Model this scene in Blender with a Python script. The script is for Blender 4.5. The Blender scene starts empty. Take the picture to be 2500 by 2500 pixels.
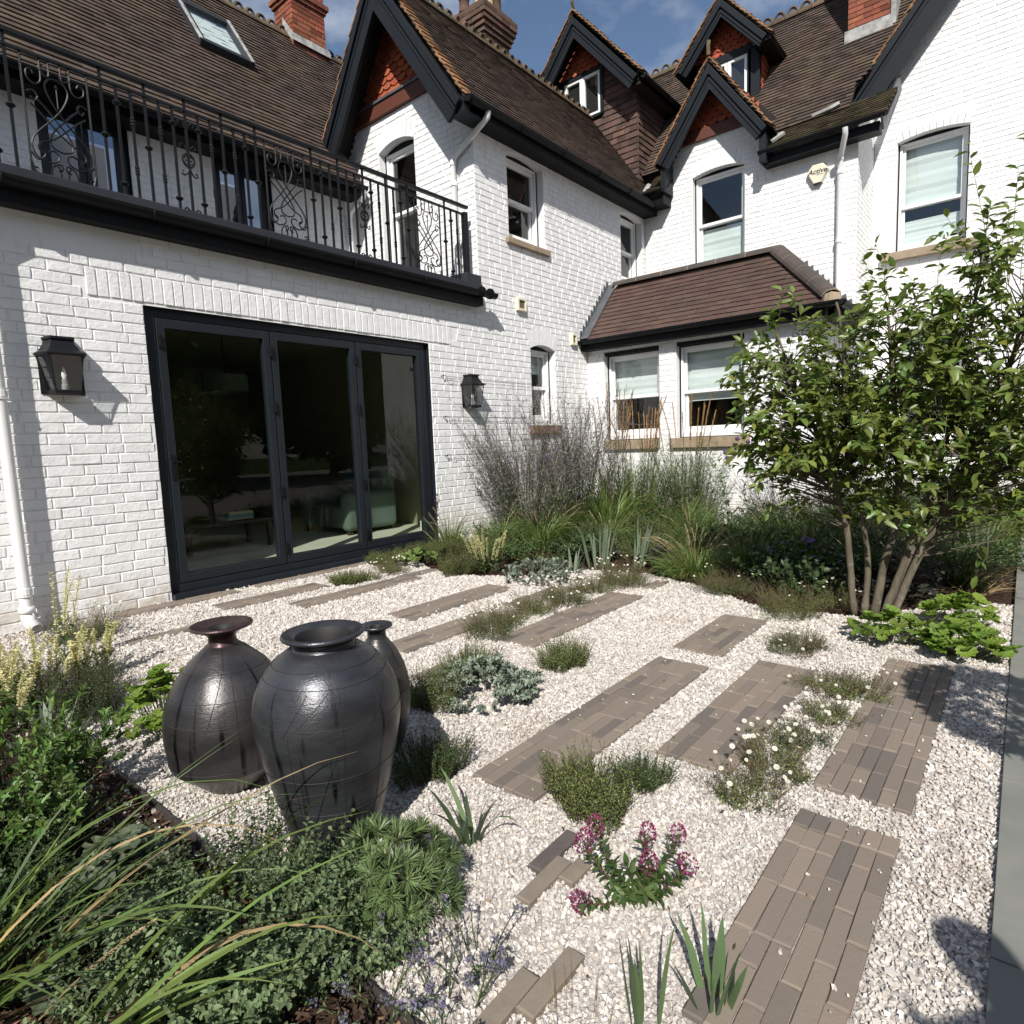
import bpy, bmesh, math, random
import numpy as np
from mathutils import Vector, Matrix
R_ = math.radians
scene = bpy.context.scene
COL = scene.collection

# ---------------------------------------------------------------- camera, sky, sun, exposure
cam_d = bpy.data.cameras.new('camera'); cam = bpy.data.objects.new('camera', cam_d); COL.objects.link(cam)
cam_d.sensor_width = 36; cam_d.lens = 36 * 1507.24 / 2500; cam_d.clip_start = 0.02; cam_d.clip_end = 500
_r, _p, _y = R_(50.1671), R_(-6.26899), R_(-2.22620)
_f = Vector((math.sin(_r) * math.cos(_p), math.cos(_r) * math.cos(_p), math.sin(_p)))
_rt = _f.cross(Vector((0, 0, 1))).normalized(); _up = _rt.cross(_f)
_rr = _rt * math.cos(_y) + _up * math.sin(_y); _uu = -_rt * math.sin(_y) + _up * math.cos(_y)
CAM = Vector((0, -5.26357, 1.20332))
M = Matrix((( _rr.x, _uu.x, -_f.x, CAM.x), (_rr.y, _uu.y, -_f.y, CAM.y), (_rr.z, _uu.z, -_f.z, CAM.z), (0, 0, 0, 1)))
cam.matrix_world = M
scene.camera = cam
SUN = Vector((-0.648, -0.395, 0.652)).normalized()          # towards the sun
world = bpy.data.worlds.new('World'); scene.world = world; world.use_nodes = True
wn = world.node_tree.nodes; wl = world.node_tree.links
for n in list(wn): wn.remove(n)
sky = wn.new('ShaderNodeTexSky'); sky.sky_type = 'NISHITA'; sky.sun_disc = False
sky.sun_elevation = math.asin(SUN.z); sky.sun_rotation = math.atan2(SUN.x, SUN.y)
sky.air_density = 1.0; sky.dust_density = 0.6; sky.ozone_density = 1.6; sky.altitude = 60
bg = wn.new('ShaderNodeBackground'); bg.inputs[1].default_value = 0.08
tc = wn.new('ShaderNodeTexCoord')
mp = wn.new('ShaderNodeMapping'); mp.inputs['Scale'].default_value = (1, 1, 1.8); mp.inputs['Location'].default_value = (0.35, 0.1, 0.2)
n1 = wn.new('ShaderNodeTexNoise'); n1.inputs['Scale'].default_value = 2.3; n1.inputs['Detail'].default_value = 7; n1.inputs['Roughness'].default_value = 0.55
n2 = wn.new('ShaderNodeTexNoise'); n2.inputs['Scale'].default_value = 5.0; n2.inputs['Detail'].default_value = 6
cr = wn.new('ShaderNodeValToRGB'); cr.color_ramp.elements[0].position = 0.47; cr.color_ramp.elements[1].position = 0.60
cr2 = wn.new('ShaderNodeValToRGB'); cr2.color_ramp.elements[0].position = 0.35; cr2.color_ramp.elements[1].position = 0.75
cr2.color_ramp.elements[0].color = (3.4, 3.8, 4.7, 1); cr2.color_ramp.elements[1].color = (7.6, 8.0, 8.8, 1)
mx = wn.new('ShaderNodeMix'); mx.data_type = 'RGBA'
out = wn.new('ShaderNodeOutputWorld')
wl.new(tc.outputs['Generated'], mp.inputs[0]); wl.new(mp.outputs[0], n1.inputs['Vector']); wl.new(mp.outputs[0], n2.inputs['Vector'])
wl.new(n1.outputs[0], cr.inputs[0]); wl.new(n2.outputs[0], cr2.inputs[0])
mm = wn.new('ShaderNodeMath'); mm.operation = 'MULTIPLY'; mm.inputs[1].default_value = 0.9
wl.new(cr.outputs[0], mm.inputs[0]); wl.new(mm.outputs[0], mx.inputs['Factor'])
wl.new(sky.outputs[0], mx.inputs['A']); wl.new(cr2.outputs[0], mx.inputs['B'])
wl.new(mx.outputs['Result'], bg.inputs[0]); wl.new(bg.outputs[0], out.inputs[0])
sl = bpy.data.lights.new('sun', 'SUN'); sl.energy = 4.3; sl.angle = R_(0.53); sl.color = (1.0, 0.955, 0.89)
so = bpy.data.objects.new('sun', sl); COL.objects.link(so); so.rotation_euler = SUN.to_track_quat('Z', 'Y').to_euler(); so.location = SUN * 40
scene.view_settings.view_transform = 'Standard'; scene.view_settings.look = 'None'
scene.view_settings.exposure = 0.50; scene.view_settings.gamma = 1.0; scene.view_settings.use_curve_mapping = False
scene.render.engine = 'CYCLES'
scene.cycles.max_bounces = 7; scene.cycles.transparent_max_bounces = 10; scene.cycles.use_denoising = True

# ---------------------------------------------------------------- materials
MATS = {}
def _nodes(name):
    m = bpy.data.materials.new(name); m.use_nodes = True; MATS[name] = m
    nt = m.node_tree; return m, nt, nt.nodes['Principled BSDF'], nt.nodes['Material Output']
def _node(nt, t, **kw):
    n = nt.nodes.new(t)
    for k, v in kw.items():
        if k in n.inputs: n.inputs[k].default_value = v
        else: setattr(n, k, v)
    return n
def mat(name, col, rough=0.7, metal=0.0, var=0.0, varscale=4.0, col2=None, island=0.0, hue=0.0, bumps=(), spec=0.5, stretch=(1, 1, 1), objrand=0.0, coords='pos', islcol=None):
    """col/col2 mixed by noise; island = brightness spread per mesh island / per object; bumps = ((scale, strength, distance), ...)"""
    m, nt, b, o = _nodes(name); L = nt.links
    geo = _node(nt, 'ShaderNodeNewGeometry'); 
    if coords == 'pos': vec = geo.outputs['Position']
    else: vec = _node(nt, 'ShaderNodeTexCoord').outputs['Object']
    mpn = _node(nt, 'ShaderNodeMapping'); mpn.inputs['Scale'].default_value = stretch; L.new(vec, mpn.inputs[0]); vec = mpn.outputs[0]
    cur = None
    if col2 is not None or var:
        nz = _node(nt, 'ShaderNodeTexNoise', Scale=varscale, Detail=6.0, Roughness=0.6); L.new(vec, nz.inputs['Vector'])
        rp = _node(nt, 'ShaderNodeValToRGB'); rp.color_ramp.elements[0].position = 0.36; rp.color_ramp.elements[1].position = 0.66
        if col2 is None: col2 = tuple(c * (1 - var) for c in col)
        rp.color_ramp.elements[0].color = (*col, 1); rp.color_ramp.elements[1].color = (*col2, 1)
        L.new(nz.outputs[0], rp.inputs[0]); cur = rp.outputs[0]
    rnd = None
    if island or hue or islcol or objrand:
        if objrand: 
            rnd = _node(nt, 'ShaderNodeObjectInfo').outputs['Random']
            if island and objrand < 1:
                ad = _node(nt, 'ShaderNodeMath', operation='ADD'); L.new(rnd, ad.inputs[0]); L.new(geo.outputs['Random Per Island'], ad.inputs[1])
                fr = _node(nt, 'ShaderNodeMath', operation='FRACT'); L.new(ad.outputs[0], fr.inputs[0]); rnd = fr.outputs[0]
        else: rnd = geo.outputs['Random Per Island']
    if islcol:
        rp = _node(nt, 'ShaderNodeValToRGB'); els = rp.color_ramp.elements; rp.color_ramp.interpolation = 'CONSTANT' if len(islcol) > 5 else 'LINEAR'
        while len(els) < len(islcol): els.new(0.5)
        for i, c in enumerate(islcol): els[i].position = i / (len(islcol) - (0 if len(islcol) > 5 else 1)); els[i].color = (*c, 1)
        L.new(rnd, rp.inputs[0])
        if cur is not None:
            mxn = _node(nt, 'ShaderNodeMix', data_type='RGBA', blend_type='MULTIPLY'); mxn.inputs['Factor'].default_value = 1
            L.new(rp.outputs[0], mxn.inputs['A']); L.new(cur, mxn.inputs['B']); cur = mxn.outputs['Result']
        else: cur = rp.outputs[0]
    if island or hue:
        hs = _node(nt, 'ShaderNodeHueSaturation')
        if cur is None: hs.inputs['Color'].default_value = (*col, 1)
        else: L.new(cur, hs.inputs['Color'])
        mr = _node(nt, 'ShaderNodeMapRange'); mr.inputs['To Min'].default_value = 1 - island; mr.inputs['To Max'].default_value = 1 + island
        L.new(rnd, mr.inputs[0]); L.new(mr.outputs[0], hs.inputs['Value'])
        if hue:
            mm_ = _node(nt, 'ShaderNodeMath', operation='MULTIPLY'); mm_.inputs[1].default_value = 7.31; L.new(rnd, mm_.inputs[0])
            fr = _node(nt, 'ShaderNodeMath', operation='FRACT'); L.new(mm_.outputs[0], fr.inputs[0])
            mr2 = _node(nt, 'ShaderNodeMapRange'); mr2.inputs['To Min'].default_value = 0.5 - hue; mr2.inputs['To Max'].default_value = 0.5 + hue
            L.new(fr.outputs[0], mr2.inputs[0]); L.new(mr2.outputs[0], hs.inputs['Hue'])
        cur = hs.outputs[0]
    if cur is None: b.inputs['Base Color'].default_value = (*col, 1)
    else: L.new(cur, b.inputs['Base Color'])
    b.inputs['Roughness'].default_value = rough; b.inputs['Metallic'].default_value = metal; b.inputs['Specular IOR Level'].default_value = spec
    prev = None
    for sc, st, dist in bumps:
        nz = _node(nt, 'ShaderNodeTexNoise', Scale=sc, Detail=5.0, Roughness=0.55); L.new(vec, nz.inputs['Vector'])
        bm_ = _node(nt, 'ShaderNodeBump', Strength=st, Distance=dist); L.new(nz.outputs[0], bm_.inputs['Height'])
        if prev: L.new(prev, bm_.inputs['Normal'])
        prev = bm_.outputs[0]
    if prev: L.new(prev, b.inputs['Normal'])
    return m
def leafmat(name, col, col2=None, island=0.35, hue=0.02, rough=0.5, trans=0.3, spec=0.4, tcol=None):
    m = mat(name, col, rough, island=island, hue=hue, col2=col2, varscale=9, objrand=0.5, spec=spec)
    nt = m.node_tree; b = nt.nodes['Principled BSDF']; o = nt.nodes['Material Output']
    tr = _node(nt, 'ShaderNodeBsdfTranslucent'); ms = _node(nt, 'ShaderNodeMixShader'); ms.inputs[0].default_value = trans
    if b.inputs['Base Color'].links:
        g = _node(nt, 'ShaderNodeHueSaturation', Value=1.35, Saturation=1.15); nt.links.new(b.inputs['Base Color'].links[0].from_socket, g.inputs['Color']); nt.links.new(g.outputs[0], tr.inputs[0])
    else: tr.inputs[0].default_value = (*col, 1)
    nt.links.new(b.outputs[0], ms.inputs[1]); nt.links.new(tr.outputs[0], ms.inputs[2]); nt.links.new(ms.outputs[0], o.inputs[0])
    return m
def glassmat(name, tint=(0.82, 0.86, 0.84), refl=1.0, ior=1.5):
    m, nt, b, o = _nodes(name); nt.nodes.remove(b)
    tr = _node(nt, 'ShaderNodeBsdfTransparent'); tr.inputs[0].default_value = (*tint, 1)
    gl = _node(nt, 'ShaderNodeBsdfGlossy', Roughness=0.0); gl.inputs[0].default_value = (refl, refl, refl, 1)
    # Schlick reflectance that is the same from both sides of the pane
    f0 = ((ior - 1) / (ior + 1)) ** 2; lw = _node(nt, 'ShaderNodeLayerWeight', Blend=0.5); pw = _node(nt, 'ShaderNodeMath', operation='POWER'); pw.inputs[1].default_value = 5.0
    fr = _node(nt, 'ShaderNodeMath', operation='MULTIPLY_ADD'); fr.inputs[1].default_value = 1 - f0; fr.inputs[2].default_value = f0; ms = _node(nt, 'ShaderNodeMixShader')
    nt.links.new(lw.outputs['Facing'], pw.inputs[0]); nt.links.new(pw.outputs[0], fr.inputs[0]); nt.links.new(fr.outputs[0], ms.inputs[0]); nt.links.new(tr.outputs[0], ms.inputs[1]); nt.links.new(gl.outputs[0], ms.inputs[2]); nt.links.new(ms.outputs[0], o.inputs[0])
    return m

PAINT = mat('white_painted_brick', (0.80, 0.80, 0.795), 0.62, col2=(0.74, 0.74, 0.74), varscale=2.2, bumps=((14, 0.55, 0.012), (45, 0.5, 0.007), (120, 0.4, 0.003)), spec=0.25)
MORTAR = mat('white_painted_mortar', (0.78, 0.78, 0.775), 0.7, var=0.06, varscale=3, bumps=((90, 0.4, 0.004),), spec=0.2)
WHITE = mat('white_gloss_paint', (0.82, 0.82, 0.81), 0.35, var=0.03)
PIPE = mat('white_pipe_paint', (0.80, 0.80, 0.79), 0.35, var=0.05, bumps=((60, 0.1, 0.002),))
SLATE = mat('slate_grey_joinery', (0.011, 0.014, 0.018), 0.55, spec=0.25, var=0.2, bumps=((40, 0.1, 0.002),))
DOORGREY = mat('anthracite_door_frame', (0.013, 0.017, 0.022), 0.42, spec=0.35, var=0.12)
BLACK = mat('black_gutter', (0.006, 0.0065, 0.0075), 0.55, spec=0.2, var=0.25, bumps=((25, 0.12, 0.003),))
DARKIN = mat('dark_underside', (0.010, 0.0095, 0.009), 0.8, var=0.2)
LEADGREY = mat('lead_flashing', (0.10, 0.105, 0.115), 0.5, var=0.35, varscale=7, bumps=((18, 0.3, 0.004),))
UPSTAND = mat('grey_membrane', (0.030, 0.033, 0.040), 0.5, spec=0.3, var=0.2, varscale=3)
LEADWHITE = mat('weathered_lead', (0.42, 0.42, 0.40), 0.7, col2=(0.2, 0.2, 0.19), varscale=9, bumps=((30, 0.3, 0.004),))
TILES = mat('old_clay_roof_tiles', (0.085, 0.058, 0.045), 0.85, col2=(0.060, 0.047, 0.040), varscale=1.6, island=0.32, hue=0.012, bumps=((60, 0.4, 0.004),), spec=0.2)
BAYTILES = mat('brown_bay_roof_tiles', (0.088, 0.053, 0.043), 0.8, col2=(0.075, 0.050, 0.042), varscale=1.8, island=0.14, hue=0.006, bumps=((80, 0.3, 0.003),), spec=0.25, objrand=0.5)
HIPTILE = mat('brown_ridge_tiles', (0.085, 0.062, 0.052), 0.8, col2=(0.05, 0.045, 0.038), varscale=6, island=0.15, objrand=0.5, bumps=((60, 0.3, 0.003),))
MOSSY = mat('mossy_roof_tiles', (0.062, 0.045, 0.028), 0.9, col2=(0.045, 0.042, 0.022), varscale=5, island=0.4, bumps=((50, 0.5, 0.006),), spec=0.15)
REDTILE = mat('red_hung_tiles', (0.36, 0.092, 0.045), 0.8, col2=(0.30, 0.075, 0.04), varscale=3, island=0.16, hue=0.008, objrand=0.5, bumps=((70, 0.3, 0.003),), spec=0.2)
VERGE = mat('orange_verge_tiles', (0.30, 0.155, 0.075), 0.85, col2=(0.16, 0.10, 0.06), varscale=8, island=0.3, bumps=((60, 0.4, 0.004),), spec=0.2)
HUNG = mat('brown_hung_tiles', (0.105, 0.062, 0.048), 0.8, col2=(0.075, 0.052, 0.045), varscale=2.5, island=0.35, hue=0.012, bumps=((60, 0.3, 0.003),), spec=0.2)
RIDGE = mat('old_crested_ridge', (0.105, 0.065, 0.042), 0.9, col2=(0.075, 0.07, 0.045), varscale=7, island=0.35, objrand=0.5, bumps=((50, 0.5, 0.006),), spec=0.15)
CHIM = mat('red_chimney_brick', (0.27, 0.085, 0.048), 0.85, col2=(0.17, 0.065, 0.042), varscale=5, island=0.4, hue=0.01, bumps=((60, 0.4, 0.004),), spec=0.2)
CHIMD = mat('sooty_chimney_brick', (0.12, 0.065, 0.045), 0.88, col2=(0.07, 0.055, 0.045), varscale=6, island=0.4, bumps=((60, 0.4, 0.004),), spec=0.2)
CHIMM = mat('chimney_mortar', (0.16, 0.09, 0.06), 0.9, var=0.3, varscale=8)
BUFF = mat('buff_chimney_pot', (0.48, 0.38, 0.22), 0.7, var=0.3, varscale=8)
TIMBER = mat('brown_red_timber', (0.115, 0.032, 0.018), 0.6, col2=(0.085, 0.028, 0.016), varscale=5, stretch=(1, 1, 8), bumps=((30, 0.2, 0.003),))
STONE = mat('buff_stone_sill', (0.34, 0.27, 0.19), 0.85, col2=(0.25, 0.20, 0.14), varscale=9, bumps=((60, 0.35, 0.004),), spec=0.2)
BRICKSILL = mat('worn_brick_sill', (0.28, 0.16, 0.10), 0.85, col2=(0.2, 0.13, 0.09), varscale=12, bumps=((60, 0.35, 0.004),), spec=0.2)
GLASS = glassmat('window_glass', (0.88, 0.91, 0.90), 1.0, 1.85)
DOORGLASS = glassmat('tinted_door_glass', (0.80, 0.85, 0.80), 1.0, 1.5)
SKYGLASS = glassmat('skylight_glass', (0.35, 0.38, 0.42), 1.0, 2.1)
BLIND = mat('pale_window_blind', (0.66, 0.72, 0.71), 0.8, var=0.1, varscale=1.5, stretch=(1, 1, 6))
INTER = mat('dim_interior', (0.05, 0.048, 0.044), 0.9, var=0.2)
IRON = mat('black_wrought_iron', (0.008, 0.0085, 0.010), 0.5, spec=0.3, var=0.2, bumps=((60, 0.1, 0.002),))
IVORY = mat('ivory_plastic', (0.72, 0.68, 0.53), 0.45, var=0.04)
PRINT = mat('black_print', (0.02, 0.02, 0.03), 0.6)

def blend(m, col, scale, lo, hi, zmax=None, stretch=(1, 1, 1), detail=5.0):
    """patches of another colour where a noise is high; zmax keeps them below a height (splash stains)"""
    nt = m.node_tree; b = nt.nodes['Principled BSDF']; L = nt.links; g = _node(nt, 'ShaderNodeNewGeometry'); mp_ = _node(nt, 'ShaderNodeMapping'); mp_.inputs['Scale'].default_value = stretch; L.new(g.outputs['Position'], mp_.inputs[0])
    nz = _node(nt, 'ShaderNodeTexNoise', Scale=scale, Detail=detail, Roughness=0.65); L.new(mp_.outputs[0], nz.inputs['Vector']); mr = _node(nt, 'ShaderNodeMapRange'); mr.inputs['From Min'].default_value = lo; mr.inputs['From Max'].default_value = hi; L.new(nz.outputs[0], mr.inputs[0]); fac = mr.outputs[0]
    if zmax:
        sx = _node(nt, 'ShaderNodeSeparateXYZ'); L.new(g.outputs['Position'], sx.inputs[0]); mz = _node(nt, 'ShaderNodeMapRange'); mz.inputs['From Min'].default_value = zmax; mz.inputs['From Max'].default_value = 0.0; L.new(sx.outputs[2], mz.inputs[0]); mu = _node(nt, 'ShaderNodeMath', operation='MULTIPLY'); L.new(fac, mu.inputs[0]); L.new(mz.outputs[0], mu.inputs[1]); fac = mu.outputs[0]
    mxn = _node(nt, 'ShaderNodeMix', data_type='RGBA'); mxn.inputs['B'].default_value = (*col, 1); L.new(fac, mxn.inputs['Factor']); src = b.inputs['Base Color']
    if src.links: L.new(src.links[0].from_socket, mxn.inputs['A'])
    else: mxn.inputs['A'].default_value = src.default_value[:]
    L.new(mxn.outputs['Result'], src)
for m_ in (PAINT, MORTAR): blend(m_, (0.50, 0.44, 0.35), 7, 0.38, 0.62, 0.42); blend(m_, (0.62, 0.61, 0.58), 3, 0.55, 0.75, None, (6, 6, 0.7))
blend(TILES, (0.16, 0.15, 0.125), 34, 0.64, 0.72); blend(TILES, (0.10, 0.085, 0.05), 2.2, 0.55, 0.75); blend(TILES, (0.23, 0.10, 0.06), 9, 0.71, 0.74); blend(BAYTILES, (0.06, 0.05, 0.035), 6, 0.6, 0.75); blend(HUNG, (0.20, 0.10, 0.06), 5, 0.62, 0.68); blend(RIDGE, (0.20, 0.19, 0.15), 30, 0.6, 0.7)

# ---------------------------------------------------------------- mesh helpers
class MB:
    def __init__(s): s.v = []; s.f = []
    def add(s, vs, fs):
        o = len(s.v); s.v += [tuple(v) for v in vs]; s.f += [tuple(i + o for i in f) for f in fs]; return s
    def quad(s, a, b, c, d): return s.add([a, b, c, d], [(0, 1, 2, 3)])
    def box(s, x0, x1, y0, y1, z0, z1):
        x0, x1 = min(x0, x1), max(x0, x1); y0, y1 = min(y0, y1), max(y0, y1); z0, z1 = min(z0, z1), max(z0, z1)
        return s.add([(x0, y0, z0), (x1, y0, z0), (x1, y1, z0), (x0, y1, z0), (x0, y0, z1), (x1, y0, z1), (x1, y1, z1), (x0, y1, z1)],
                     [(0, 3, 2, 1), (4, 5, 6, 7), (0, 1, 5, 4), (1, 2, 6, 5), (2, 3, 7, 6), (3, 0, 4, 7)])
    def hexa(s, p):  # 8 corner points, bottom 4 then top 4
        return s.add(p, [(0, 3, 2, 1), (4, 5, 6, 7), (0, 1, 5, 4), (1, 2, 6, 5), (2, 3, 7, 6), (3, 0, 4, 7)])
    def beam(s, a, b, w, h, up=(0, 0, 1)):   # bar from a to b, w wide (sideways), h tall (along up), centred
        a = Vector(a); b = Vector(b); d = (b - a).normalized(); up = Vector(up); sd = d.cross(up).normalized() * (w / 2); u = sd.cross(d).normalized() * (h / 2)
        return s.hexa([a - sd - u, b - sd - u, b + sd - u, a + sd - u, a - sd + u, b - sd + u, b + sd + u, a + sd + u])
    def tube(s, pts, r, n=6, cap=True):
        pts = [Vector(p) for p in pts]; k = len(pts); rs = r if hasattr(r, '__len__') else [r] * k
        t0 = (pts[1] - pts[0]).normalized(); ref = Vector((0, 0, 1)) if abs(t0.z) < 0.9 else Vector((1, 0, 0))
        a = t0.cross(ref).normalized(); o = len(s.v)
        for i, p in enumerate(pts):
            t = (pts[min(i + 1, k - 1)] - pts[max(i - 1, 0)]).normalized()
            a = (a - t * a.dot(t)).normalized(); b = t.cross(a)
            for j in range(n):
                q = 2 * math.pi * j / n; s.v.append(tuple(p + (a * math.cos(q) + b * math.sin(q)) * rs[i]))
        for i in range(k - 1):
            for j in range(n):
                s.f.append((o + i * n + j, o + i * n + (j + 1) % n, o + (i + 1) * n + (j + 1) % n, o + (i + 1) * n + j))
        if cap: s.f.append(tuple(o + j for j in reversed(range(n)))); s.f.append(tuple(o + (k - 1) * n + j for j in range(n)))
        return s
    def lathe(s, c, prof, n=32):     # prof: (radius, z) pairs
        o = len(s.v)
        for r, z in prof:
            for j in range(n):
                q = 2 * math.pi * j / n; s.v.append((c[0] + r * math.cos(q), c[1] + r * math.sin(q), c[2] + z))
        for i in range(len(prof) - 1):
            for j in range(n): s.f.append((o + i * n + j, o + i * n + (j + 1) % n, o + (i + 1) * n + (j + 1) % n, o + (i + 1) * n + j))
        return s
    def mesh(s, name):
        me = bpy.data.meshes.new(name); me.from_pydata(s.v, [], s.f); me.update(); return me
    def build(s, name, m, parent=None, smooth=False, bevel=0, recalc=True):
        me = s.mesh(name)
        if recalc:
            bm = bmesh.new(); bm.from_mesh(me); bmesh.ops.recalc_face_normals(bm, faces=bm.faces); bm.to_mesh(me); bm.free()
        return link(name, me, m, parent, smooth, bevel)
def link(name, me, m, parent=None, smooth=False, bevel=0):
    if m is not None:
        if not me.materials: me.materials.append(m)
    o = bpy.data.objects.new(name, me); COL.objects.link(o)
    if parent is not None: put(o, parent)
    if smooth:
        me.polygons.foreach_set('use_smooth', [True] * len(me.polygons))
    if bevel:
        b = o.modifiers.new('bevel', 'BEVEL'); b.width = bevel; b.segments = 2; b.limit_method = 'ANGLE'; b.angle_limit = R_(40)
    return o
ROOTPOS = {}
def put(o, parent):          # meshes are modelled in world coordinates; cancel the parent's own place
    o.parent = parent
    o.matrix_parent_inverse = Matrix.Translation(-ROOTPOS.get(parent.name, Vector((0, 0, 0))))
def npmesh(name, V, F):
    """V (n,3) float, F (m,k) int - one face size"""
    V = np.asarray(V, np.float32); F = np.asarray(F, np.int32)
    me = bpy.data.meshes.new(name); k = F.shape[1]
    me.vertices.add(len(V)); me.vertices.foreach_set('co', V.ravel())
    me.loops.add(F.size); me.loops.foreach_set('vertex_index', F.ravel())
    me.polygons.add(len(F)); me.polygons.foreach_set('loop_start', np.arange(0, F.size, k, dtype=np.int32))
    try: me.polygons.foreach_set('loop_total', np.full(len(F), k, np.int32))
    except Exception: pass
    me.update(calc_edges=True); me.shade_flat(); return me
def thing(name, label, cat, loc=(0, 0, 0), group=None):
    o = bpy.data.objects.new(name, None); COL.objects.link(o); o.location = loc; o.empty_display_size = 0.1
    ROOTPOS[o.name] = Vector(loc); o['label'] = label; o['category'] = cat
    if group: o['group'] = group
    return o
def tag(o, label=None, cat=None, group=None, kind=None):
    if label: o['label'] = label
    if cat: o['category'] = cat
    if group: o['group'] = group
    if kind: o['kind'] = kind
    return o
def stuff(o): o['kind'] = 'stuff'; return o
def gz(y): return 0.045 * min(1, max(0, (y + 3) / 3))
rng = np.random.default_rng(7)

# ---------------------------------------------------------------- wall builder
class Fr:
    """a wall's frame: a along u, z up, d outward along n"""
    def __init__(s, O, u): s.O = Vector(O); s.u = Vector(u); s.n = s.u.cross(Vector((0, 0, 1)))
    def P(s, a, z, d=0.0): return s.O + s.u * a + s.n * d + Vector((0, 0, z))
    def slab(s, mb, a0, a1, z0, z1, d0, d1):
        return mb.hexa([s.P(a0, z0, d0), s.P(a1, z0, d0), s.P(a1, z0, d1), s.P(a0, z0, d1), s.P(a0, z1, d0), s.P(a1, z1, d0), s.P(a1, z1, d1), s.P(a0, z1, d1)])
P1 = Fr((0, 0, 0), (1, 0, 0)); CW = Fr((10.22, 0, 0), (0, -1, 0)); DW = Fr((11.35, 0, 0), (0, -1, 0)); BAY = Fr((8.26, 0, 0), (0, -1, 0))
STRIP = Fr((0, -3.29, 0), (1, 0, 0)); BAYSIDE = Fr((0, -3.3, 0), (1, 0, 0)); GAB = Fr((5.84, 0, 0), (0, -1, 0)); BACK = Fr((0, 2.3, 0), (1, 0, 0))

class Op:
    def __init__(s, a0, a1, z0, z1, rise=0.0, head=0.0): s.a0, s.a1, s.z0, s.z1, s.rise, s.head = a0, a1, z0, z1, rise, head
    def top(s, a, extra=0.0):
        if s.rise <= 0: return s.z1 + extra
        w = (s.a1 - s.a0) / 2; R = (w * w + s.rise ** 2) / (2 * s.rise); c = (s.a0 + s.a1) / 2
        return s.z1 + s.rise - R + math.sqrt(max(0, R * R - min(abs(a - c), w) ** 2)) + extra
    def span(s, z, extra=0.0):
        if z < s.z0: return None
        if z < s.z1 + (extra if s.rise <= 0 else 0): return (s.a0, s.a1)
        if s.rise > 0:
            c = (s.a0 + s.a1) / 2; w = (s.a1 - s.a0) / 2
            if z < s.top(c, extra):
                R = (w * w + s.rise ** 2) / (2 * s.rise) + extra; zc = s.z1 + s.rise - (R - extra)
                h = z - zc
                if h < R: return (max(s.a0, c - math.sqrt(R * R - h * h)), min(s.a1, c + math.sqrt(R * R - h * h)))
        return None
def cut(iv, span):
    res = []
    for a, b in iv:
        if span is None or span[1] <= a or span[0] >= b: res.append((a, b)); continue
        if span[0] > a: res.append((a, span[0]))
        if span[1] < b: res.append((span[1], b))
    return res
UNITBRICK = []
def brick_variants():
    for k in range(10):
        r = random.Random(k); mb = MB()
        def j(s): return r.uniform(-s, s)
        f = [(-0.5 + 0.022 + j(.006), 0.0032 + j(.0010), -0.5 + 0.065 + j(.03)), (0.5 - 0.022 + j(.006), 0.0032 + j(.0010), -0.5 + 0.065 + j(.03)),
             (0.5 - 0.022 + j(.006), 0.0032 + j(.0010), 0.5 - 0.065 + j(.03)), (-0.5 + 0.022 + j(.006), 0.0032 + j(.0010), 0.5 - 0.065 + j(.03))]
        b = [(-0.5, -0.006, -0.5 + j(.03)), (0.5, -0.006, -0.5 + j(.03)), (0.5, -0.006, 0.5 + j(.03)), (-0.5, -0.006, 0.5 + j(.03))]
        mb.add([(x, -y, z) for x, y, z in f + b], [(0, 1, 2, 3), (4, 5, 1, 0), (5, 6, 2, 1), (6, 7, 3, 2), (7, 4, 0, 3)])
        me = mb.mesh('brick'); me.materials.append(PAINT); UNITBRICK.append(me)
brick_variants()
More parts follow.
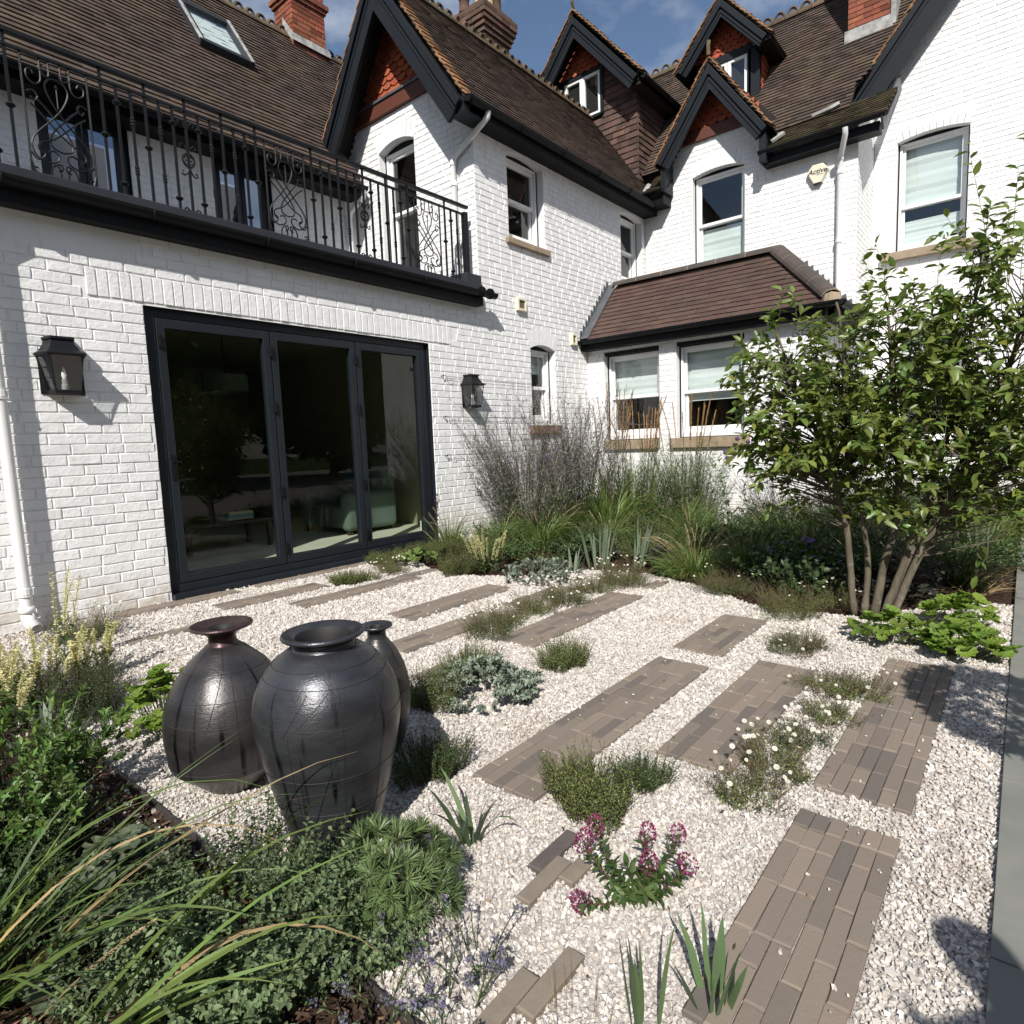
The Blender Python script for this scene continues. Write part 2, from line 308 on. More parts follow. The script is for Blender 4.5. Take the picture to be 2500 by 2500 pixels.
def brickwall(name, house, fr, bounds, zr, ops=(), own=None, seed=1, L=0.215, h=0.075, solid=None, exclude=None, paint=None, mort=None, thick=0.1):
    """coursed painted brick: mortar plane with the openings left out, bricks standing proud of it; own(a, z) -> bricks that are objects"""
    r = random.Random(seed); paint = paint or PAINT; mort = mort or MORTAR
    bv, bf = [], []; w = MB(); z = zr[0]; row = 0; parts = []
    while z < zr[1] - 0.01:
        zt = min(z + h, zr[1]); zm = (z + zt) / 2; lo, hi = bounds(zm)
        if hi - lo > 0.02:
            iv = [(lo, hi)]; ivb = [(lo, hi)]
            for o in ops:
                iv = cut(iv, o.span(zm, o.head)); ivb = cut(ivb, o.span(zm, min(o.head, 0.09) if o.rise > 0 else 0))
            # the backing follows straight-headed openings exactly
            for a, b in ivb: w.quad(fr.P(a, z, -0.004), fr.P(b, z, -0.004), fr.P(b, zt, -0.004), fr.P(a, zt, -0.004))
            a = lo - (L + 0.01) * (0.5 if row % 2 else 0.0) - r.uniform(0, 0.03)
            while a < hi:
                ln = L + r.uniform(-0.012, 0.012)
                if r.random() < 0.12: ln = L * 0.5
                for p, q in iv:
                    x0, x1 = max(a, p + 0.003), min(a + ln, q - 0.003)
                    if x1 - x0 < 0.03: continue
                    if exclude and exclude((x0 + x1) / 2, zm): continue
                    zz0, zz1 = z + 0.002 + r.uniform(-.002, .002), zt - 0.0035 + r.uniform(-.002, .002)
                    if own and own((x0 + x1) / 2, zm):
                        parts.append((x0, x1, zz0, zz1)); continue
                    o = len(bv); m1 = min(0.005, (x1 - x0) / 4); d = [0.0030 + r.uniform(-.0011, .0011) for _ in range(4)]; t = r.uniform(-.0007, .0007)
                    d[0] += t; d[1] += t
                    mz = 0.0045
                    bv += [fr.P(x0 + m1, zz0 + mz, d[0]), fr.P(x1 - m1, zz0 + mz, d[1]), fr.P(x1 - m1, zz1 - mz, d[2]), fr.P(x0 + m1, zz1 - mz, d[3]),
                           fr.P(x0, zz0, -0.006), fr.P(x1, zz0, -0.006), fr.P(x1, zz1, -0.006), fr.P(x0, zz1, -0.006)]
                    bf += [(o, o + 1, o + 2, o + 3), (o + 4, o + 5, o + 1, o), (o + 5, o + 6, o + 2, o + 1), (o + 6, o + 7, o + 3, o + 2), (o + 7, o + 4, o, o + 3)]
                a += ln + 0.008
        z += h; row += 1
    wall = w.build(name, mort, house, recalc=False)
    if bf:
        me = npmesh('brickwork', [tuple(v) for v in bv], bf); o = link('brickwork', me, paint, wall); stuff(o)
    ang = math.atan2(fr.u.y, fr.u.x)
    for i, (x0, x1, q0, q1) in enumerate(parts[:300]):
        o = link('brick', UNITBRICK[r.randrange(10)], None, wall); c = fr.P((x0 + x1) / 2, (q0 + q1) / 2, r.uniform(-.0015, .0015))
        o.location = c; o.scale = (x1 - x0, 1, q1 - q0); o.rotation_euler = (R_(r.uniform(-1.2, 1.2)), R_(r.uniform(-.35, .35)), ang + R_(r.uniform(-.35, .35)))
        # parents sit at the world origin or are shifted by the inverse set in put()
    return wall
def arch(fr, op, parent, n=None, hgt=0.215, m=None, name='arch_brick', depth=0.1):
    """voussoirs over an opening"""
    m = m or PAINT; w = (op.a1 - op.a0); c = (op.a0 + op.a1) / 2
    r = random.Random(int(op.a0 * 100))
    if op.rise > 0:
        R = ((w / 2) ** 2 + op.rise ** 2) / (2 * op.rise); zc = op.z1 + op.rise - R; half = math.asin(min(1, w / 2 / R))
        n = n or max(5, int(2 * half * R / 0.078)); mb = MB()
        for i in range(n):
            t0 = -half + 2 * half * i / n + 0.003 / R; t1 = -half + 2 * half * (i + 1) / n - 0.003 / R; d = 0.004 + r.uniform(-.002, .002)
            q = []
            for dd in (d, -depth):
                for (t, rad) in ((t0, R), (t1, R), (t1, R + hgt), (t0, R + hgt)): q.append(fr.P(c + rad * math.sin(t), zc + rad * math.cos(t), dd))
            mb.hexa([q[4], q[5], q[1], q[0], q[7], q[6], q[2], q[3]])
        return mb.build(name, m, parent)
def soldier(fr, a0, a1, z0, z1, parent, own=True):
    r = random.Random(3); a = a0
    while a < a1 - 0.03:
        ln = 0.066 + r.uniform(-.006, .006); mb = MB(); d = 0.006 + r.uniform(-.003, .003)
        fr.slab(mb, a, min(a + ln, a1), z0 + r.uniform(0, .004), z1 - r.uniform(0.004, .010), -0.006, d)
        mb.build('brick', PAINT, parent, bevel=0.004); a += ln + 0.009
def reveal(fr, op, depth, parent, m=None, sill=True):
    mb = MB(); m = m or WHITE
    n = 10; top = [(op.a0 + (op.a1 - op.a0) * i / n) for i in range(n + 1)]
    for a in (op.a0, op.a1): mb.quad(fr.P(a, op.z0, -0.004), fr.P(a, op.z0, -depth), fr.P(a, op.top(a), -depth), fr.P(a, op.top(a), -0.004))
    for i in range(n): mb.quad(fr.P(top[i], op.top(top[i]), -0.004), fr.P(top[i + 1], op.top(top[i + 1]), -0.004), fr.P(top[i + 1], op.top(top[i + 1]), -depth), fr.P(top[i], op.top(top[i]), -depth))
    if sill: mb.quad(fr.P(op.a0, op.z0, -0.004), fr.P(op.a1, op.z0, -0.004), fr.P(op.a1, op.z0, -depth), fr.P(op.a0, op.z0, -depth))
    return mb.build('reveal', m, parent)
def sash_window(house, fr, op, depth=0.1, label=None, sill=None, blind=0.0, lowblind=0.0, split=0.5, sillm=None, dark=None):
    """a sliding sash window set back in its opening: dark recess, white box frame, two sashes, panes, blind"""
    win = MB(); a0, a1, z0, z1 = op.a0 + 0.02, op.a1 - 0.02, op.z0 + 0.01, op.z1 - 0.0
    t = 0.032
    for (x0, x1, y0, y1) in ((a0, a0 + t, z0, z1), (a1 - t, a1, z0, z1), (a0 + t, a1 - t, z1 - t, z1), (a0 + t, a1 - t, z0, z0 + 0.06)): fr.slab(win, x0, x1, y0, y1, -depth - 0.07, -depth)
    w = win.build('window', WHITE, house, bevel=0.004)
    if label: w['label'] = label
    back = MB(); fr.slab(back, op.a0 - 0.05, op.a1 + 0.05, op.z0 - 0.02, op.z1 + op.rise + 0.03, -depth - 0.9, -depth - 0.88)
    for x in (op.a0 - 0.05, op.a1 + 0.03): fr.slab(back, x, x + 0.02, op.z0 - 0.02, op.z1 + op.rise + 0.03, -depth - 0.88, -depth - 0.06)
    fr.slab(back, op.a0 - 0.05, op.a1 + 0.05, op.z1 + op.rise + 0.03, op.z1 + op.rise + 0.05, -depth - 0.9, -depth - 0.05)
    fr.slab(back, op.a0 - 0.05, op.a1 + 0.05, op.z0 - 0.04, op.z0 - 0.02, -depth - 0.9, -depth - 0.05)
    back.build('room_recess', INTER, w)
    if op.rise > 0:
        hd = MB(); fr.slab(hd, op.a0, op.a1, op.z1, op.z1 + op.rise + 0.02, -depth - 0.05, -depth - 0.02); hd.build('head_panel', SLATE, w)
    sd = MB()
    for x in (op.a0, op.a1 - 0.02): fr.slab(sd, x, x + 0.02, op.z0, op.z1, -depth - 0.06, -depth + 0.004)
    sd.build('dark_stop', SLATE, w)
    zm = z0 + (z1 - z0) * split; s = 0.042
    for nm, (y0, y1, d) in (('upper', (zm - 0.02, z1 - t, -depth - 0.035)), ('lower', (z0 + 0.06, zm + 0.02, -depth - 0.075))):
        sh = MB(); bt = 0.045 if nm == 'upper' else 0.085
        for (x0, x1, q0, q1) in ((a0 + t, a0 + t + s, y0, y1), (a1 - t - s, a1 - t, y0, y1), (a0 + t + s, a1 - t - s, y1 - 0.045, y1), (a0 + t + s, a1 - t - s, y0, y0 + bt)): fr.slab(sh, x0, x1, q0, q1, d - 0.035, d)
        so_ = sh.build('sash', WHITE, w, bevel=0.003)
        pn = MB(); pn.quad(fr.P(a0 + t + s, y0 + bt, d - 0.018), fr.P(a1 - t - s, y0 + bt, d - 0.018), fr.P(a1 - t - s, y1 - 0.045, d - 0.018), fr.P(a0 + t + s, y1 - 0.045, d - 0.018))
        pn.build('pane', GLASS, w, recalc=False)
    for (frac0, frac1) in ((1 - blind, 1.0), (0.0, lowblind)):
        if frac1 - frac0 > 0.01:
            bl = MB(); zz0 = z0 + (z1 - z0) * frac0; zz1 = z0 + (z1 - z0) * frac1; nn = 14
            for i in range(nn):   # gently folded cloth
                q0 = zz0 + (zz1 - zz0) * i / nn; q1 = zz0 + (zz1 - zz0) * (i + 1) / nn; dd = 0.006 * math.sin(i * 2.7 + i * i); de = 0.006 * math.sin((i + 1) * 2.7 + (i + 1) ** 2)
                bl.quad(fr.P(a0 + 0.05, q0, -depth - 0.13 + dd), fr.P(a1 - 0.05, q0, -depth - 0.13 + dd), fr.P(a1 - 0.05, q1, -depth - 0.13 + de), fr.P(a0 + 0.05, q1, -depth - 0.13 + de))
            bl.build('blind', BLIND, w)
    if sill:
        sb = MB(); e, hgt, pr = sill; fr.slab(sb, op.a0 - e, op.a1 + e, op.z0 - hgt, op.z0, -depth, pr); sb.build('sill', sillm or STONE, w, bevel=0.006)
    return w
# ---------------------------------------------------------------- roofs
def inpoly(pt, poly):
    x, y = pt; c = False; n = len(poly)
    for i in range(n):
        (x1, y1), (x2, y2) = poly[i], poly[i - 1]
        if (y1 > y) != (y2 > y) and x < (x2 - x1) * (y - y1) / (y2 - y1) + x1: c = not c
    return c
def tiled(parent, P0, e, s, poly, m, tw=0.165, g=0.1, th=0.018, name='roof_tile', own=False, seed=1, tilt=0.021, clubs=False, deck=None, lift=0.0):
    """tiles laid on a slope: P0 corner, e along the course, s up the slope, poly = outline in (e, s)"""
    r = random.Random(seed); P0 = Vector(P0); e = Vector(e).normalized(); s = Vector(s).normalized(); nrm = e.cross(s).normalized()
    if nrm.z < -1e-6 or (abs(nrm.z) < 1e-6 and nrm.dot(CAM - P0) < 0): nrm = -nrm
    if deck: 
        d = MB(); d.add([P0 + e * a + s * b - nrm * 0.015 for a, b in poly], [tuple(range(len(poly)))]); d.add([P0 + e * a + s * b - nrm * 0.045 for a, b in poly], [tuple(reversed(range(len(poly))))]); d.build('roof_deck', DARKIN, parent, recalc=False)
    bmin = min(p[1] for p in poly); bmax = max(p[1] for p in poly); amin = min(p[0] for p in poly); amax = max(p[0] for p in poly)
    V, F, cnt = [], [], 0; row = 0; b = bmin
    while b < bmax - 0.01:
        a = amin - (tw * 0.5 if row % 2 else 0)
        while a < amax:
            # clip the tile's span to the outline at this course's middle
            bm_ = min(b + g * 0.5, bmax - 0.005); lo, hi = None, None
            xs = []
            n = len(poly)
            for i in range(n):
                (x1, y1), (x2, y2) = poly[i], poly[i - 1]
                if (y1 > bm_) != (y2 > bm_): xs.append((x2 - x1) * (bm_ - y1) / (y2 - y1) + x1)
            xs.sort()
            for k in range(0, len(xs) - 1, 2):
                x0, x1 = max(a + 0.0015, xs[k]), min(a + tw - 0.0015, xs[k + 1])
                if x1 - x0 < 0.02: continue
                w_ = r.uniform(-.0025, .0025); u_ = r.uniform(-.003, .003); hh = th + r.uniform(-.003, .004)
                lf = lift + tilt + r.uniform(-.002, .003)
                top = min(b + g * 1.15, bmax + 0.01)
                q = []
                if clubs:
                    pts = [(x0, b + g * 0.45), (x0 + (x1 - x0) * 0.14, b + g * 0.14), (x0 + (x1 - x0) * 0.5, b - g * 0.02), (x0 + (x1 - x0) * 0.86, b + g * 0.14), (x1, b + g * 0.45)]
                    vv = [P0 + e * x + s * (y + w_) + nrm * (lf + u_) for x, y in pts] + [P0 + e * x1 + s * top + nrm * (lf * 0.15), P0 + e * x0 + s * top + nrm * (lf * 0.15)]
                    vv += [v - nrm * hh for v in vv[:5]]
                    ff = [(0, 1, 2, 3, 4, 5, 6)] + [(7 + i, 8 + i, 1 + i, i) for i in range(4)]
                else:
                    q = [P0 + e * x0 + s * (b + w_) + nrm * (lf + u_), P0 + e * x1 + s * (b + w_) + nrm * (lf - u_), P0 + e * x1 + s * top + nrm * (lf * 0.15), P0 + e * x0 + s * top + nrm * (lf * 0.15)]
                    vv = q + [q[0] - nrm * hh, q[1] - nrm * hh, q[2] - nrm * hh * 0.8, q[3] - nrm * hh * 0.8]
                    ff = [(0, 1, 2, 3), (4, 5, 1, 0), (5, 6, 2, 1), (7, 4, 0, 3), (7, 6, 5, 4)]
                if own and cnt < 299:
                    t = MB(); t.add(vv, ff); t.build(name, m, parent, recalc=False); cnt += 1
                else:
                    o = len(V); V += [tuple(v) for v in vv]; F += [tuple(i + o for i in f) for f in ff]
            a += tw
        b += g; row += 1
    if F:
        me = bpy.data.meshes.new(name); me.from_pydata(V, [], F); me.update()
        o = link('tiling' if own else name + '_courses', me, m, parent); stuff(o)
def ring_ridge(parent, a, b, m=RIDGE, step=0.17, r=0.07, base=True, holes=True, name='ridge_tile'):
    a = Vector(a); b = Vector(b); d = (b - a); n = max(1, int(d.length / step)); d /= n; u = d.normalized(); side = u.cross(Vector((0, 0, 1))).normalized()
    for i in range(n):
        mb = MB(); p = a + d * (i + 0.03); q = a + d * (i + 0.97); w = 0.12
        for sgn in (1, -1):
            mb.hexa([p - Vector((0, 0, 0.10)) + side * sgn * w, q - Vector((0, 0, 0.10)) + side * sgn * w, q - Vector((0, 0, 0.125)) + side * sgn * w, p - Vector((0, 0, 0.125)) + side * sgn * w,
                     p + Vector((0, 0, 0.02)), q + Vector((0, 0, 0.02)), q, p])
        if holes:
            c = (p + q) / 2; rr = (q - p).length * 0.36; pts = []
            for k in range(11):
                t = math.pi * k / 10; pts.append(c + u * (-rr * math.cos(t)) + Vector((0, 0, 0.0 + 1.15 * rr * math.sin(t))))
            mb.tube(pts, 0.028, 4)
        mb.build(name, m, parent)
def gutter(parent, a, b, r=0.055, m=BLACK, name='gutter', brackets=0.9):
    a = Vector(a); b = Vector(b); u = (b - a).normalized(); side = u.cross(Vector((0, 0, 1))).normalized(); mb = MB(); n = 8
    for rad in (r, r - 0.006):
        o = len(mb.v)
        for p in (a, b):
            for k in range(n + 1):
                t = math.pi * k / n; mb.v.append(tuple(p + side * math.cos(t) * rad - Vector((0, 0, math.sin(t) * rad))))
        for k in range(n): mb.f.append((o + k, o + k + 1, o + n + 2 + k, o + n + 1 + k))
    for p in (a, b): mb.add([p + side * math.cos(math.pi * k / n) * r - Vector((0, 0, math.sin(math.pi * k / n) * r)) for k in range(n + 1)], [tuple(range(n + 1))])
    L = (b - a).length; k = int(L / brackets)
    g = mb.build(name, m, parent, recalc=False)
    br = MB()
    for i in range(k + 1):
        p = a + u * min(L - 0.03, 0.05 + i * brackets)
        br.tube([p + side * math.cos(math.pi * j / n) * (r + 0.006) - Vector((0, 0, math.sin(math.pi * j / n) * (r + 0.006))) for j in range(n + 1)], 0.009, 4)
    br.build('gutter_joint', m, g)
    return g
def barge(parent, foot, apex, foot2, drop=0.24, thick=0.05, xin=0.0, m=SLATE):
    """a pair of bargeboards on a plane facing -x (points share x)"""
    x = foot[0]
    for f in (foot, foot2):
        if f is None: continue
        a = Vector(f); b = Vector(apex); d = (b - a).normalized(); nn = Vector((0, -d.z, d.y)); 
        if nn.z > 0: nn = -nn
        mb = MB()
        for (o0, o1, xx0, xx1) in ((0.0, drop, x, x + thick), (-0.01, 0.075, x - 0.035, x), (0.10, 0.13, x - 0.012, x)):
            # mitred at the apex: cut vertically
            def P(base, off, xx, top):
                p = base + nn * off
                if top: t = (b.y - p.y) / d.y; p = p + d * t
                return Vector((xx, p.y, p.z))
            mb.hexa([P(a, o1, xx0, 0), P(b, o1, xx0, 1), P(b, o1, xx1, 1), P(a, o1, xx1, 0), P(a, o0, xx0, 0), P(b, o0, xx0, 1), P(b, o0, xx1, 1), P(a, o0, xx1, 0)])
        mb.build('bargeboard', m, parent, bevel=0.004)
def verge(parent, foot, apex, xw=0.16, m=VERGE, seed=2):
    """the ragged tile ends along a gable's edge, facing -x"""
    r = random.Random(seed); a = Vector(foot); b = Vector(apex); d = (b - a); L = d.length; d.normalize(); nn = Vector((0, -d.z, d.y)); 
    if nn.z < 0: nn = -nn
    n = int(L / 0.10); mb = MB()
    for i in range(n):
        p = a + d * (i * L / n); q = a + d * ((i + 1.25) * L / n); t0 = 0.012; h0 = 0.038 + r.uniform(0, .012); h1 = 0.022
        x0 = a.x - 0.045 + r.uniform(-.012, .008)
        mb.hexa([Vector((x0, p.y, p.z)) + nn * (h0 - 0.02), Vector((x0, q.y, q.z)) + nn * (h1 - 0.02), Vector((x0 + xw, q.y, q.z)) + nn * (h1 - 0.02), Vector((x0 + xw, p.y, p.z)) + nn * (h0 - 0.02),
                 Vector((x0, p.y, p.z)) + nn * h0, Vector((x0, q.y, q.z)) + nn * h1, Vector((x0 + xw, q.y, q.z)) + nn * h1, Vector((x0 + xw, p.y, p.z)) + nn * h0])
    o = mb.build('verge_tile_edge', m, parent); stuff(o)
def chimney(house, x0, x1, y0, y1, z0, z1, caps=(), m=CHIM, label=None, seed=5):
    core = MB(); core.box(x0 + .004, x1 - .004, y0 + .004, y1 - .004, z0, z1); ch = core.build('chimney', CHIMM, house)
    if label: ch['label'] = label
    faces = [(Fr((0, y0, 0), (1, 0, 0)), x0, x1), (Fr((x0, 0, 0), (0, -1, 0)), -y1, -y0)]
    V, F = [], []; r = random.Random(seed)
    segs = [(z0, z1, 0.0)] + list(caps)
    for (za, zb, ov) in segs:
        if ov > 0:
            mb = MB(); mb.box(x0 - ov + .004, x1 + ov - .004, y0 - ov + .004, y1 + ov - .004, za, zb); mb.build('corbel', CHIMM, ch)
        for fr, a0, a1 in faces:
            z = za; row = 0
            while z < zb - 0.02:
                a = a0 - ov - (0.11 if row % 2 else 0)
                while a < a1 + ov:
                    q0, q1 = max(a, a0 - ov), min(a + 0.215, a1 + ov)
                    if q1 - q0 > 0.02:
                        o = len(V); d = ov + 0.004 + r.uniform(-.002, .003)
                        V += [fr.P(q0 + .003, z + .003, d), fr.P(q1 - .003, z + .003, d), fr.P(q1 - .003, z + .065, d), fr.P(q0 + .003, z + .065, d), fr.P(q0, z, ov - .006), fr.P(q1, z, ov - .006), fr.P(q1, z + .068, ov - .006), fr.P(q0, z + .068, ov - .006)]
                        F += [(o, o + 1, o + 2, o + 3), (o + 4, o + 5, o + 1, o), (o + 5, o + 6, o + 2, o + 1), (o + 6, o + 7, o + 3, o + 2), (o + 7, o + 4, o, o + 3)]
                    a += 0.225
                z += 0.075; row += 1
    me = bpy.data.meshes.new('brickwork'); me.from_pydata([tuple(v) for v in V], [], F); me.update(); stuff(link('brickwork', me, m, ch))
    return ch
# ================================================================ THE HOUSE
house = thing('brick_house', 'white painted brick house with brown tiled roofs, dark gable boards and red tile gables', 'house', (5.5, 2.0, 0))
# openings
OD = Op(1.985, 4.95, 0.03, 2.39); OW1 = Op(6.47, 7.25, 3.86, 4.92, 0.055, 0.215); OW2 = Op(9.37, 10.10, 3.84, 4.90, 0.055, 0.215); OW3 = Op(6.84, 7.41, 1.45, 2.50, 0.06, 0.215)
OC = Op(0.87, 1.72, 3.92, 5.42, 0.055, 0.215); OD1 = Op(3.60, 4.48, 3.87, 5.46, 0.055, 0.215); OD2 = Op(3.62, 4.52, 0.95, 2.66, 0.06, 0.215)
OB1 = Op(0.30, 1.20, 1.20, 2.52); OB2 = Op(1.46, 2.40, 1.20, 2.52); OG = Op(-1.74, -1.03, 3.12, 5.22, 0.085, 0.215)
OF1 = Op(2.06, 2.87, 3.06, 4.76); OF2 = Op(3.78, 4.52, 3.06, 4.76)

# long front wall: garden room, and the wing beside it on the same line
SOLD = (1.62, 5.34, 2.395, 2.60)
dw = brickwall('wall', house, P1, lambda z: (-1.6, 10.22) if z < 3.0 else (5.84, 10.22), (-0.10, 5.12), (OD, OW1, OW2, OW3),
               own=lambda a, z: 0.3 < a < 2.0 and z < 2.93, seed=4, exclude=lambda a, z: SOLD[0] < a < SOLD[1] and SOLD[2] < z < SOLD[3])
soldier(P1, *SOLD, dw)
for o in (OW1, OW2, OW3): arch(P1, o, dw)
reveal(P1, OD, 0.14, dw, DOORGREY)
for o in (OW1, OW2, OW3): reveal(P1, o, 0.12, dw, PAINT)
sash_window(house, P1, OW1, 0.11, 'first floor sash window nearest the balcony', sill=(0.07, 0.075, 0.05), lowblind=0.0, split=0.52)
sash_window(house, P1, OW2, 0.11, 'first floor sash window in the corner above the bay roof', sill=(0.02, 0.075, 0.05), split=0.5, blind=0.05)
sash_window(house, P1, OW3, 0.11, 'narrow ground floor sash window', sill=(0.06, 0.12, 0.05), sillm=BRICKSILL, split=0.5, blind=0.3)
# gable end of the wing, looking over the balcony
WR = 1.41; RZ = 7.16        # wing roof pitch and ridge height
def gable_b(z):
    if z < 5.10: return (-2.4, 0.0)
    h = (RZ - 0.10 - z) / WR; return (max(-2.4, -1.2 - h), min(0.0, -1.2 + h))
gw = brickwall('wall', house, GAB, gable_b, (3.0, 5.66), (OG,), seed=8)
arch(GAB, OG, gw); reveal(GAB, OG, 0.12, gw, PAINT)
sash_window(house, GAB, OG, 0.11, 'tall arched door onto the balcony', split=0.62)
tm = MB(); GAB.slab(tm, -2.38, 0.02 - 0.42, 5.66, 5.83, -0.05, 0.05); tm.build('red_timber_band', TIMBER, house, bevel=0.006)
tm = MB(); GAB.slab(tm, -2.38, -0.42, 5.832, 5.865, -0.05, 0.07); tm.build('timber_moulding', LEADGREY, house, bevel=0.004)
tiled(house, GAB.P(-2.36, 5.87, 0.004), (0, -1, 0), (0, 0, 1), [(0, 0), (1.96, 0), (1.16, 1.15), (0.0 + 1.16, 1.15), (0.36, 0)][:3], REDTILE, 0.15, 0.085, 0.014, name='gable_tile', own=True, seed=3, tilt=0.02, clubs=True)
gb = MB(); gb.add([GAB.P(-2.4, 5.6, -.04), GAB.P(0, 5.2, -.04), GAB.P(-1.2, 7.05, -.04)], [(0, 1, 2)]); gb.build('gable_backing', DARKIN, house)
# wing roof, front slope and back slope
U = Vector((0, 1, WR)).normalized(); SL = math.hypot(1.48, 1.48 * WR)
tiled(house, (5.45, -0.28, RZ - 1.48 * WR), (1, 0, 0), U, [(0, 0), (4.50, 0), (4.94, 0.3), (5.4, SL), (0, SL)], TILES, 0.165, 0.085, seed=5, deck=True)
tiled(house, (5.45, 2.68, RZ - 1.48 * WR), (1, 0, 0), (0, -1, WR), [(0, 0), (6.4, 0), (6.4, SL), (0, SL)], TILES, 0.165, 0.1, seed=6, deck=True)
ring_ridge(house, (5.5, 1.2, RZ + 0.03), (10.5, 1.2, RZ + 0.03))
barge(house, (5.43, -0.22, 5.06), (5.43, 1.2, 7.10), (5.43, 2.62, 5.06), drop=0.27)
verge(house, (5.47, -0.28, RZ - 1.48 * WR + 0.01), (5.47, 1.2, RZ + 0.01)); verge(house, (5.47, 2.68, RZ - 1.48 * WR + 0.01), (5.47, 1.2, RZ + 0.01), seed=4)
ev = MB(); P1.slab(ev, 5.55, 10.2, 4.985, 5.13, 0.002, 0.24); ev.build('eaves_board', BLACK, house)
for yy in ((2.45, 2.66), (-0.24, -0.02)): ev = MB(); ev.box(5.46, 5.80, *yy, 4.96, 5.13); ev.build('eaves_end', SLATE, house)
gutter(house, (5.45, -0.30, 5.10), (9.98, -0.30, 5.10), 0.06)
chimney(house, 8.38, 9.02, 1.92, 2.46, 6.6, 8.02, [(8.02, 8.10, 0.03), (8.10, 8.18, 0.06), (8.18, 8.26, 0.09), (8.26, 8.42, 0.11), (8.42, 8.50, 0.05)], CHIMD, 'sooty corbelled chimney with pots behind the wing ridge')
chn = bpy.data.objects['chimney']
for (px, py, col, hh, rr) in ((8.50, 2.10, BUFF, 0.42, 0.085), (8.74, 2.12, BUFF, 0.52, 0.095), (8.93, 2.10, CHIMD, 0.46, 0.09), (8.42, 2.38, CHIMD, 0.28, 0.09)):
    mb = MB(); mb.lathe((px, py, 8.50), [(rr * 1.1, 0), (rr * 1.1, 0.04), (rr, 0.06), (rr * 0.9, hh * 0.8), (rr * 1.12, hh * 0.83), (rr * 1.12, hh * 0.93), (rr * 0.8, hh), (rr * 0.7, hh), (rr * 0.7, hh - 0.15)], 14)
    p = mb.build('chimney_pot', col, chn, smooth=True)
    mb = MB(); mb.lathe((px, py, 8.50 + hh), [(rr * 0.5, -0.02), (rr * 0.5, 0.07), (rr * 1.3, 0.07), (rr * 1.25, 0.17), (rr * 0.9, 0.21), (0.001, 0.22)], 14); mb.build('pot_cowl', BLACK, p, smooth=True)
# garden room eaves: grey upstand, gutter, black fascia, flat deck
mb = MB(); mb.box(-1.6, 5.80, -0.10, 0.30, 2.985, 3.14); mb.build('upstand', UPSTAND, house, bevel=0.01)
mb = MB(); mb.box(-1.6, 5.78, -0.12, -0.004, 2.885, 2.983); mb.build('fascia', BLACK, house, bevel=0.004)
mb = MB(); mb.box(-1.6, 5.83, 0.302, 2.3, 2.9, 3.05); mb.build('balcony_deck', UPSTAND, house)
mb = MB(); mb.box(5.56, 5.83, -0.06, 0.22, 3.142, 3.26); mb.build('upstand_end', UPSTAND, house, bevel=0.008)
gutter(house, (-1.6, -0.165, 3.035), (5.95, -0.165, 3.035), 0.058)
mb = MB(); mb.tube([(5.70, -0.165, 3.03), (5.72, -0.165, 3.03)], 0.064, 12); mb.tube([(5.84, -0.165, 3.03), (5.87, -0.165, 3.03)], 0.064, 12); mb.build('gutter_joint', BLACK, house)
# balcony back wall with its French doors
bw = brickwall('wall', house, BACK, lambda z: (-1.5, 5.84), (3.0, 4.85), (OF1, OF2), seed=12)
def french(op, lab, leaves):
    reveal(BACK, op, 0.1, bw, SLATE); mb = MB(); f = 0.06
    for (a, b, z0, z1) in ((op.a0, op.a0 + f, op.z0, op.z1), (op.a1 - f, op.a1, op.z0, op.z1), (op.a0 + f, op.a1 - f, op.z1 - f, op.z1), (op.a0 + f, op.a1 - f, op.z0, op.z0 + f)): BACK.slab(mb, a, b, z0, z1, -0.14, -0.06)
    d = mb.build('french_door', DOORGREY, house); d['label'] = lab
    for a0, a1 in leaves:
        mb = MB()
        for (a, b, z0, z1) in ((a0, a0 + 0.05, op.z0 + f, op.z1 - f), (a1 - 0.05, a1, op.z0 + f, op.z1 - f), (a0 + 0.05, a1 - 0.05, op.z1 - f - 0.06, op.z1 - f), (a0 + 0.05, a1 - 0.05, op.z0 + f, op.z0 + f + 0.08)): BACK.slab(mb, a, b, z0, z1, -0.12, -0.07)
        lf = mb.build('door_leaf', DOORGREY, d, bevel=0.003)
        mb = MB(); z0, z1 = op.z0 + f + 0.08, op.z1 - f - 0.06; mb.quad(BACK.P(a0 + .05, z0, -.095), BACK.P(a1 - .05, z0, -.095), BACK.P(a1 - .05, z1, -.095), BACK.P(a0 + .05, z1, -.095)); mb.build('pane', SKYGLASS, d, recalc=False)
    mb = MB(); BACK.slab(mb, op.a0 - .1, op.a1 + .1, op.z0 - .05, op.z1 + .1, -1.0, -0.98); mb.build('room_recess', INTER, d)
french(OF1, 'left pair of dark glazed doors on the balcony', ((2.12, 2.46), (2.47, 2.81)))
french(OF2, 'right dark glazed doors on the balcony', ((3.84, 4.14), (4.15, 4.46)))
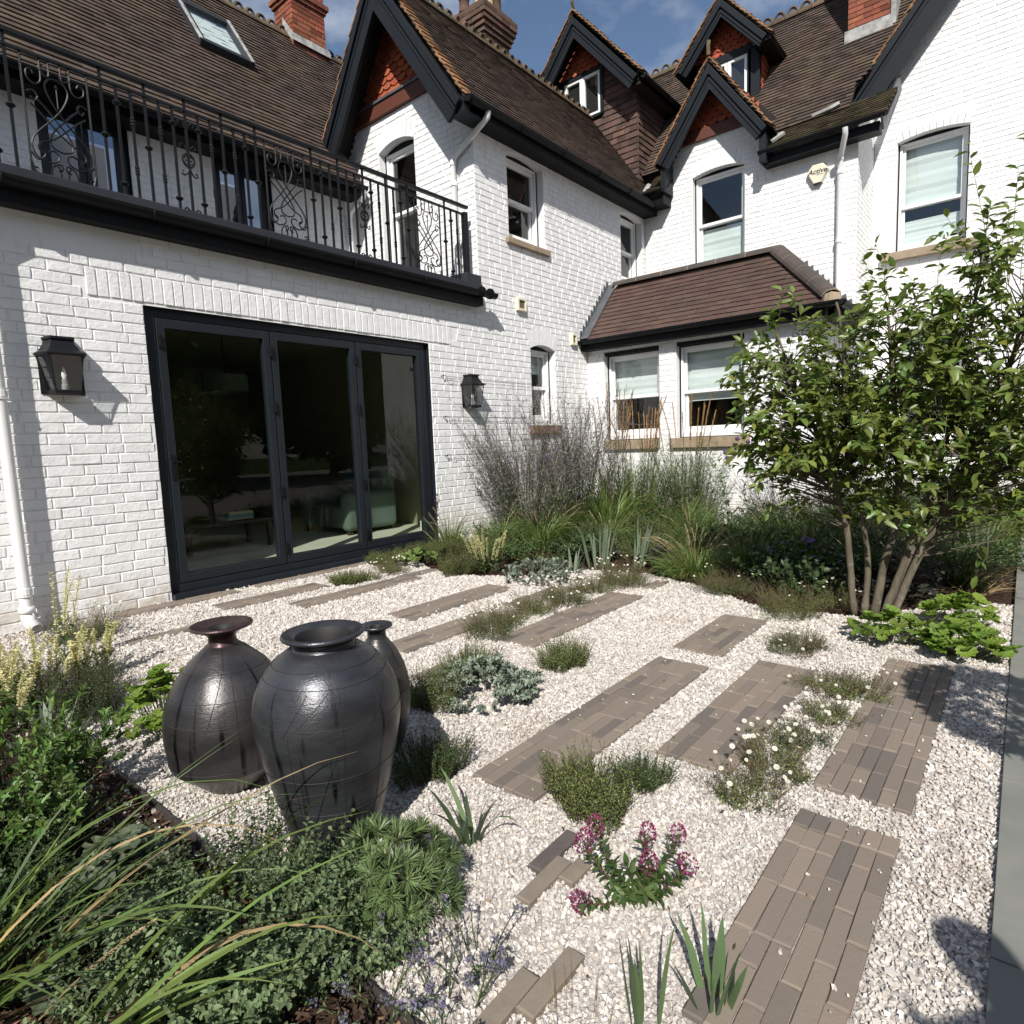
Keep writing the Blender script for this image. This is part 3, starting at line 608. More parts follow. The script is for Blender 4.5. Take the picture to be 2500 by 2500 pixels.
# back roof with its skylight and chimney
BR = 1.33; BU = Vector((0, 1, BR)).normalized(); BL = math.hypot(2.42, 2.42 * BR)
tiled(house, (-1.5, 1.93, 4.80), (1, 0, 0), BU, [(0, 0), (7.23, 0), (7.23, 0.9), (9.4, 0.9), (9.4, BL), (0, BL)], TILES, 0.165, 0.095, seed=9, deck=True)
mb = MB(); mb.box(-1.5, 5.72, 2.0, 2.29, 4.70, 4.79); mb.build('eaves_board', BLACK, house)
gutter(house, (-1.5, 1.88, 4.79), (5.70, 1.88, 4.79), 0.055)
ring_ridge(house, (2.6, 4.36, 8.05), (7.9, 4.36, 8.05), step=0.18)
chimney(house, 6.22, 6.84, 4.15, 4.65, 7.6, 8.50, [(8.50, 8.56, 0.03), (8.56, 8.64, 0.06), (8.64, 9.5, 0.0)], CHIM, 'tall red brick chimney on the back roof ridge')
mb = MB(); mb.add([(6.16, 4.11, 7.84), (6.9, 4.11, 7.84), (6.9, 4.13, 7.96), (6.16, 4.13, 7.96)], [(0, 1, 2, 3)]); mb.add([(6.2, 4.12, 7.80), (6.2, 4.4, 8.16), (6.2, 4.4, 8.3), (6.2, 4.12, 7.95)], [(0, 1, 2, 3)]); mb.build('chimney_flashing', LEADWHITE, house)
def on_back(x, t, h): return Vector((x, 1.93, 4.80)) + BU * t + Vector((0, -BU.z, BU.y)) * h
def slab_back(mb, x0, x1, t0, t1, h0, h1): mb.hexa([on_back(x0, t0, h0), on_back(x1, t0, h0), on_back(x1, t1, h0), on_back(x0, t1, h0), on_back(x0, t0, h1), on_back(x1, t0, h1), on_back(x1, t1, h1), on_back(x0, t1, h1)])
mb = MB(); t0, t1, x0, x1 = 2.10, 3.08, 4.18, 4.91
for (a, b, c, d) in ((x0, x0 + .07, t0, t1), (x1 - .07, x1, t0, t1), (x0 + .07, x1 - .07, t0, t0 + .08), (x0 + .07, x1 - .07, t1 - .08, t1)): slab_back(mb, a, b, c, d, 0.0, 0.10)
skl = mb.build('skylight', UPSTAND, house, bevel=0.006)
mb = MB(); mb.add([on_back(x0 + .07, t0 + .08, .07), on_back(x1 - .07, t0 + .08, .07), on_back(x1 - .07, t1 - .08, .07), on_back(x0 + .07, t1 - .08, .07)], [(0, 1, 2, 3)]); mb.build('pane', GLASS, skl, recalc=False)
mb = MB(); mb.add([on_back(x0 + .05, t0 + .06, .02), on_back(x1 - .05, t0 + .06, .02), on_back(x1 - .05, t1 - .06, .02), on_back(x0 + .05, t1 - .06, .02)], [(0, 1, 2, 3)]); mb.build('blind', BLIND, skl, recalc=False)  # pale sheet under the pane stands in for clouds reflected in the glass
mb = MB(); slab_back(mb, x0 - .02, x0 + .02, t0, t1, 0.1, 0.115); slab_back(mb, x1 - .05, x1 - .01, t0, t1, 0.1, 0.115); mb.build('skylight_trim', LEADWHITE, skl)

# right-hand range: wall with the gablet
def c_b(z):
    if z < 5.42: return (0.0, 3.29)
    h = (6.85 - z) / 1.41; return (1.3 - min(h, 0.86), 1.3 + min(h, 0.86))
cw = brickwall('wall', house, CW, c_b, (-0.1, 5.97), (OC,), seed=15)
arch(CW, OC, cw); reveal(CW, OC, 0.12, cw, PAINT)
sash_window(house, CW, OC, 0.11, 'sash window under the small gable', split=0.5, lowblind=0.46)
tm = MB(); CW.slab(tm, 0.45, 1.93, 5.95, 6.12, -0.05, 0.05); tm.build('red_timber_band', TIMBER, house, bevel=0.006)
tiled(house, CW.P(0.62, 6.13, 0.004), (0, -1, 0), (0, 0, 1), [(-0.08, 0), (1.36, 0), (0.68, 0.76)], REDTILE, 0.15, 0.085, 0.014, name='gable_tile', own=True, seed=13, tilt=0.02, clubs=True)
gb = MB(); gb.add([CW.P(0.4, 5.9, -.04), CW.P(2.2, 5.9, -.04), CW.P(1.3, 6.95, -.04)], [(0, 1, 2)]); gb.build('gable_backing', DARKIN, house)
barge(house, (9.86, -0.44, 5.66), (9.86, -1.3, 6.84), (9.86, -2.16, 5.66), drop=0.20)
GU = 1.39
for sg, sd in ((1, 21), (-1, 22)):
    y0 = -1.3 + sg * 0.92; tiled(house, (9.85, y0, 6.92 - 0.92 * GU), (1, 0, 0), (0, -sg, GU), [(0, 0), (0.55, 0), (1.5, 1.5), (0, 1.575)], TILES, 0.165, 0.095, seed=sd, deck=True)
    verge(house, (9.88, y0, 6.93 - 0.92 * GU), (9.88, -1.3, 6.93), seed=sd)
ring_ridge(house, (9.86, -1.3, 6.96), (11.3, -1.3, 6.96), holes=False, step=0.2)
mb = MB(); mb.tube([(9.84, -1.3, 6.97), (9.83, -1.3, 7.10), (9.86, -1.3, 7.18)], 0.03, 6); mb.build('ridge_finial', RIDGE, house)
for yy in ((-2.14, -2.04), (-0.54, -0.46)): mb = MB(); mb.box(9.90, 10.2, *yy, 5.22, 5.72); mb.build('eaves_end', SLATE, house)
# its main roof: shallow skirt at the eaves, then the steep slope
SK = (0.60, 0.47); 
tiled(house, (9.93, -2.10, 5.37), (0, -1, 0), (SK[0], 0, SK[1]), [(0, 0), (1.58, 0), (1.58, 0.98), (1.15, 0.92), (0, 0.86)], MOSSY, 0.165, 0.09, seed=31, deck=True, tilt=0.02)
tiled(house, (9.95, -0.08, 5.30), (0, -1, 0), (SK[0], 0, SK[1]), [(0, 0), (0.46, 0), (0.46, 0.75), (0, 0.75)], MOSSY, 0.165, 0.09, seed=32, deck=True, tilt=0.02)
MU = Vector((1, 0, 1.3)).normalized()
ml = math.hypot(2.2, 2.2 * 1.3)
def mainslope(y): return None
t5 = lambda y: (6.16 + 1.26 * (-2.99 - y) - 5.82) / 1.3 * math.hypot(1, 1.3)
tiled(house, (10.48, 2.5, 5.82), (0, -1, 0), MU, [(1.0, 0), (5.62, 0), (5.62, 0.55), (7.6, t5(-5.1)), (7.6, ml), (1.0, ml)], TILES, 0.165, 0.088, seed=33, deck=True)
tiled(house, (14.88, 2.5, 5.82), (0, -1, 0), (-1, 0, 1.3), [(0, 0), (7.6, 0), (7.6, ml), (0, ml)], TILES, 0.3, 0.2, seed=34, deck=True)
ring_ridge(house, (12.68, 2.2, 8.72), (12.68, -3.4, 8.72), step=0.22)
gutter(house, (9.93, -2.02, 5.375), (9.93, -3.66, 5.375), 0.052)
mb = MB(); mb.box(10.02, 10.21, -3.58, -2.06, 5.20, 5.325); mb.build('eaves_board', BLACK, house)
gutter(house, (9.86, -0.10, 5.27), (9.86, -0.52, 5.27), 0.05)
mb = MB(); mb.box(9.92, 10.21, -0.5, -0.02, 5.06, 5.2); mb.build('eaves_board', BLACK, house)
mb = MB(); mb.beam((9.95, -3.62, 5.27), (11.3, -3.62, 6.28), 0.03, 0.2, up=(-0.6, 0, 0.8)); mb.build('verge_board', LEADGREY, house)
mb = MB(); mb.hexa([(9.88, -3.68, 5.33), (11.4, -3.68, 6.52 - 0.0), (11.4, -3.3, 6.52), (9.88, -3.3, 5.33), (9.88, -3.68, 5.36), (11.4, -3.68, 6.55), (11.4, -3.3, 6.55), (9.88, -3.3, 5.36)]); 
mb = MB(); mb.tube([(10.05, -0.05, 5.30), (10.20, -0.10, 5.52)], 0.05, 6); mb.build('valley_flashing', LEADWHITE, house)
mb = MB(); mb.tube([(10.50, -2.98, 5.93), (10.46, -2.88, 5.89), (10.50, -2.62, 5.88)], 0.035, 5); mb.tube([(10.15, -2.24, 5.62), (10.1, -2.33, 5.60), (10.02, -2.18, 5.50)], 0.03, 5); mb.build('lead_dressing', LEADWHITE, house)
chimney(house, 11.62, 12.5, -3.42, -2.84, 6.8, 10.2, (), CHIM, 'red brick chimney on the main roof at the top edge')
mb = MB(); mb.hexa([(11.59, -3.46, 7.15), (11.61, -3.46, 7.15), (11.61, -2.80, 7.15), (11.59, -2.80, 7.15), (11.59, -3.46, 7.45), (11.61, -3.46, 7.45), (11.61, -2.80, 7.45), (11.59, -2.80, 7.45)])
mb.box(11.6, 12.5, -3.50, -3.43, 7.2, 10.0); mb.build('chimney_flashing', LEADWHITE, house)
# plain return between that wall and the big gable
brickwall('wall', house, STRIP, lambda z: (10.22 + max(0, (z - 5.45) / 0.78), 11.35), (-0.1, 6.0), (), seed=18)
# big right-hand gable
def d_b(z):
    if z < 6.1: return (3.29, 8.6)
    return (min(5.3, 3.29 + (z - 6.1) / 1.26), 8.6)
dwl = brickwall('wall', house, DW, d_b, (-0.1, 8.7), (OD1, OD2), seed=20)
for o in (OD1, OD2): arch(DW, o, dwl); reveal(DW, o, 0.12, dwl, PAINT)
sash_window(house, DW, OD1, 0.11, 'large sash window on the right-hand gable', sill=(0.16, 0.12, 0.10), split=0.42, blind=0.55, lowblind=0.3)
sash_window(house, DW, OD2, 0.11, 'ground floor sash window behind the small tree', sill=(0.1, 0.12, 0.08), split=0.5, blind=0.2)
barge(house, (11.05, -2.99, 6.10), (11.05, -5.3, 9.01), None, drop=0.36)
verge(house, (11.08, -2.95, 6.08), (11.08, -5.3, 9.04), seed=41)
tiled(house, (11.03, -2.95, 6.06), (1, 0, 0), (0, -1, 1.26), [(0, 0), (0.3, 0), (3.2, 2.2), (3.2, 3.75), (0, 3.75)], TILES, 0.2, 0.12, seed=42, deck=True)
tiled(house, (11.03, -7.65, 6.06), (1, 0, 0), (0, 1, 1.26), [(0, 0), (4, 0), (4, 3.75), (0, 3.75)], TILES, 0.3, 0.2, seed=43, deck=True)
# tile hung tower with casement
tw_ = 'tile_hung_tower'
mb = MB(); mb.box(10.44, 13.4, 0.24, 2.3, 5.0, 7.25); tower = mb.build(tw_, DARKIN, house)
TF = Fr((10.40, 0, 0), (0, -1, 0)); TS = Fr((0, 0.2, 0), (1, 0, 0))
zz = [(-2.3, 5.5), (-0.2, 5.5)]
tiled(tower, TF.P(-2.34, 5.55, 0.004), (0, -1, 0), (0, 0, 1), [(0, 0), (2.14, 0), (2.14, 1.72), (1.45, 1.72), (1.45, 1.52), (0, 1.52)], HUNG, 0.165, 0.105, seed=51, tilt=0.022, name='hung_tile')
tiled(tower, TS.P(10.39, 5.55, 0.004), (1, 0, 0), (0, 0, 1), [(0, 0), (2.6, 0), (2.6, 1.72), (0, 1.72)], HUNG, 0.165, 0.105, seed=52, tilt=0.022, name='hung_tile')
mb = MB(); mb.add([TF.P(-2.3, 7.2, -.02), TF.P(-0.2, 7.2, -.02), TF.P(-1.25, 8.62, -.02)], [(0, 1, 2)]); mb.build('gable_backing', DARKIN, tower)
tiled(tower, TF.P(-2.05, 7.94, 0.004), (0, -1, 0), (0, 0, 1), [(0.2, 0), (1.42, 0), (0.81, 0.66)], REDTILE, 0.15, 0.085, 0.014, name='gable_tile', own=True, seed=53, tilt=0.02, clubs=True)
tiled(tower, TF.P(-0.9, 7.27, 0.004), (0, -1, 0), (0, 0, 1), [(0, 0), (0.7, 0), (0, 0.68)], HUNG, 0.165, 0.105, seed=54, tilt=0.022, name='hung_tile')
def casement(par, fr, a0, a1, z0, z1, n=2):
    mb = MB(); f = 0.05
    for (a, b, c, d) in ((a0 - .06, a0, z0 - .03, z1 + .05), (a1, a1 + .06, z0 - .03, z1 + .05), (a0, a1, z1, z1 + .05), (a0, a1, z0 - .05, z0)): fr.slab(mb, a, b, c, d, -0.06, 0.05)
    w = mb.build('window', SLATE, par)
    mid = [(a0 + (a1 - a0) * i / n + .004, a0 + (a1 - a0) * (i + 1) / n - .004) for i in range(n)]
    for a, b in mid:
        mb = MB()
        for (p, q, c, d) in ((a, a + f, z0, z1), (b - f, b, z0, z1), (a + f, b - f, z1 - f, z1), (a + f, b - f, z0, z0 + f)): fr.slab(mb, p, q, c, d, -0.02, 0.03)
        mb.build('casement', WHITE, w, bevel=0.003)
        mb = MB(); mb.quad(fr.P(a + f, z0 + f, 0.0), fr.P(b - f, z0 + f, 0.0), fr.P(b - f, z1 - f, 0.0), fr.P(a + f, z1 - f, 0.0)); mb.build('pane', GLASS, w, recalc=False)
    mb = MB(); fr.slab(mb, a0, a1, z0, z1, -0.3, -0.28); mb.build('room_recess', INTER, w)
casement(tower, TF, -1.70, -0.92, 7.13, 7.86)
TT = 1.14
for sg, sd in ((1, 61), (-1, 62)):
    y0 = 1.25 + sg * 1.34; L_ = math.hypot(1.34, 1.34 * TT); tiled(house, (10.04, y0, 8.80 - 1.34 * TT), (1, 0, 0), (0, -sg, TT), [(0, 0), (1.9, 0), (3.0, L_), (0, L_)], TILES, 0.165, 0.095, seed=sd, deck=True)
    verge(house, (10.06, y0, 8.81 - 1.34 * TT), (10.06, 1.25, 8.81), seed=sd)
barge(house, (10.03, 0.0, 7.26), (10.03, 1.25, 8.70), (10.03, 2.5, 7.26), drop=0.22)
ring_ridge(house, (10.04, 1.25, 8.84), (12.9, 1.25, 8.84), holes=False, step=0.18)
mb = MB(); mb.tube([(10.06, 1.25, 8.86), (10.02, 1.25, 8.94), (10.03, 1.25, 9.02)], 0.03, 6); mb.build('ridge_finial', RIDGE, house)
mb = MB(); mb.box(10.1, 12.2, -0.02, 0.18, 7.16, 7.22); mb.box(10.08, 10.4, 0.0, 0.16, 7.22, 7.36); mb.build('eaves_board', DARKIN, house)
gutter(house, (10.05, -0.10, 7.25), (11.9, -0.10, 7.25), 0.05)
# small dormer on the main roof
DF = Fr((11.30, 0, 0), (0, -1, 0)); DS = Fr((0, -1.60, 0), (1, 0, 0))
mb = MB(); mb.box(11.33, 13.0, -1.57, -0.52, 6.3, 7.62); dormer = mb.build('dormer', DARKIN, house)
casement(dormer, DF, 0.72, 1.40, 6.86, 7.58, 2)
mb = MB(); DF.slab(mb, 1.42, 1.60, 6.5, 7.62, -0.05, 0.05); DF.slab(mb, 0.5, 0.68, 6.5, 7.62, -0.05, 0.05); DF.slab(mb, 0.5, 1.6, 7.63, 7.70, -0.05, 0.05); mb.build('corner_post', SLATE, dormer, bevel=0.004)
tiled(dormer, DS.P(11.36, 6.6, 0.004), (1, 0, 0), (0, 0, 1), [(0, 0), (0.6, 0), (0.75, 1.0), (0, 1.0)], REDTILE, 0.15, 0.10, seed=71, tilt=0.022, name='hung_tile')
mb = MB(); mb.add([DF.P(0.4, 7.7, -.02), DF.P(1.7, 7.7, -.02), DF.P(1.05, 8.42, -.02)], [(0, 1, 2)]); mb.build('gable_backing', DARKIN, dormer)
tiled(dormer, DF.P(0.45, 7.71, 0.004), (0, -1, 0), (0, 0, 1), [(0, 0), (1.2, 0), (0.6, 0.66)], REDTILE, 0.12, 0.08, 0.014, name='gable_tile', own=True, seed=72, tilt=0.02, clubs=True)
barge(house, (10.99, -0.30, 7.56), (10.99, -1.05, 8.42), (10.99, -1.80, 7.56), drop=0.17)
for sg, sd in ((1, 73), (-1, 74)):
    y0 = -1.05 + sg * 0.82; L_ = math.hypot(0.82, 0.82 * TT); tiled(house, (10.98, y0, 8.48 - 0.82 * TT), (1, 0, 0), (0, -sg, TT), [(0, 0), (0.85, 0), (1.6, L_), (0, L_)], TILES, 0.165, 0.095, seed=sd, deck=True)
    verge(house, (11.0, y0, 8.49 - 0.82 * TT), (11.0, -1.05, 8.49), seed=sd)
ring_ridge(house, (10.99, -1.05, 8.52), (12.5, -1.05, 8.52), holes=False, step=0.18)
mb = MB(); mb.box(11.0, 11.75, -1.86, -1.58, 7.5, 7.57); mb.build('eaves_board', BLACK, house)

# bay with its own hipped roof
by = brickwall('wall', house, BAY, lambda z: (0, 3.3), (-0.1, 2.62), (OB1, OB2), seed=25)
brickwall('wall', house, BAYSIDE, lambda z: (8.26, 10.22), (-0.1, 2.62), (), seed=26)
for o in (OB1, OB2): reveal(BAY, o, 0.13, by, PAINT)
OB1b = Op(0.30, 1.20, 1.20, 2.46); OB2b = Op(1.46, 2.40, 1.20, 2.46)
sash_window(house, BAY, OB1b, 0.11, 'left sash window of the bay', sill=(0.0, 0.14, 0.06), split=0.50, blind=0.52)
sash_window(house, BAY, OB2b, 0.11, 'right sash window of the bay', sill=(0.08, 0.14, 0.06), split=0.50, blind=0.60)
mb = MB(); BAY.slab(mb, 0.26, 1.2, 2.47, 2.62, -0.12, -0.03); BAY.slab(mb, 1.46, 2.42, 2.47, 2.62, -0.12, -0.03); mb.build('black_lintel', BLACK, house)
mb = MB(); mb.box(8.09, 8.25, -3.40, -0.002, 2.56, 2.66); mb.box(8.26, 9.9, -3.46, -3.31, 2.56, 2.66); mb.build('eaves_board', BLACK, house)
BS = 1.045; bl = math.hypot(0.89, 0.89 * BS)
mb = MB(); mb.add([(8.08, 0, 2.66), (8.97, 0, 3.6), (8.97, -2.62, 3.6), (8.08, -3.5, 2.66), (10.2, -3.5, 2.66), (10.2, -2.62, 3.6), (10.2, 0, 3.6)], [(0, 1, 2, 3), (3, 2, 5, 4), (1, 6, 5, 2)])
br_ = mb.build('bay_roof', DARKIN, house)
tiled(br_, (8.06, -0.14, 2.70), (0, -1, 0), (1, 0, BS), [(0, 0), (3.37, 0), (2.48, bl), (0, bl)], BAYTILES, 0.18, 0.1, seed=81, own=True, tilt=0.016)
tiled(br_, (8.07, -3.50, 2.70), (1, 0, 0), (0, 1, BS), [(0, 0), (2.15, 0), (2.15, bl), (0.89, bl)], BAYTILES, 0.18, 0.1, seed=82, tilt=0.016)
def halfround(a, b, r, n, parent, name='ridge_tile', m=HIPTILE):
    a = Vector(a); b = Vector(b); d = (b - a) / n; u = d.normalized(); side = u.cross(Vector((0, 0, 1))).normalized(); up = side.cross(u)
    for i in range(n):
        mb = MB(); k = 8; p, q = a + d * (i + .012), a + d * (i + 0.988)
        for rad, pt in ((r, p), (r, q), (r - .02, q), (r - .02, p)):
            for j in range(k + 1): t = math.pi * j / k; mb.v.append(tuple(pt + side * math.cos(t) * rad + up * (math.sin(t) * rad * .8)))
        for s_ in range(4):
            for j in range(k): mb.f.append((s_ * (k + 1) + j, s_ * (k + 1) + j + 1, ((s_ + 1) % 4) * (k + 1) + j + 1, ((s_ + 1) % 4) * (k + 1) + j))
        mb.build(name, m, parent, smooth=False)
    mb = MB()
    for i in range(n + 1):
        p = a + d * i; mb.tube([p + side * math.cos(math.pi * j / 8) * (r - .006) + up * (math.sin(math.pi * j / 8) * (r - .006) * .8) for j in range(9)], 0.008, 4)
    mb.build('mortar_joint', STONE, parent)
halfround((8.95, -0.12, 3.62), (8.95, -2.62, 3.62), 0.11, 6, br_)
halfround((8.95, -2.60, 3.62), (8.13, -3.44, 2.77), 0.12, 4, br_)
mb = MB(); mb.lathe((8.10, -3.46, 2.70), [(0.0, 0.0), (0.11, 0.0), (0.09, 0.09), (0.0, 0.12)], 10); mb.build('mortar_end', STONE, br_)
gutter(house, (8.03, -0.02, 2.70), (8.03, -3.56, 2.70), 0.058); gutter(house, (7.99, -3.56, 2.70), (10.05, -3.56, 2.70), 0.058)
# stepped lead flashings
def stepflash(fr, pts, parent):
    mb = MB(); n = 11; (a0, z0), (a1, z1) = pts
    for i in range(n):
        t0, t1 = i / n, (i + 1) / n; x0 = a0 + (a1 - a0) * t0; x1 = a0 + (a1 - a0) * t1; y0 = z0 + (z1 - z0) * t0; y1 = z0 + (z1 - z0) * t1
        mb.add([fr.P(x0, y0 - .02, .012), fr.P(x1, y1 - .02, .012), fr.P(x1, y1 + .05, .012), fr.P(x0 + (x1 - x0) * .2, y1 + .07, .012)], [(0, 1, 2, 3)])
    mb.build('step_flashing', LEADGREY, parent)
stepflash(P1, ((8.05, 2.72), (8.92, 3.66)), br_); stepflash(CW, ((3.42, 2.78), (2.60, 3.68)), br_)
mb = MB(); mb.add([(8.06, -0.004, 2.72), (8.95, -0.004, 3.66), (8.95, -0.15, 3.66), (8.06, -0.15, 2.72)], [(0, 1, 2, 3)]); mb.v = [(x, y, z + 0.018) for x, y, z in mb.v]; mb.build('lead_soaker', LEADGREY, br_)

# sliding folding doors of the garden room
mb = MB(); OF = [(1.995, 2.075, 0.10, 2.385), (4.865, 4.94, 0.10, 2.385), (2.075, 4.865, 2.305, 2.385), (2.075, 4.865, 0.10, 0.165)]
for a, b, z0, z1 in OF: P1.slab(mb, a, b, z0, z1, -0.13, -0.05)
door = mb.build('glazed_door', DOORGREY, house, bevel=0.004); door['label'] = 'wide anthracite three leaf glazed door to the garden'
mb = MB(); P1.slab(mb, 1.99, 4.95, 0.03, 0.098, -0.13, 0.05); mb.build('door_sill', DOORGREY, door, bevel=0.004)
mb = MB(); P1.slab(mb, 1.99, 4.95, -0.03, 0.028, -0.13, 0.02); mb.build('sill_brick', TIMBER, door)
for a0, a1 in ((2.08, 3.035), (3.045, 3.965), (3.975, 4.86)):
    mb = MB(); f = 0.065
    for (p, q, z0, z1) in ((a0, a0 + f, 0.17, 2.30), (a1 - f, a1, 0.17, 2.30), (a0 + f, a1 - f, 2.225, 2.30), (a0 + f, a1 - f, 0.17, 0.245)): P1.slab(mb, p, q, z0, z1, -0.115, -0.045)
    lf = mb.build('door_leaf', DOORGREY, door, bevel=0.005)
    mb = MB(); mb.quad(P1.P(a0 + f, .245, -.08), P1.P(a1 - f, .245, -.08), P1.P(a1 - f, 2.225, -.08), P1.P(a0 + f, 2.225, -.08)); mb.build('pane', DOORGLASS, door, recalc=False)
for a in (3.04, 3.97, 2.10):
    for z in ((2.12, 1.62, 0.85, 0.32) if a > 2.5 else (2.12,)):
        mb = MB(); P1.slab(mb, a - .014, a + .014, z - .05, z + .05, -0.045, -0.022); mb.build('hinge', BLACK, door, bevel=0.004)
mb = MB(); P1.slab(mb, 2.10, 2.125, 1.02, 1.22, -0.045, -0.035); mb.tube([P1.P(2.112, 1.17, -.035), P1.P(2.112, 1.17, 0.0), P1.P(2.16, 1.16, 0.004)], 0.008, 6); mb.build('door_handle', BLACK, door)
# room behind the doors
ROOM = mat('olive_room_wall', (0.26, 0.26, 0.17), 0.9, var=0.1); FLOOR = mat('pale_limestone_floor', (0.62, 0.62, 0.52), 0.5, var=0.1, varscale=2); REVG = mat('pale_green_room_trim', (0.52, 0.60, 0.44), 0.6)
rm = MB(); rm.quad((1.3, 0.11, 0.15), (5.7, 0.11, 0.15), (5.7, 5.6, 0.15), (1.3, 5.6, 0.15)); rm.build('room_floor', FLOOR, house, recalc=False)
rm = MB(); rm.quad((1.3, 5.6, 0.06), (5.7, 5.6, 0.06), (5.7, 5.6, 2.7), (1.3, 5.6, 2.7)); rm.quad((1.3, 0.11, 0.06), (1.3, 5.6, 0.06), (1.3, 5.6, 2.7), (1.3, 0.11, 2.7)); rm.quad((5.7, 5.6, 0.06), (5.7, 0.11, 0.06), (5.7, 0.11, 2.7), (5.7, 5.6, 2.7)); rm.quad((1.3, 0.11, 2.7), (1.3, 5.6, 2.7), (5.7, 5.6, 2.7), (5.7, 0.11, 2.7)); rm.quad((1.3, 0.112, 0.06), (1.98, 0.112, 0.06), (1.98, 0.112, 2.7), (1.3, 0.112, 2.7)); rm.quad((4.96, 0.112, 0.06), (5.7, 0.112, 0.06), (5.7, 0.112, 2.7), (4.96, 0.112, 2.7)); rm.quad((1.9, 0.112, 2.39), (5, 0.112, 2.39), (5, 0.112, 2.7), (1.9, 0.112, 2.7))
rm.build('room_walls', ROOM, house, recalc=False)
rm = MB(); rm.box(5.40, 5.66, 0.45, 0.75, 0.07, 2.68); rm.box(5.36, 5.68, 0.42, 0.78, 0.07, 0.26); rm.build('room_pier', REVG, house, bevel=0.01)
# ================================================================ GROUND
SOIL = mat('bark_mulch_soil', (0.060, 0.036, 0.024), 0.95, col2=(0.030, 0.020, 0.015), varscale=14, bumps=((40, 0.8, 0.02), (120, 0.6, 0.008)), spec=0.1)
LAWN = mat('rough_lawn', (0.045, 0.075, 0.020), 0.95, col2=(0.03, 0.05, 0.015), varscale=3, bumps=((60, 0.6, 0.02),), spec=0.1)
GRAVB = mat('fine_white_gravel', (0.50, 0.465, 0.435), 0.9, col2=(0.34, 0.31, 0.29), varscale=55, bumps=((70, 0.9, 0.012),), spec=0.15)
STONES = mat('white_gravel_stones', (0.72, 0.67, 0.635), 0.8, islcol=((0.54, 0.50, 0.452), (0.59, 0.56, 0.52), (0.50, 0.455, 0.41), (0.57, 0.53, 0.485), (0.45, 0.41, 0.365), (0.53, 0.48, 0.43), (0.62, 0.60, 0.565), (0.36, 0.33, 0.305)), island=0.08, spec=0.2)
PAVER = mat('clay_paver', (0.205, 0.165, 0.132), 0.85, islcol=((0.235, 0.195, 0.155), (0.215, 0.175, 0.142), (0.180, 0.150, 0.124), (0.228, 0.190, 0.150), (0.200, 0.166, 0.136), (0.140, 0.121, 0.106), (0.225, 0.183, 0.148), (0.185, 0.152, 0.127)), objrand=1, island=0.06, bumps=((45, 0.3, 0.004), (160, 0.35, 0.002)), spec=0.2)
SLAB = mat('grey_porcelain_paving', (0.215, 0.215, 0.195), 0.7, spec=0.2, col2=(0.175, 0.178, 0.162), varscale=6, bumps=((120, 0.15, 0.001),))
GROUT = mat('pale_joint_grit', (0.36, 0.32, 0.28), 0.95, var=0.5, varscale=60)
STEEL = mat('dark_steel_edging', (0.05, 0.04, 0.035), 0.6)
def sheet(name, ys, x0, x1, dz, m):
    mb = MB()
    for a, b in zip(ys[:-1], ys[1:]): mb.quad((x0, a, gz(a) + dz), (x1, a, gz(a) + dz), (x1, b, gz(b) + dz), (x0, b, gz(b) + dz))
    o = mb.build(name, m, recalc=False); o['kind'] = 'structure'; return o
ground = sheet('ground', [-150, -3, 0, 150], -150, 150, -0.035, LAWN)
soil = sheet('soil_bed', [-5.25, -3, 0, 0.05], -1.2, 12, -0.012, SOIL)
EDGE = [(4.97, 0.02), (4.2, -0.45), (3.95, -0.95), (4.02, -1.5), (4.25, -1.85), (4.75, -2.1), (4.90, -2.75), (4.70, -3.3), (4.35, -3.85), (4.40, -4.45), (4.75, -4.72), (5.15, -4.95), (5.2, -5.247)]
gravel_poly = [(0.74, 0.02)] + EDGE + [(0.74, -5.247)]
mb = MB(); 
for i in range(len(EDGE) - 1):
    (xa, ya), (xb, yb) = EDGE[i], EDGE[i + 1]
    n = max(1, int(abs(ya - yb) / 0.3))
    for k in range(n):
        t0, t1 = k / n, (k + 1) / n; p = (xa + (xb - xa) * t0, ya + (yb - ya) * t0); q = (xa + (xb - xa) * t1, ya + (yb - ya) * t1)
        if abs(p[1] - q[1]) > 1e-4: mb.quad((0.74, p[1], gz(p[1])), (0.74, q[1], gz(q[1])), (q[0], q[1], gz(q[1])), (p[0], p[1], gz(p[1])))
gravel = mb.build('gravel_ground', GRAVB); gravel['kind'] = 'structure'
mb = MB(); mb.box(0.728, 0.738, -5.24, -1.2, -0.05, 0.022); e_ = mb.build('bed_edging', STEEL); tag(e_, 'thin dark steel edging between the gravel and the left planting bed', 'garden edging')
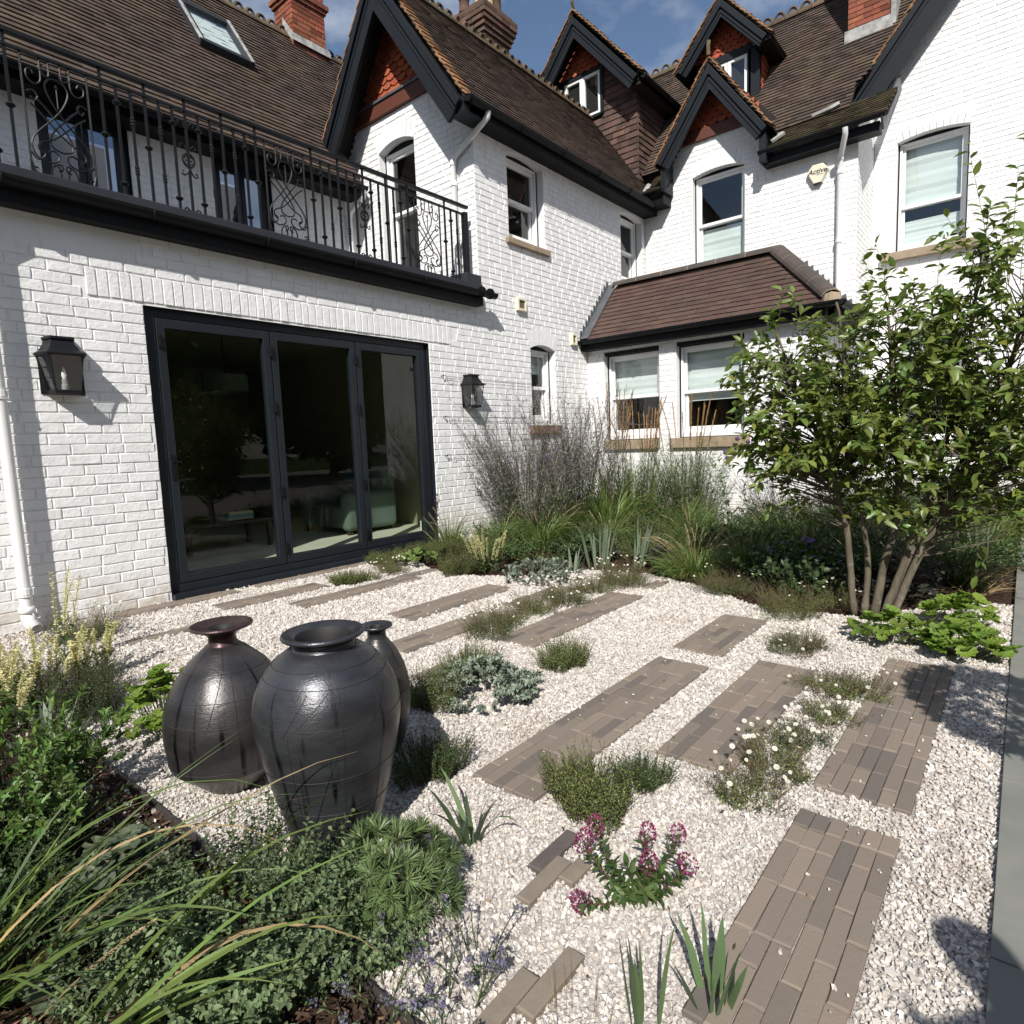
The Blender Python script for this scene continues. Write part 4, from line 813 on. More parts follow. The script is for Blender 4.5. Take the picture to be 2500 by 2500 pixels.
# paved strips: six rows of long slim clay pavers sunk in the gravel
STRIPS = [  # x0, x1, y0, y1, staggered ends
 (1.10, 1.955, -5.03, -4.755), (2.16, 3.615, -5.035, -4.75), (2.065, 3.245, -4.50, -4.215), (1.525, 3.01, -4.04, -3.755), (3.21, 4.03, -4.03, -3.745),
 (2.77, 4.15, -3.07, -2.785), (2.03, 2.27, -2.96, -2.82), (3.40, 4.12, -2.50, -2.30), (2.28, 3.17, -2.53, -2.29), (2.72, 3.84, -2.06, -1.79), (4.42, 4.69, -3.02, -2.90),
 (2.48, 3.66, -1.13, -0.90), (2.10, 3.02, -0.68, -0.44), (1.35, 1.78, -0.96, -0.86), (2.62, 3.75, -0.17, -0.03), (1.56, 2.40, -0.22, -0.03), (3.60, 3.98, -1.00, -0.88)]
slot = []
def paver_mesh(L, seed):
    r = random.Random(seed); mb = MB(); w = 0.0235; h = 0.0
    t = [(-L / 2 + .004 + r.uniform(0, .003), -w + .003), (L / 2 - .004 - r.uniform(0, .003), -w + .003), (L / 2 - .004, w - .003), (-L / 2 + .004, w - .003)]
    b = [(-L / 2, -w), (L / 2, -w), (L / 2, w), (-L / 2, w)]
    mb.add([(x, y, r.uniform(-.0008, .0008)) for x, y in t] + [(x, y, -.004) for x, y in b] + [(x, y, -.05) for x, y in b],
           [(0, 1, 2, 3), (4, 5, 1, 0), (5, 6, 2, 1), (6, 7, 3, 2), (7, 4, 0, 3), (8, 9, 5, 4), (9, 10, 6, 5), (10, 11, 7, 6), (11, 8, 4, 7)])
    me = mb.mesh('paver'); me.materials.append(PAVER); return me
PM = {L: [paver_mesh(L, i) for i in range(4)] for L in (0.196, 0.096)}
PLAB = ['wide paver strip running out of the bottom of the picture', 'long paver strip at the right beside the grey slabs', 'paver strip half covered by daisies', 'longest paver strip alone in the middle of the gravel', 'short square-ended paver strip near the small tree',
 'long paver strip below the row of daisies', 'three short pavers behind the dark jars', 'paver strip hidden behind the middle daisies', 'paver strip just right of the smallest jar', 'paver strip running to the blue-green spurge', 'two small pavers at the edge of the far bed',
 'paver strip behind the jars with thyme at its end', 'narrow paver strip in front of the left door leaf', 'sunken paver strip left of the jars', 'paver strip along the right door sill', 'paver strip against the white wall left of the door', 'tiny paver strip among thyme by the door']
for si, (x0, x1, y0, y1) in enumerate(STRIPS):
    r = random.Random(100 + si); yc = (y0 + y1) / 2; z = gz(yc) + 0.014
    base = MB(); base.box(x0 + .006, x1 - .006, y0 + .004, y1 - .004, z - .045, z - .007); st = base.build('paved_strip', GROUT); st['kind'] = 'structure'; st['label'] = PLAB[si]
    slot.append((x0 - .004, x1 + .004, y0 - .004, y1 + .004)); rows = max(2, round((y1 - y0) / 0.048)); pw = (y1 - y0) / rows
    for k in range(rows):
        y = y0 + pw * (k + .5); x = x0; first = True; half = k % 2
        while x < x1 - 0.03:
            L = 0.096 if (first and half) or x + 0.196 > x1 + 0.02 else 0.196
            if r.random() < 0.04: L = 0.096
            o = link('paver', PM[L][r.randrange(4)], None, st); o.location = (x + L / 2, y + r.uniform(-.0015, .0015), z + r.uniform(-.002, .0025)); o.rotation_euler = (R_(r.uniform(-.7, .7)), R_(r.uniform(-.4, .4)), R_(r.uniform(-.5, .5))); o.scale = (1, pw / 0.0485, 1)
            x += L + 0.0035; first = False
PAVDARK = mat('dark_clay_paver', (0.115, 0.098, 0.090), 0.85, var=0.2, varscale=20, bumps=((45, 0.3, 0.004), (160, 0.35, 0.002)), spec=0.2); PAVPALE = mat('pale_clay_paver', (0.225, 0.19, 0.15), 0.85, var=0.15, varscale=20, bumps=((45, 0.3, 0.004), (160, 0.35, 0.002)), spec=0.2)
LOOSE = [((1.35, -4.25), 0.0, 'dark loose paver lying beside the pink flowered plant'), ((1.24, -4.295), 0.01, 'pale loose paver between the other two by the pink flowers'), ((1.315, -4.345), -0.02, 'short loose paver partly under the pink flowers'), ((0.99, -4.50), 0.0, 'big pale loose paver at the bottom edge of the gravel'), ((0.88, -4.452), 0.02, 'loose paver at the bottom edge nearest the green mound')]
for i, ((x, y), a, lab) in enumerate(LOOSE):
    L = 0.096 if i == 2 else 0.196; o = link('loose_paver', PM[0.096 if i == 2 else 0.196][i % 4].copy(), None); o.data.materials[0] = PAVDARK if i == 0 else PAVPALE; o.location = (x, y, 0.021 + (.004 if i == 0 else 0)); o.rotation_euler = (R_(1.5), R_(-1), a); tag(o, lab, 'paver', 'loose pavers in the gravel')
# gravel stones
def scatter_gravel():
    def dist(x, y): return np.hypot(x - CAM.x, y - CAM.y)
    P = []; STRAY = []
    for (dmin, dmax, sp, size) in ((0, 2.5, 0.0086, 0.0054), (2.5, 4.0, 0.0112, 0.0068), (4.0, 9, 0.0158, 0.0092)):
        xs = np.arange(0.74, 5.2, sp); ys = np.arange(-5.245, 0.0, sp); X, Y = np.meshgrid(xs, ys); X = X.ravel() + rng.uniform(-.6, .6, X.size) * sp; Y = Y.ravel() + rng.uniform(-.6, .6, Y.size) * sp
        d = dist(X, Y); k = (d >= dmin) & (d < dmax) & (X > 0.745)
        # in frame (camera x-right, forward) with a margin
        fx = X * _f.x + (Y - CAM.y) * _f.y; rx = X * _rr.x + (Y - CAM.y) * _rr.y
        k &= np.abs(rx) < fx * 0.95 + 0.35
        X, Y = X[k], Y[k]
        # inside the gravel outline
        ins = np.zeros(len(X), bool); n = len(gravel_poly)
        for i in range(n):
            (x1, y1), (x2, y2) = gravel_poly[i], gravel_poly[i - 1]
            c = ((y1 > Y) != (y2 > Y)) & (X < (x2 - x1) * (Y - y1) / (y2 - y1 + 1e-12) + x1); ins ^= c
        for (x0, x1, y0, y1) in slot:
            h = size * 0.55; ins &= ~((X > x0 - h * .2) & (X < x1 + h * .2) & (Y > y0 - h * .2) & (Y < y1 + h * .2))
        X, Y = X[ins], Y[ins]; P.append(np.stack([X, Y, np.full(len(X), size)], 1))
    # stray stones kicked on to the mulch and pavers
    for (x0, x1, y0, y1) in slot:
        k_ = int(14 * (x1 - x0) * (y1 - y0) / .3) + 4; e_ = rng.uniform(0, 1, k_) ** 2 * .5; yy = np.where(rng.uniform(0, 1, k_) < .5, y0 + e_ * (y1 - y0), y1 - e_ * (y1 - y0)); P.append(np.stack([rng.uniform(x0, x1, k_), yy, np.full(k_, .0042)], 1)); STRAY.append(k_)
    X = rng.uniform(0.55, 0.74, 160); Y = rng.uniform(-3.6, -1.6, 160); P.append(np.stack([X, Y, np.full(160, .008)], 1))
    P = np.concatenate(P); n = len(P); S = P[:, 2] * np.clip(rng.lognormal(-.12, .26, n), .5, 1.8)
    base = np.array([(-1, -1, -1), (1, -1, -1), (1, 1, -1), (-1, 1, -1), (-1, -1, 1), (1, -1, 1), (1, 1, 1), (-1, 1, 1)], float) * 0.72
    V = base[None] + rng.uniform(-.42, .42, (n, 8, 3)); V *= S[:, None, None] * rng.uniform(.65, 1.2, (n, 1, 3))
    q = rng.normal(size=(n, 4)); q /= np.linalg.norm(q, axis=1)[:, None]; w, x, y, z = q.T
    Rm = np.stack([1 - 2 * (y * y + z * z), 2 * (x * y - z * w), 2 * (x * z + y * w), 2 * (x * y + z * w), 1 - 2 * (x * x + z * z), 2 * (y * z - x * w), 2 * (x * z - y * w), 2 * (y * z + x * w), 1 - 2 * (x * x + y * y)], 1).reshape(n, 3, 3)
    V = np.einsum('nij,nkj->nki', Rm, V)
    zg = 0.045 * np.clip((P[:, 1] + 3) / 3, 0, 1); zo = rng.uniform(-.004, .008, n); ns = sum(STRAY); zo[n - 160 - ns:n - 160] = .018; C_ = np.stack([P[:, 0], P[:, 1], zg + zo], 1); V += C_[:, None, :]
    Fq = np.array([(0, 3, 2, 1), (4, 5, 6, 7), (0, 1, 5, 4), (1, 2, 6, 5), (2, 3, 7, 6), (3, 0, 4, 7)]); F = (Fq[None] + (np.arange(n) * 8)[:, None, None]).reshape(-1, 4)
    o = link('gravel_stones', npmesh('gravel_stones', V.reshape(-1, 3), F), STONES); stuff(o); return n
print('stones', scatter_gravel())
blend(STONES, (0.33, 0.26, 0.20), 1.7, 0.58, 0.85, None, (1, 1, 1), 8.0); blend(GRAVB, (0.25, 0.20, 0.15), 1.7, 0.50, 0.75)
# fallen leaves and twigs caught in the stones
def litter():
    n = 420; X = rng.uniform(.8, 4.9, n); Y = rng.uniform(-5.2, -.1, n); near = rng.uniform(0, 1, n) < .55
    C0 = np.array([(2.2, -4.6), (1.34, -4.52), (4.2, -4.4), (3.4, -2.65), (1.6, -4.2), (1.1, -4.2), (4.3, -2.2), (1.0, -3.4), (4.0, -4.9)])[rng.integers(0, 9, n)]; X = np.where(near, C0[:, 0] + rng.normal(0, .22, n), X); Y = np.where(near, C0[:, 1] + rng.normal(0, .18, n), Y); k = (X > .76) & (Y > -5.22) & (Y < -.05); X, Y = X[k], Y[k]; n = len(X)
    a = rng.uniform(0, 6.28, n); L = rng.uniform(.004, .013, n); W = L * rng.uniform(.12, .5, n); u = np.stack([np.cos(a), np.sin(a), rng.uniform(-.4, .4, n)], 1) * L[:, None]; v = np.stack([-np.sin(a), np.cos(a), rng.uniform(-.4, .4, n)], 1) * W[:, None]; c = np.stack([X, Y, .016 + .045 * np.clip((Y + 3) / 3, 0, 1)], 1)
    stuff(link('leaf_litter', npmesh('leaf_litter', np.stack([c - u, c - v, c + u, c + v + [0, 0, .002]], 1).reshape(-1, 3), np.arange(n * 4).reshape(-1, 4)), mat('dry_leaf_litter', (.12, .07, .04), .9, islcol=((.05, .035, .025), (.14, .085, .05), (.22, .15, .09)), island=.3)))
litter()
# mulch chips
def scatter_chips():
    n = 9000; X = np.concatenate([rng.uniform(-0.2, 0.725, n), rng.uniform(4.2, 7.5, n // 2)]); Y = np.concatenate([rng.uniform(-4.9, -1.2, n), rng.uniform(-5.2, -2.0, n // 2)]); n = len(X)
    ins = np.zeros(n, bool)
    for i in range(len(gravel_poly)):
        (x1, y1), (x2, y2) = gravel_poly[i], gravel_poly[i - 1]; ins ^= ((y1 > Y) != (y2 > Y)) & (X < (x2 - x1) * (Y - y1) / (y2 - y1 + 1e-12) + x1)
    X, Y = X[~ins], Y[~ins]; n = len(X); a = rng.uniform(0, 6.28, n); L = rng.uniform(.006, .022, n); W = rng.uniform(.002, .006, n); t = rng.uniform(-.5, .5, n)
    u = np.stack([np.cos(a), np.sin(a), t], 1) * L[:, None]; v = np.stack([-np.sin(a), np.cos(a), rng.uniform(-.5, .5, n)], 1) * W[:, None]; c = np.stack([X, Y, -.006 + rng.uniform(0, .014, n)], 1)
    V = np.stack([c - u - v, c + u - v * .6, c + u + v, c - u + v * .7], 1).reshape(-1, 3); F = np.arange(n * 4).reshape(-1, 4)
    stuff(link('bark_chips', npmesh('bark_chips', V, F), mat('bark_chip', (0.10, 0.052, 0.03), 0.9, island=0.6, hue=0.02, islcol=((0.11, 0.055, 0.03), (0.05, 0.03, 0.02), (0.16, 0.09, 0.055)))))
scatter_chips()
# grey porcelain slabs of the terrace
pat = MB(); pat.box(-8, 30, -30, -5.262, -0.06, 0.0); terr = pat.build('terrace_base', GROUT); terr['kind'] = 'structure'
for i in range(-2, 9):
    for j in range(0, 4):
        mb = MB(); x0 = -0.17 + i * 0.9; y1 = -5.2475 - j * 0.6; off = 0.0 if j % 2 == 0 else 0.45
        mb.box(x0 + off + .003, x0 + off + .897, y1 - .597, y1, 0.004 - .02, 0.022); mb.build('paving_slab', SLAB, terr, bevel=0.002)

# ================================================================ FITTINGS ON THE WALLS
def lantern(loc, label, w=0.29, h=0.42):
    """three-sided glazed wall lantern; local x across, y into the wall, z up from the bottom"""
    t = thing('wall_lantern', label, 'wall lantern', loc, 'lanterns on the white wall'); X, Y, Z = loc
    def P(x, y, z): return (X + x, Y + y, Z + z)
    bw, tw, bd, td = w * 0.33, w * 0.44, 0.12, 0.155; hb = h * 0.62
    # glazed body tapers to the foot; front face narrower than the back (three facets)
    def ring(hw, d, z): return [P(-hw, 0, z), P(-hw * .74, -d, z), P(hw * .74, -d, z), P(hw, 0, z)]
    b, tp = ring(bw, bd, 0.02), ring(tw, td, hb); mb = MB()
    for i in range(4): mb.tube([b[i], tp[i]], 0.007, 4)
    for rr in (b, tp):
        for i in range(3): mb.tube([rr[i], rr[i + 1]], 0.008, 4)
    mb.add(ring(bw * 1.05, bd * 1.05, 0.0) + ring(bw * 1.05, bd * 1.05, 0.022), [(0, 1, 2, 3), (7, 6, 5, 4), (0, 4, 5, 1), (1, 5, 6, 2), (2, 6, 7, 3), (3, 7, 4, 0)])
    mb.add([P(-tw, -.004, 0), P(tw, -.004, 0), P(tw, -.004, hb), P(-tw, -.004, hb)], [(0, 1, 2, 3)])
    mb.build('lantern_frame', IRON, t)
    mb = MB()
    for i in range(3): mb.quad(b[i], b[i + 1], tp[i + 1], tp[i])
    mb.build('pane', GLASS, t, recalc=False)
    # swept roof with a flat cap
    mb = MB(); prof = [(tw * 1.16, td * 1.18, hb), (tw * 1.14, td * 1.16, hb + .012), (tw * .92, td * .9, hb + h * .07), (tw * .72, td * .72, hb + h * .17), (tw * .64, td * .66, hb + h * .25)]
    o = 0
    for (hw, d, z) in prof: mb.v += ring(hw, d, z)
    for i in range(len(prof) - 1):
        for k in range(3): mb.f.append((i * 4 + k, i * 4 + k + 1, (i + 1) * 4 + k + 1, (i + 1) * 4 + k))
    mb.f.append((0, 1, 2, 3)); c = ring(tw * .72, td * .74, hb + h * .25) + ring(tw * .72, td * .74, hb + h * .29); mb.add(c, [(0, 1, 2, 3), (7, 6, 5, 4), (0, 4, 5, 1), (1, 5, 6, 2), (2, 6, 7, 3)])
    mb.build('lantern_roof', IRON, t)
    mb = MB(); mb.lathe(P(0, -.055, .03), [(0.022, 0), (0.022, 0.035), (0.017, 0.04), (0.017, 0.075), (0.0, 0.075)], 12); mb.build('lamp_holder', mat('grey_lamp_holder', (0.3, 0.3, 0.3), 0.4), t)
    mb = MB(); mb.lathe(P(0, -.055, .105), [(0.010, 0), (0.017, 0.025), (0.012, 0.055), (0.001, 0.085)], 12); mb.build('candle_bulb', WHITE, t, smooth=True)
lantern((1.405, -0.006, 1.67), 'larger black wall lantern left of the glazed door', 0.30, 0.43)
lantern((5.575, -0.006, 1.665), 'black wall lantern right of the glazed door beside the tall airy plant', 0.30, 0.43)
def pipe(label, pts, r, clips=(), n=10, shoe=None, m=PIPE):
    t = thing('drainpipe', label, 'drainpipe', pts[-1], 'white drainpipes on the house'); mb = MB(); mb.tube(pts, r, n, cap=False); mb.build('pipe', m, t, smooth=True)
    for (p, d) in clips:
        mb = MB(); p = Vector(p); mb.tube([p - Vector((0, 0, .02)), p + Vector((0, 0, .02))], r * 1.22, n); mb.tube([p - Vector((0, 0, .035)), p - Vector((0, 0, .028))], r * 1.3, n); mb.tube([p, p + Vector(d)], 0.008, 5); mb.build('pipe_clip', m, t)
    if shoe:
        mb = MB(); mb.tube(shoe, r * 1.15, n, cap=False); mb.tube([Vector(shoe[0]) + Vector((0, 0, .035)), Vector(shoe[0]) - Vector((0, 0, .01))], r * 1.3, n, cap=False); s_ = mb.build('pipe_shoe', m, t, smooth=True)
        s_.modifiers.new('solid', 'SOLIDIFY').thickness = 0.006
    return t
pipe('thick white drainpipe at the left edge with an open shoe at its foot', [(1.03, -0.15, 3.0), (1.03, -0.15, 2.9), (1.03, -0.085, 2.72), (1.03, -0.085, 0.2)], 0.036, [((1.03, -0.085, 1.66), (0, 0.08, 0)), ((1.03, -0.085, 0.34), (0, 0.08, 0))], 14, [(1.03, -0.085, 0.20), (1.035, -0.09, 0.13), (1.055, -0.15, 0.085)])
pipe('white drainpipe with a long swan neck on the wing gable', [(5.80, -0.30, 5.06), (5.80, -0.29, 5.0), (5.79, -0.22, 4.95), (5.79, 0.22, 4.74), (5.79, 0.29, 4.68), (5.79, 0.29, 3.15)], 0.034, [((5.79, 0.29, 4.42), (0.06, 0, 0)), ((5.79, 0.29, 4.66), (0.06, 0, 0)), ((5.79, 0.29, 3.5), (0.06, 0, 0))])
pipe('white drainpipe right of the alarm box', [(9.84, -3.20, 5.30), (9.86, -3.20, 5.22), (10.12, -3.10, 5.08), (10.155, -3.08, 5.02), (10.155, -3.08, 3.05)], 0.036, [((10.155, -3.08, 5.04), (0.06, 0, 0)), ((10.155, -3.08, 4.86), (0.06, 0, 0)), ((10.155, -3.08, 3.92), (0.06, 0, 0))])
pipe('short white drainpipe behind the balcony railing', [(5.66, 1.88, 4.76), (5.66, 1.90, 4.66), (5.66, 2.2, 4.55), (5.66, 2.24, 4.45), (5.66, 2.24, 3.08)], 0.034, [((5.66, 2.24, 4.0), (0, 0.06, 0))])
# alarm box
al = thing('alarm_box', 'cream hexagonal alarm box with Active on it', 'alarm box', (10.22, -2.78, 4.78))
def hexpts(s): return [(-0.145 * s, 0.03), (-0.075 * s, 0.12), (0.075 * s, 0.12), (0.145 * s, 0.03), (0.055 * s, -0.135), (-0.055 * s, -0.135)]
mb = MB(); f = [CW.P(2.785 + a, 4.925 + z, 0.075) for a, z in hexpts(0.92)]; b = [CW.P(2.785 + a * 1.05, 4.925 + z * 1.04, 0.004) for a, z in hexpts(1.0)]
mb.add(f + b, [(0, 1, 2, 3, 4, 5)] + [(i, 6 + i, 6 + (i + 1) % 6, (i + 1) % 6) for i in range(6)]); mb.build('alarm_cover', IVORY, al, bevel=0.006)
mb = MB(); CW.slab(mb, 2.73, 2.84, 4.782, 4.80, 0.02, 0.068); mb.build('strobe_lens', PRINT, al)
def text(s, fr, a, z, d, size, m, parent, name='lettering', shear=0.25):
    cu = bpy.data.curves.new(name, 'FONT'); cu.body = s; cu.size = size; cu.align_x = 'CENTER'; cu.shear = shear; cu.extrude = 0.0008; cu.offset = size * 0.018
    tmp = bpy.data.objects.new(name, cu); COL.objects.link(tmp)
    tmp.matrix_world = Matrix(((fr.u.x, 0, fr.n.x, 0), (fr.u.y, 0, fr.n.y, 0), (0, 1, 0, 0), (0, 0, 0, 1))); tmp.location = fr.P(a, z, d)
    dg = bpy.context.evaluated_depsgraph_get(); dg.update(); me = bpy.data.meshes.new_from_object(tmp.evaluated_get(dg)); me.transform(tmp.matrix_world); bpy.data.objects.remove(tmp)
    return link(name, me, m, parent)
text('Active', CW, 2.785, 4.915, 0.0765, 0.098, PRINT, al)
mb = MB(); CW.slab(mb, 2.77, 2.87, 4.893, 4.899, 0.0755, 0.0765); mb.build('underline', PRINT, al)
# vents
for x, z, w, h, lab in ((6.545, 2.955, 0.185, 0.165, 'larger square cream wall vent with a dark grille'), (7.80, 2.63, 0.13, 0.165, 'smaller cream wall vent above the bay side')):
    v = thing('wall_vent', lab, 'vent', (x, -0.004, z), 'vents on the white wing wall'); mb = MB()
    for (a, b, c, d) in ((x, x + .03, z, z + h), (x + w - .03, x + w, z, z + h), (x + .03, x + w - .03, z + h - .03, z + h), (x + .03, x + w - .03, z, z + .03)): P1.slab(mb, a, b, c, d, -.004, .05)
    mb.build('vent_frame', IVORY, v, bevel=.003); mb = MB(); P1.slab(mb, x + .03, x + w - .03, z + .03, z + h - .03, -.004, .012); mb.build('vent_back', STONE, v)
    for k in range(5): mb = MB(); zz_ = z + .036 + k * (h - .07) / 5; P1.slab(mb, x + .03, x + w - .03, zz_, zz_ + .008, .012, .034); mb.build('louvre', STONE, v)
# training wires right of the door
for k, (z, xe) in enumerate(((2.02, 6.84), (1.55, 6.6), (1.10, 6.3))):
    w = thing('training_wire', ('upper', 'middle', 'lower')[k] + ' thin climber wire on the white wall right of the glazed door', 'wire', (5.12, 0, z), 'training wires on the white wall'); mb = MB(); mb.tube([(5.12, -.03, z), (xe, -.03, z - .01)], 0.0022, 4); mb.build('wire', IRON, w)
    for x in (5.12, xe): mb = MB(); mb.tube([(x, 0, z), (x, -.04, z)], .005, 5); mb.tube([(x, -.034, z - .012), (x + .02, -.034, z), (x, -.034, z + .012)], .004, 4); mb.build('vine_eye', IRON, w)
    mb = MB(); mb.tube([(5.13 + .012 * i, -.03 + .008 * math.cos(i), z + .02 * math.sin(i * .7) - .004 * i) for i in range(14)], .0025, 4); mb.build('loose_wire_end', IRON, w)

def smoothprof(P, n=6):
    out = []; P = [P[0]] + list(P) + [P[-1]]
    for i in range(1, len(P) - 2):
        for k in range(n):
            t = k / n; a, b, c, d = (np.array(P[j], float) for j in (i - 1, i, i + 1, i + 2)); out.append(tuple(0.5 * (2 * b + (c - a) * t + (2 * a - 5 * b + 4 * c - d) * t * t + (3 * b - a - 3 * c + d) * t ** 3)))
    out.append(P[-2]); return out
# ================================================================ BALCONY RAILING
rail = thing('balcony_railing', 'black wrought iron balcony railing with scrolls over the garden room', 'railing', (3.0, 0.03, 3.14))
RY = 0.03; ZB, ZT = 3.13, 3.955
mb = MB(); mb.box(0.2, 5.72, RY - .024, RY + .024, 4.03, 4.062); mb.build('handrail', IRON, rail, bevel=.004)
mb = MB(); mb.box(0.2, 5.68, RY - .014, RY + .014, 3.945, 3.963); mb.build('top_rail', IRON, rail)
mb = MB(); mb.box(5.64, 5.70, RY - .03, RY + .03, 3.12, 3.98); mb.build('end_post', IRON, rail, bevel=.003)
BARMESH = {}
def barmesh(kind):
    mb = MB(); r = .0085
    ztop = 4.03 if kind in ('mid', 'ros') else 3.946
    def bead(z): mb.lathe((0, 0, z), [(r, -.020), (.020, -.012), (.030, 0), (.020, .012), (r, .020)], 8)
    def collar(z): 
        for q in (-.022, 0, .022): mb.lathe((0, 0, z + q), [(r, -.013), (.016, -.006), (.017, .006), (r, .013)], 8)
    mb.box(-r, r, -r, r, ZB, ztop)
    mid = 3.575
    if kind == 'mid': bead(mid)
    if kind == 'two': bead(3.83); bead(3.26)
    if kind == 'col': collar(3.73); collar(3.38)
    if kind == 'ros':
        mb.tube([(.046 * math.cos(t), 0, mid + .052 * math.sin(t)) for t in np.linspace(0, 6.283, 18)], .008, 5)
        for q in range(4): mb.tube([(.020 * math.cos(q * 1.571 + .785) + .016 * math.cos(t), 0, mid + .022 * math.sin(q * 1.571 + .785) + .016 * math.sin(t)) for t in np.linspace(0, 6.283, 10)], .0045, 4)
        for z, up in ((mid + .11, 1), (mid - .11, -1), (3.86, 1), (3.19, 1)):
            for sg in (-1, 1):
                pts = [(sg * .008, 0, z - up * .04), (sg * .022, 0, z - up * .005), (sg * .045, 0, z + up * .012), (sg * .062, 0, z + up * .002), (sg * .060, 0, z - up * .018), (sg * .046, 0, z - up * .018)]; mb.tube(pts, .007, 5)
    me = mb.mesh('baluster'); me.materials.append(IRON); return me
for k in ('mid', 'two', 'col', 'ros'): BARMESH[k] = barmesh(k)
SEQ = ['mid', 'two', 'col', 'mid', 'col', 'two', 'ros', 'two', 'col', 'mid', 'col', 'two', 'mid']
def scrollpanel(x0):
    W = 0.385; mb = MB(); r = .0062; cx = x0 + W / 2
    def T(pts, rr=r): mb.tube([(cx + x * W, RY, 3.15 + z * 0.80) for x, z in (smoothprof(pts, 4) if len(pts) > 2 else pts)], rr, 5)
    def spiral(x, z, R, a0, turns, sg):
        n = int(10 * turns); return [(x + sg * R * (1 - .75 * i / n) * math.cos(a0 + 2 * math.pi * turns * i / n) , z + R * .5 * (1 - .75 * i / n) * math.sin(a0 + 2 * math.pi * turns * i / n)) for i in range(n + 1)]
    for sg in (-1, 1):
        def S(pts): return [(sg * x, z) for x, z in pts]
        T(S([(.5, 1.0), (.5, .2), (.49, .12), (.44, .03), (.36, .0)]), .0075)                     # outer frame bar
        T(S([(.22, 1.0), (.22, .86), (.24, .80), (.32, .77), (.42, .80), (.43, .86), (.36, .88), (.33, .85)]))   # upper scroll
        T(S([(.46, .69), (.36, .71), (.30, .67), (.35, .63), (.41, .66)]))
        T(S([(.09, 1.0), (.09, .90), (.12, .86), (.22, .89), (.23, .93), (.17, .95)]))
        # long interlaced loops: teardrop at the top crossing to the lower heart
        T(S([(0, .855), (.10, .845), (.17, .79), (.15, .72), (.05, .62), (-.10, .52), (-.28, .42), (-.42, .33), (-.46, .25), (-.40, .175), (-.25, .14), (-.10, .17), (-.07, .22), (-.14, .25), (-.22, .235)]))
        T(S([(.34, .66), (.20, .60), (.05, .51), (-.10, .42), (-.17, .34), (-.14, .28), (0, .255)]))
        T(S([(.42, .60), (.25, .53), (.10, .45), (-.12, .35), (-.32, .30), (-.36, .24), (-.28, .205)]))
        T(S([(.48, .20), (.40, .15), (.30, .18), (.28, .22), (.36, .24)])); T(S([(.20, .0), (.20, .08), (.15, .13), (.05, .15), (.03, .11), (.10, .09)])); T(S([(.06, .0), (.06, .09), (.10, .13)])); T(S([(.36, .0), (.40, .04), (.47, .05), (.46, .08), (.40, .075)]))
    T([(0, .80), (0, .62)], .005); mb.lathe((cx, RY, 3.15 + .8 * .79), [(0, -.02), (.012, 0), (0, .025)], 6)
    for x in (-.5, .5): mb.box(cx + x * W - .006, cx + x * W + .006, RY - .006, RY + .006, 3.13, 3.95)
    o = mb.build('scroll_panel', IRON, rail); return o
for px in (1.385, 3.12, 4.865, -0.35):
    scrollpanel(px)
for base in (1.77, 3.503, 0.035):
    for i, k in enumerate(SEQ):
        o = link('baluster', BARMESH[k], None, rail); o.location = (base + .09 + i * .0985 * 1.0 - .002, RY, 0)
for i, k in enumerate(('mid', 'two', 'col')): o = link('baluster', BARMESH[k], None, rail); o.location = (5.335 + i * .1, RY, 0)

# ================================================================ JARS
def jarmat(name, c1, c2, sheen):
    m = mat(name, c1, 0.40, col2=c2, varscale=5, stretch=(1, 1, 2.4), bumps=((8, 0.12, 0.010), (48, 0.30, 0.003), (150, 0.45, 0.0016)), spec=0.6)
    nt = m.node_tree; b = nt.nodes['Principled BSDF']; L = nt.links; src = b.inputs['Base Color'].links[0].from_socket
    # dark glaze runs: noise stretched down the body
    tco = _node(nt, 'ShaderNodeTexCoord'); sx = _node(nt, 'ShaderNodeSeparateXYZ'); L.new(tco.outputs['Object'], sx.inputs[0]); at = _node(nt, 'ShaderNodeMath', operation='ARCTAN2'); L.new(sx.outputs[1], at.inputs[0]); L.new(sx.outputs[0], at.inputs[1])
    cx_ = _node(nt, 'ShaderNodeCombineXYZ'); L.new(at.outputs[0], cx_.inputs[0]); L.new(sx.outputs[2], cx_.inputs[1]); mp_ = _node(nt, 'ShaderNodeMapping'); mp_.inputs['Scale'].default_value = (5.0, 3.0, 1); L.new(cx_.outputs[0], mp_.inputs[0])
    nz = _node(nt, 'ShaderNodeTexNoise', Scale=1.0, Detail=2.5); L.new(mp_.outputs[0], nz.inputs['Vector']); rp = _node(nt, 'ShaderNodeMapRange'); rp.inputs['From Min'].default_value = .56; rp.inputs['From Max'].default_value = .66; sh_ = _node(nt, 'ShaderNodeMapRange'); sh_.inputs['From Min'].default_value = .36; sh_.inputs['From Max'].default_value = .56; sh_.inputs['To Max'].default_value = .12; L.new(sx.outputs[2], sh_.inputs[0]); sb_ = _node(nt, 'ShaderNodeMath', operation='SUBTRACT'); L.new(nz.outputs[0], sb_.inputs[0]); L.new(sh_.outputs[0], sb_.inputs[1]); L.new(sb_.outputs[0], rp.inputs[0])
    mxn = _node(nt, 'ShaderNodeMix', data_type='RGBA'); mxn.inputs['B'].default_value = (0.006, 0.006, 0.008, 1); L.new(rp.outputs[0], mxn.inputs['Factor']); L.new(src, mxn.inputs['A']); L.new(mxn.outputs['Result'], b.inputs['Base Color'])
    b.inputs['Metallic'].default_value = 0.6; b.inputs['Roughness'].default_value = 0.33
    return m
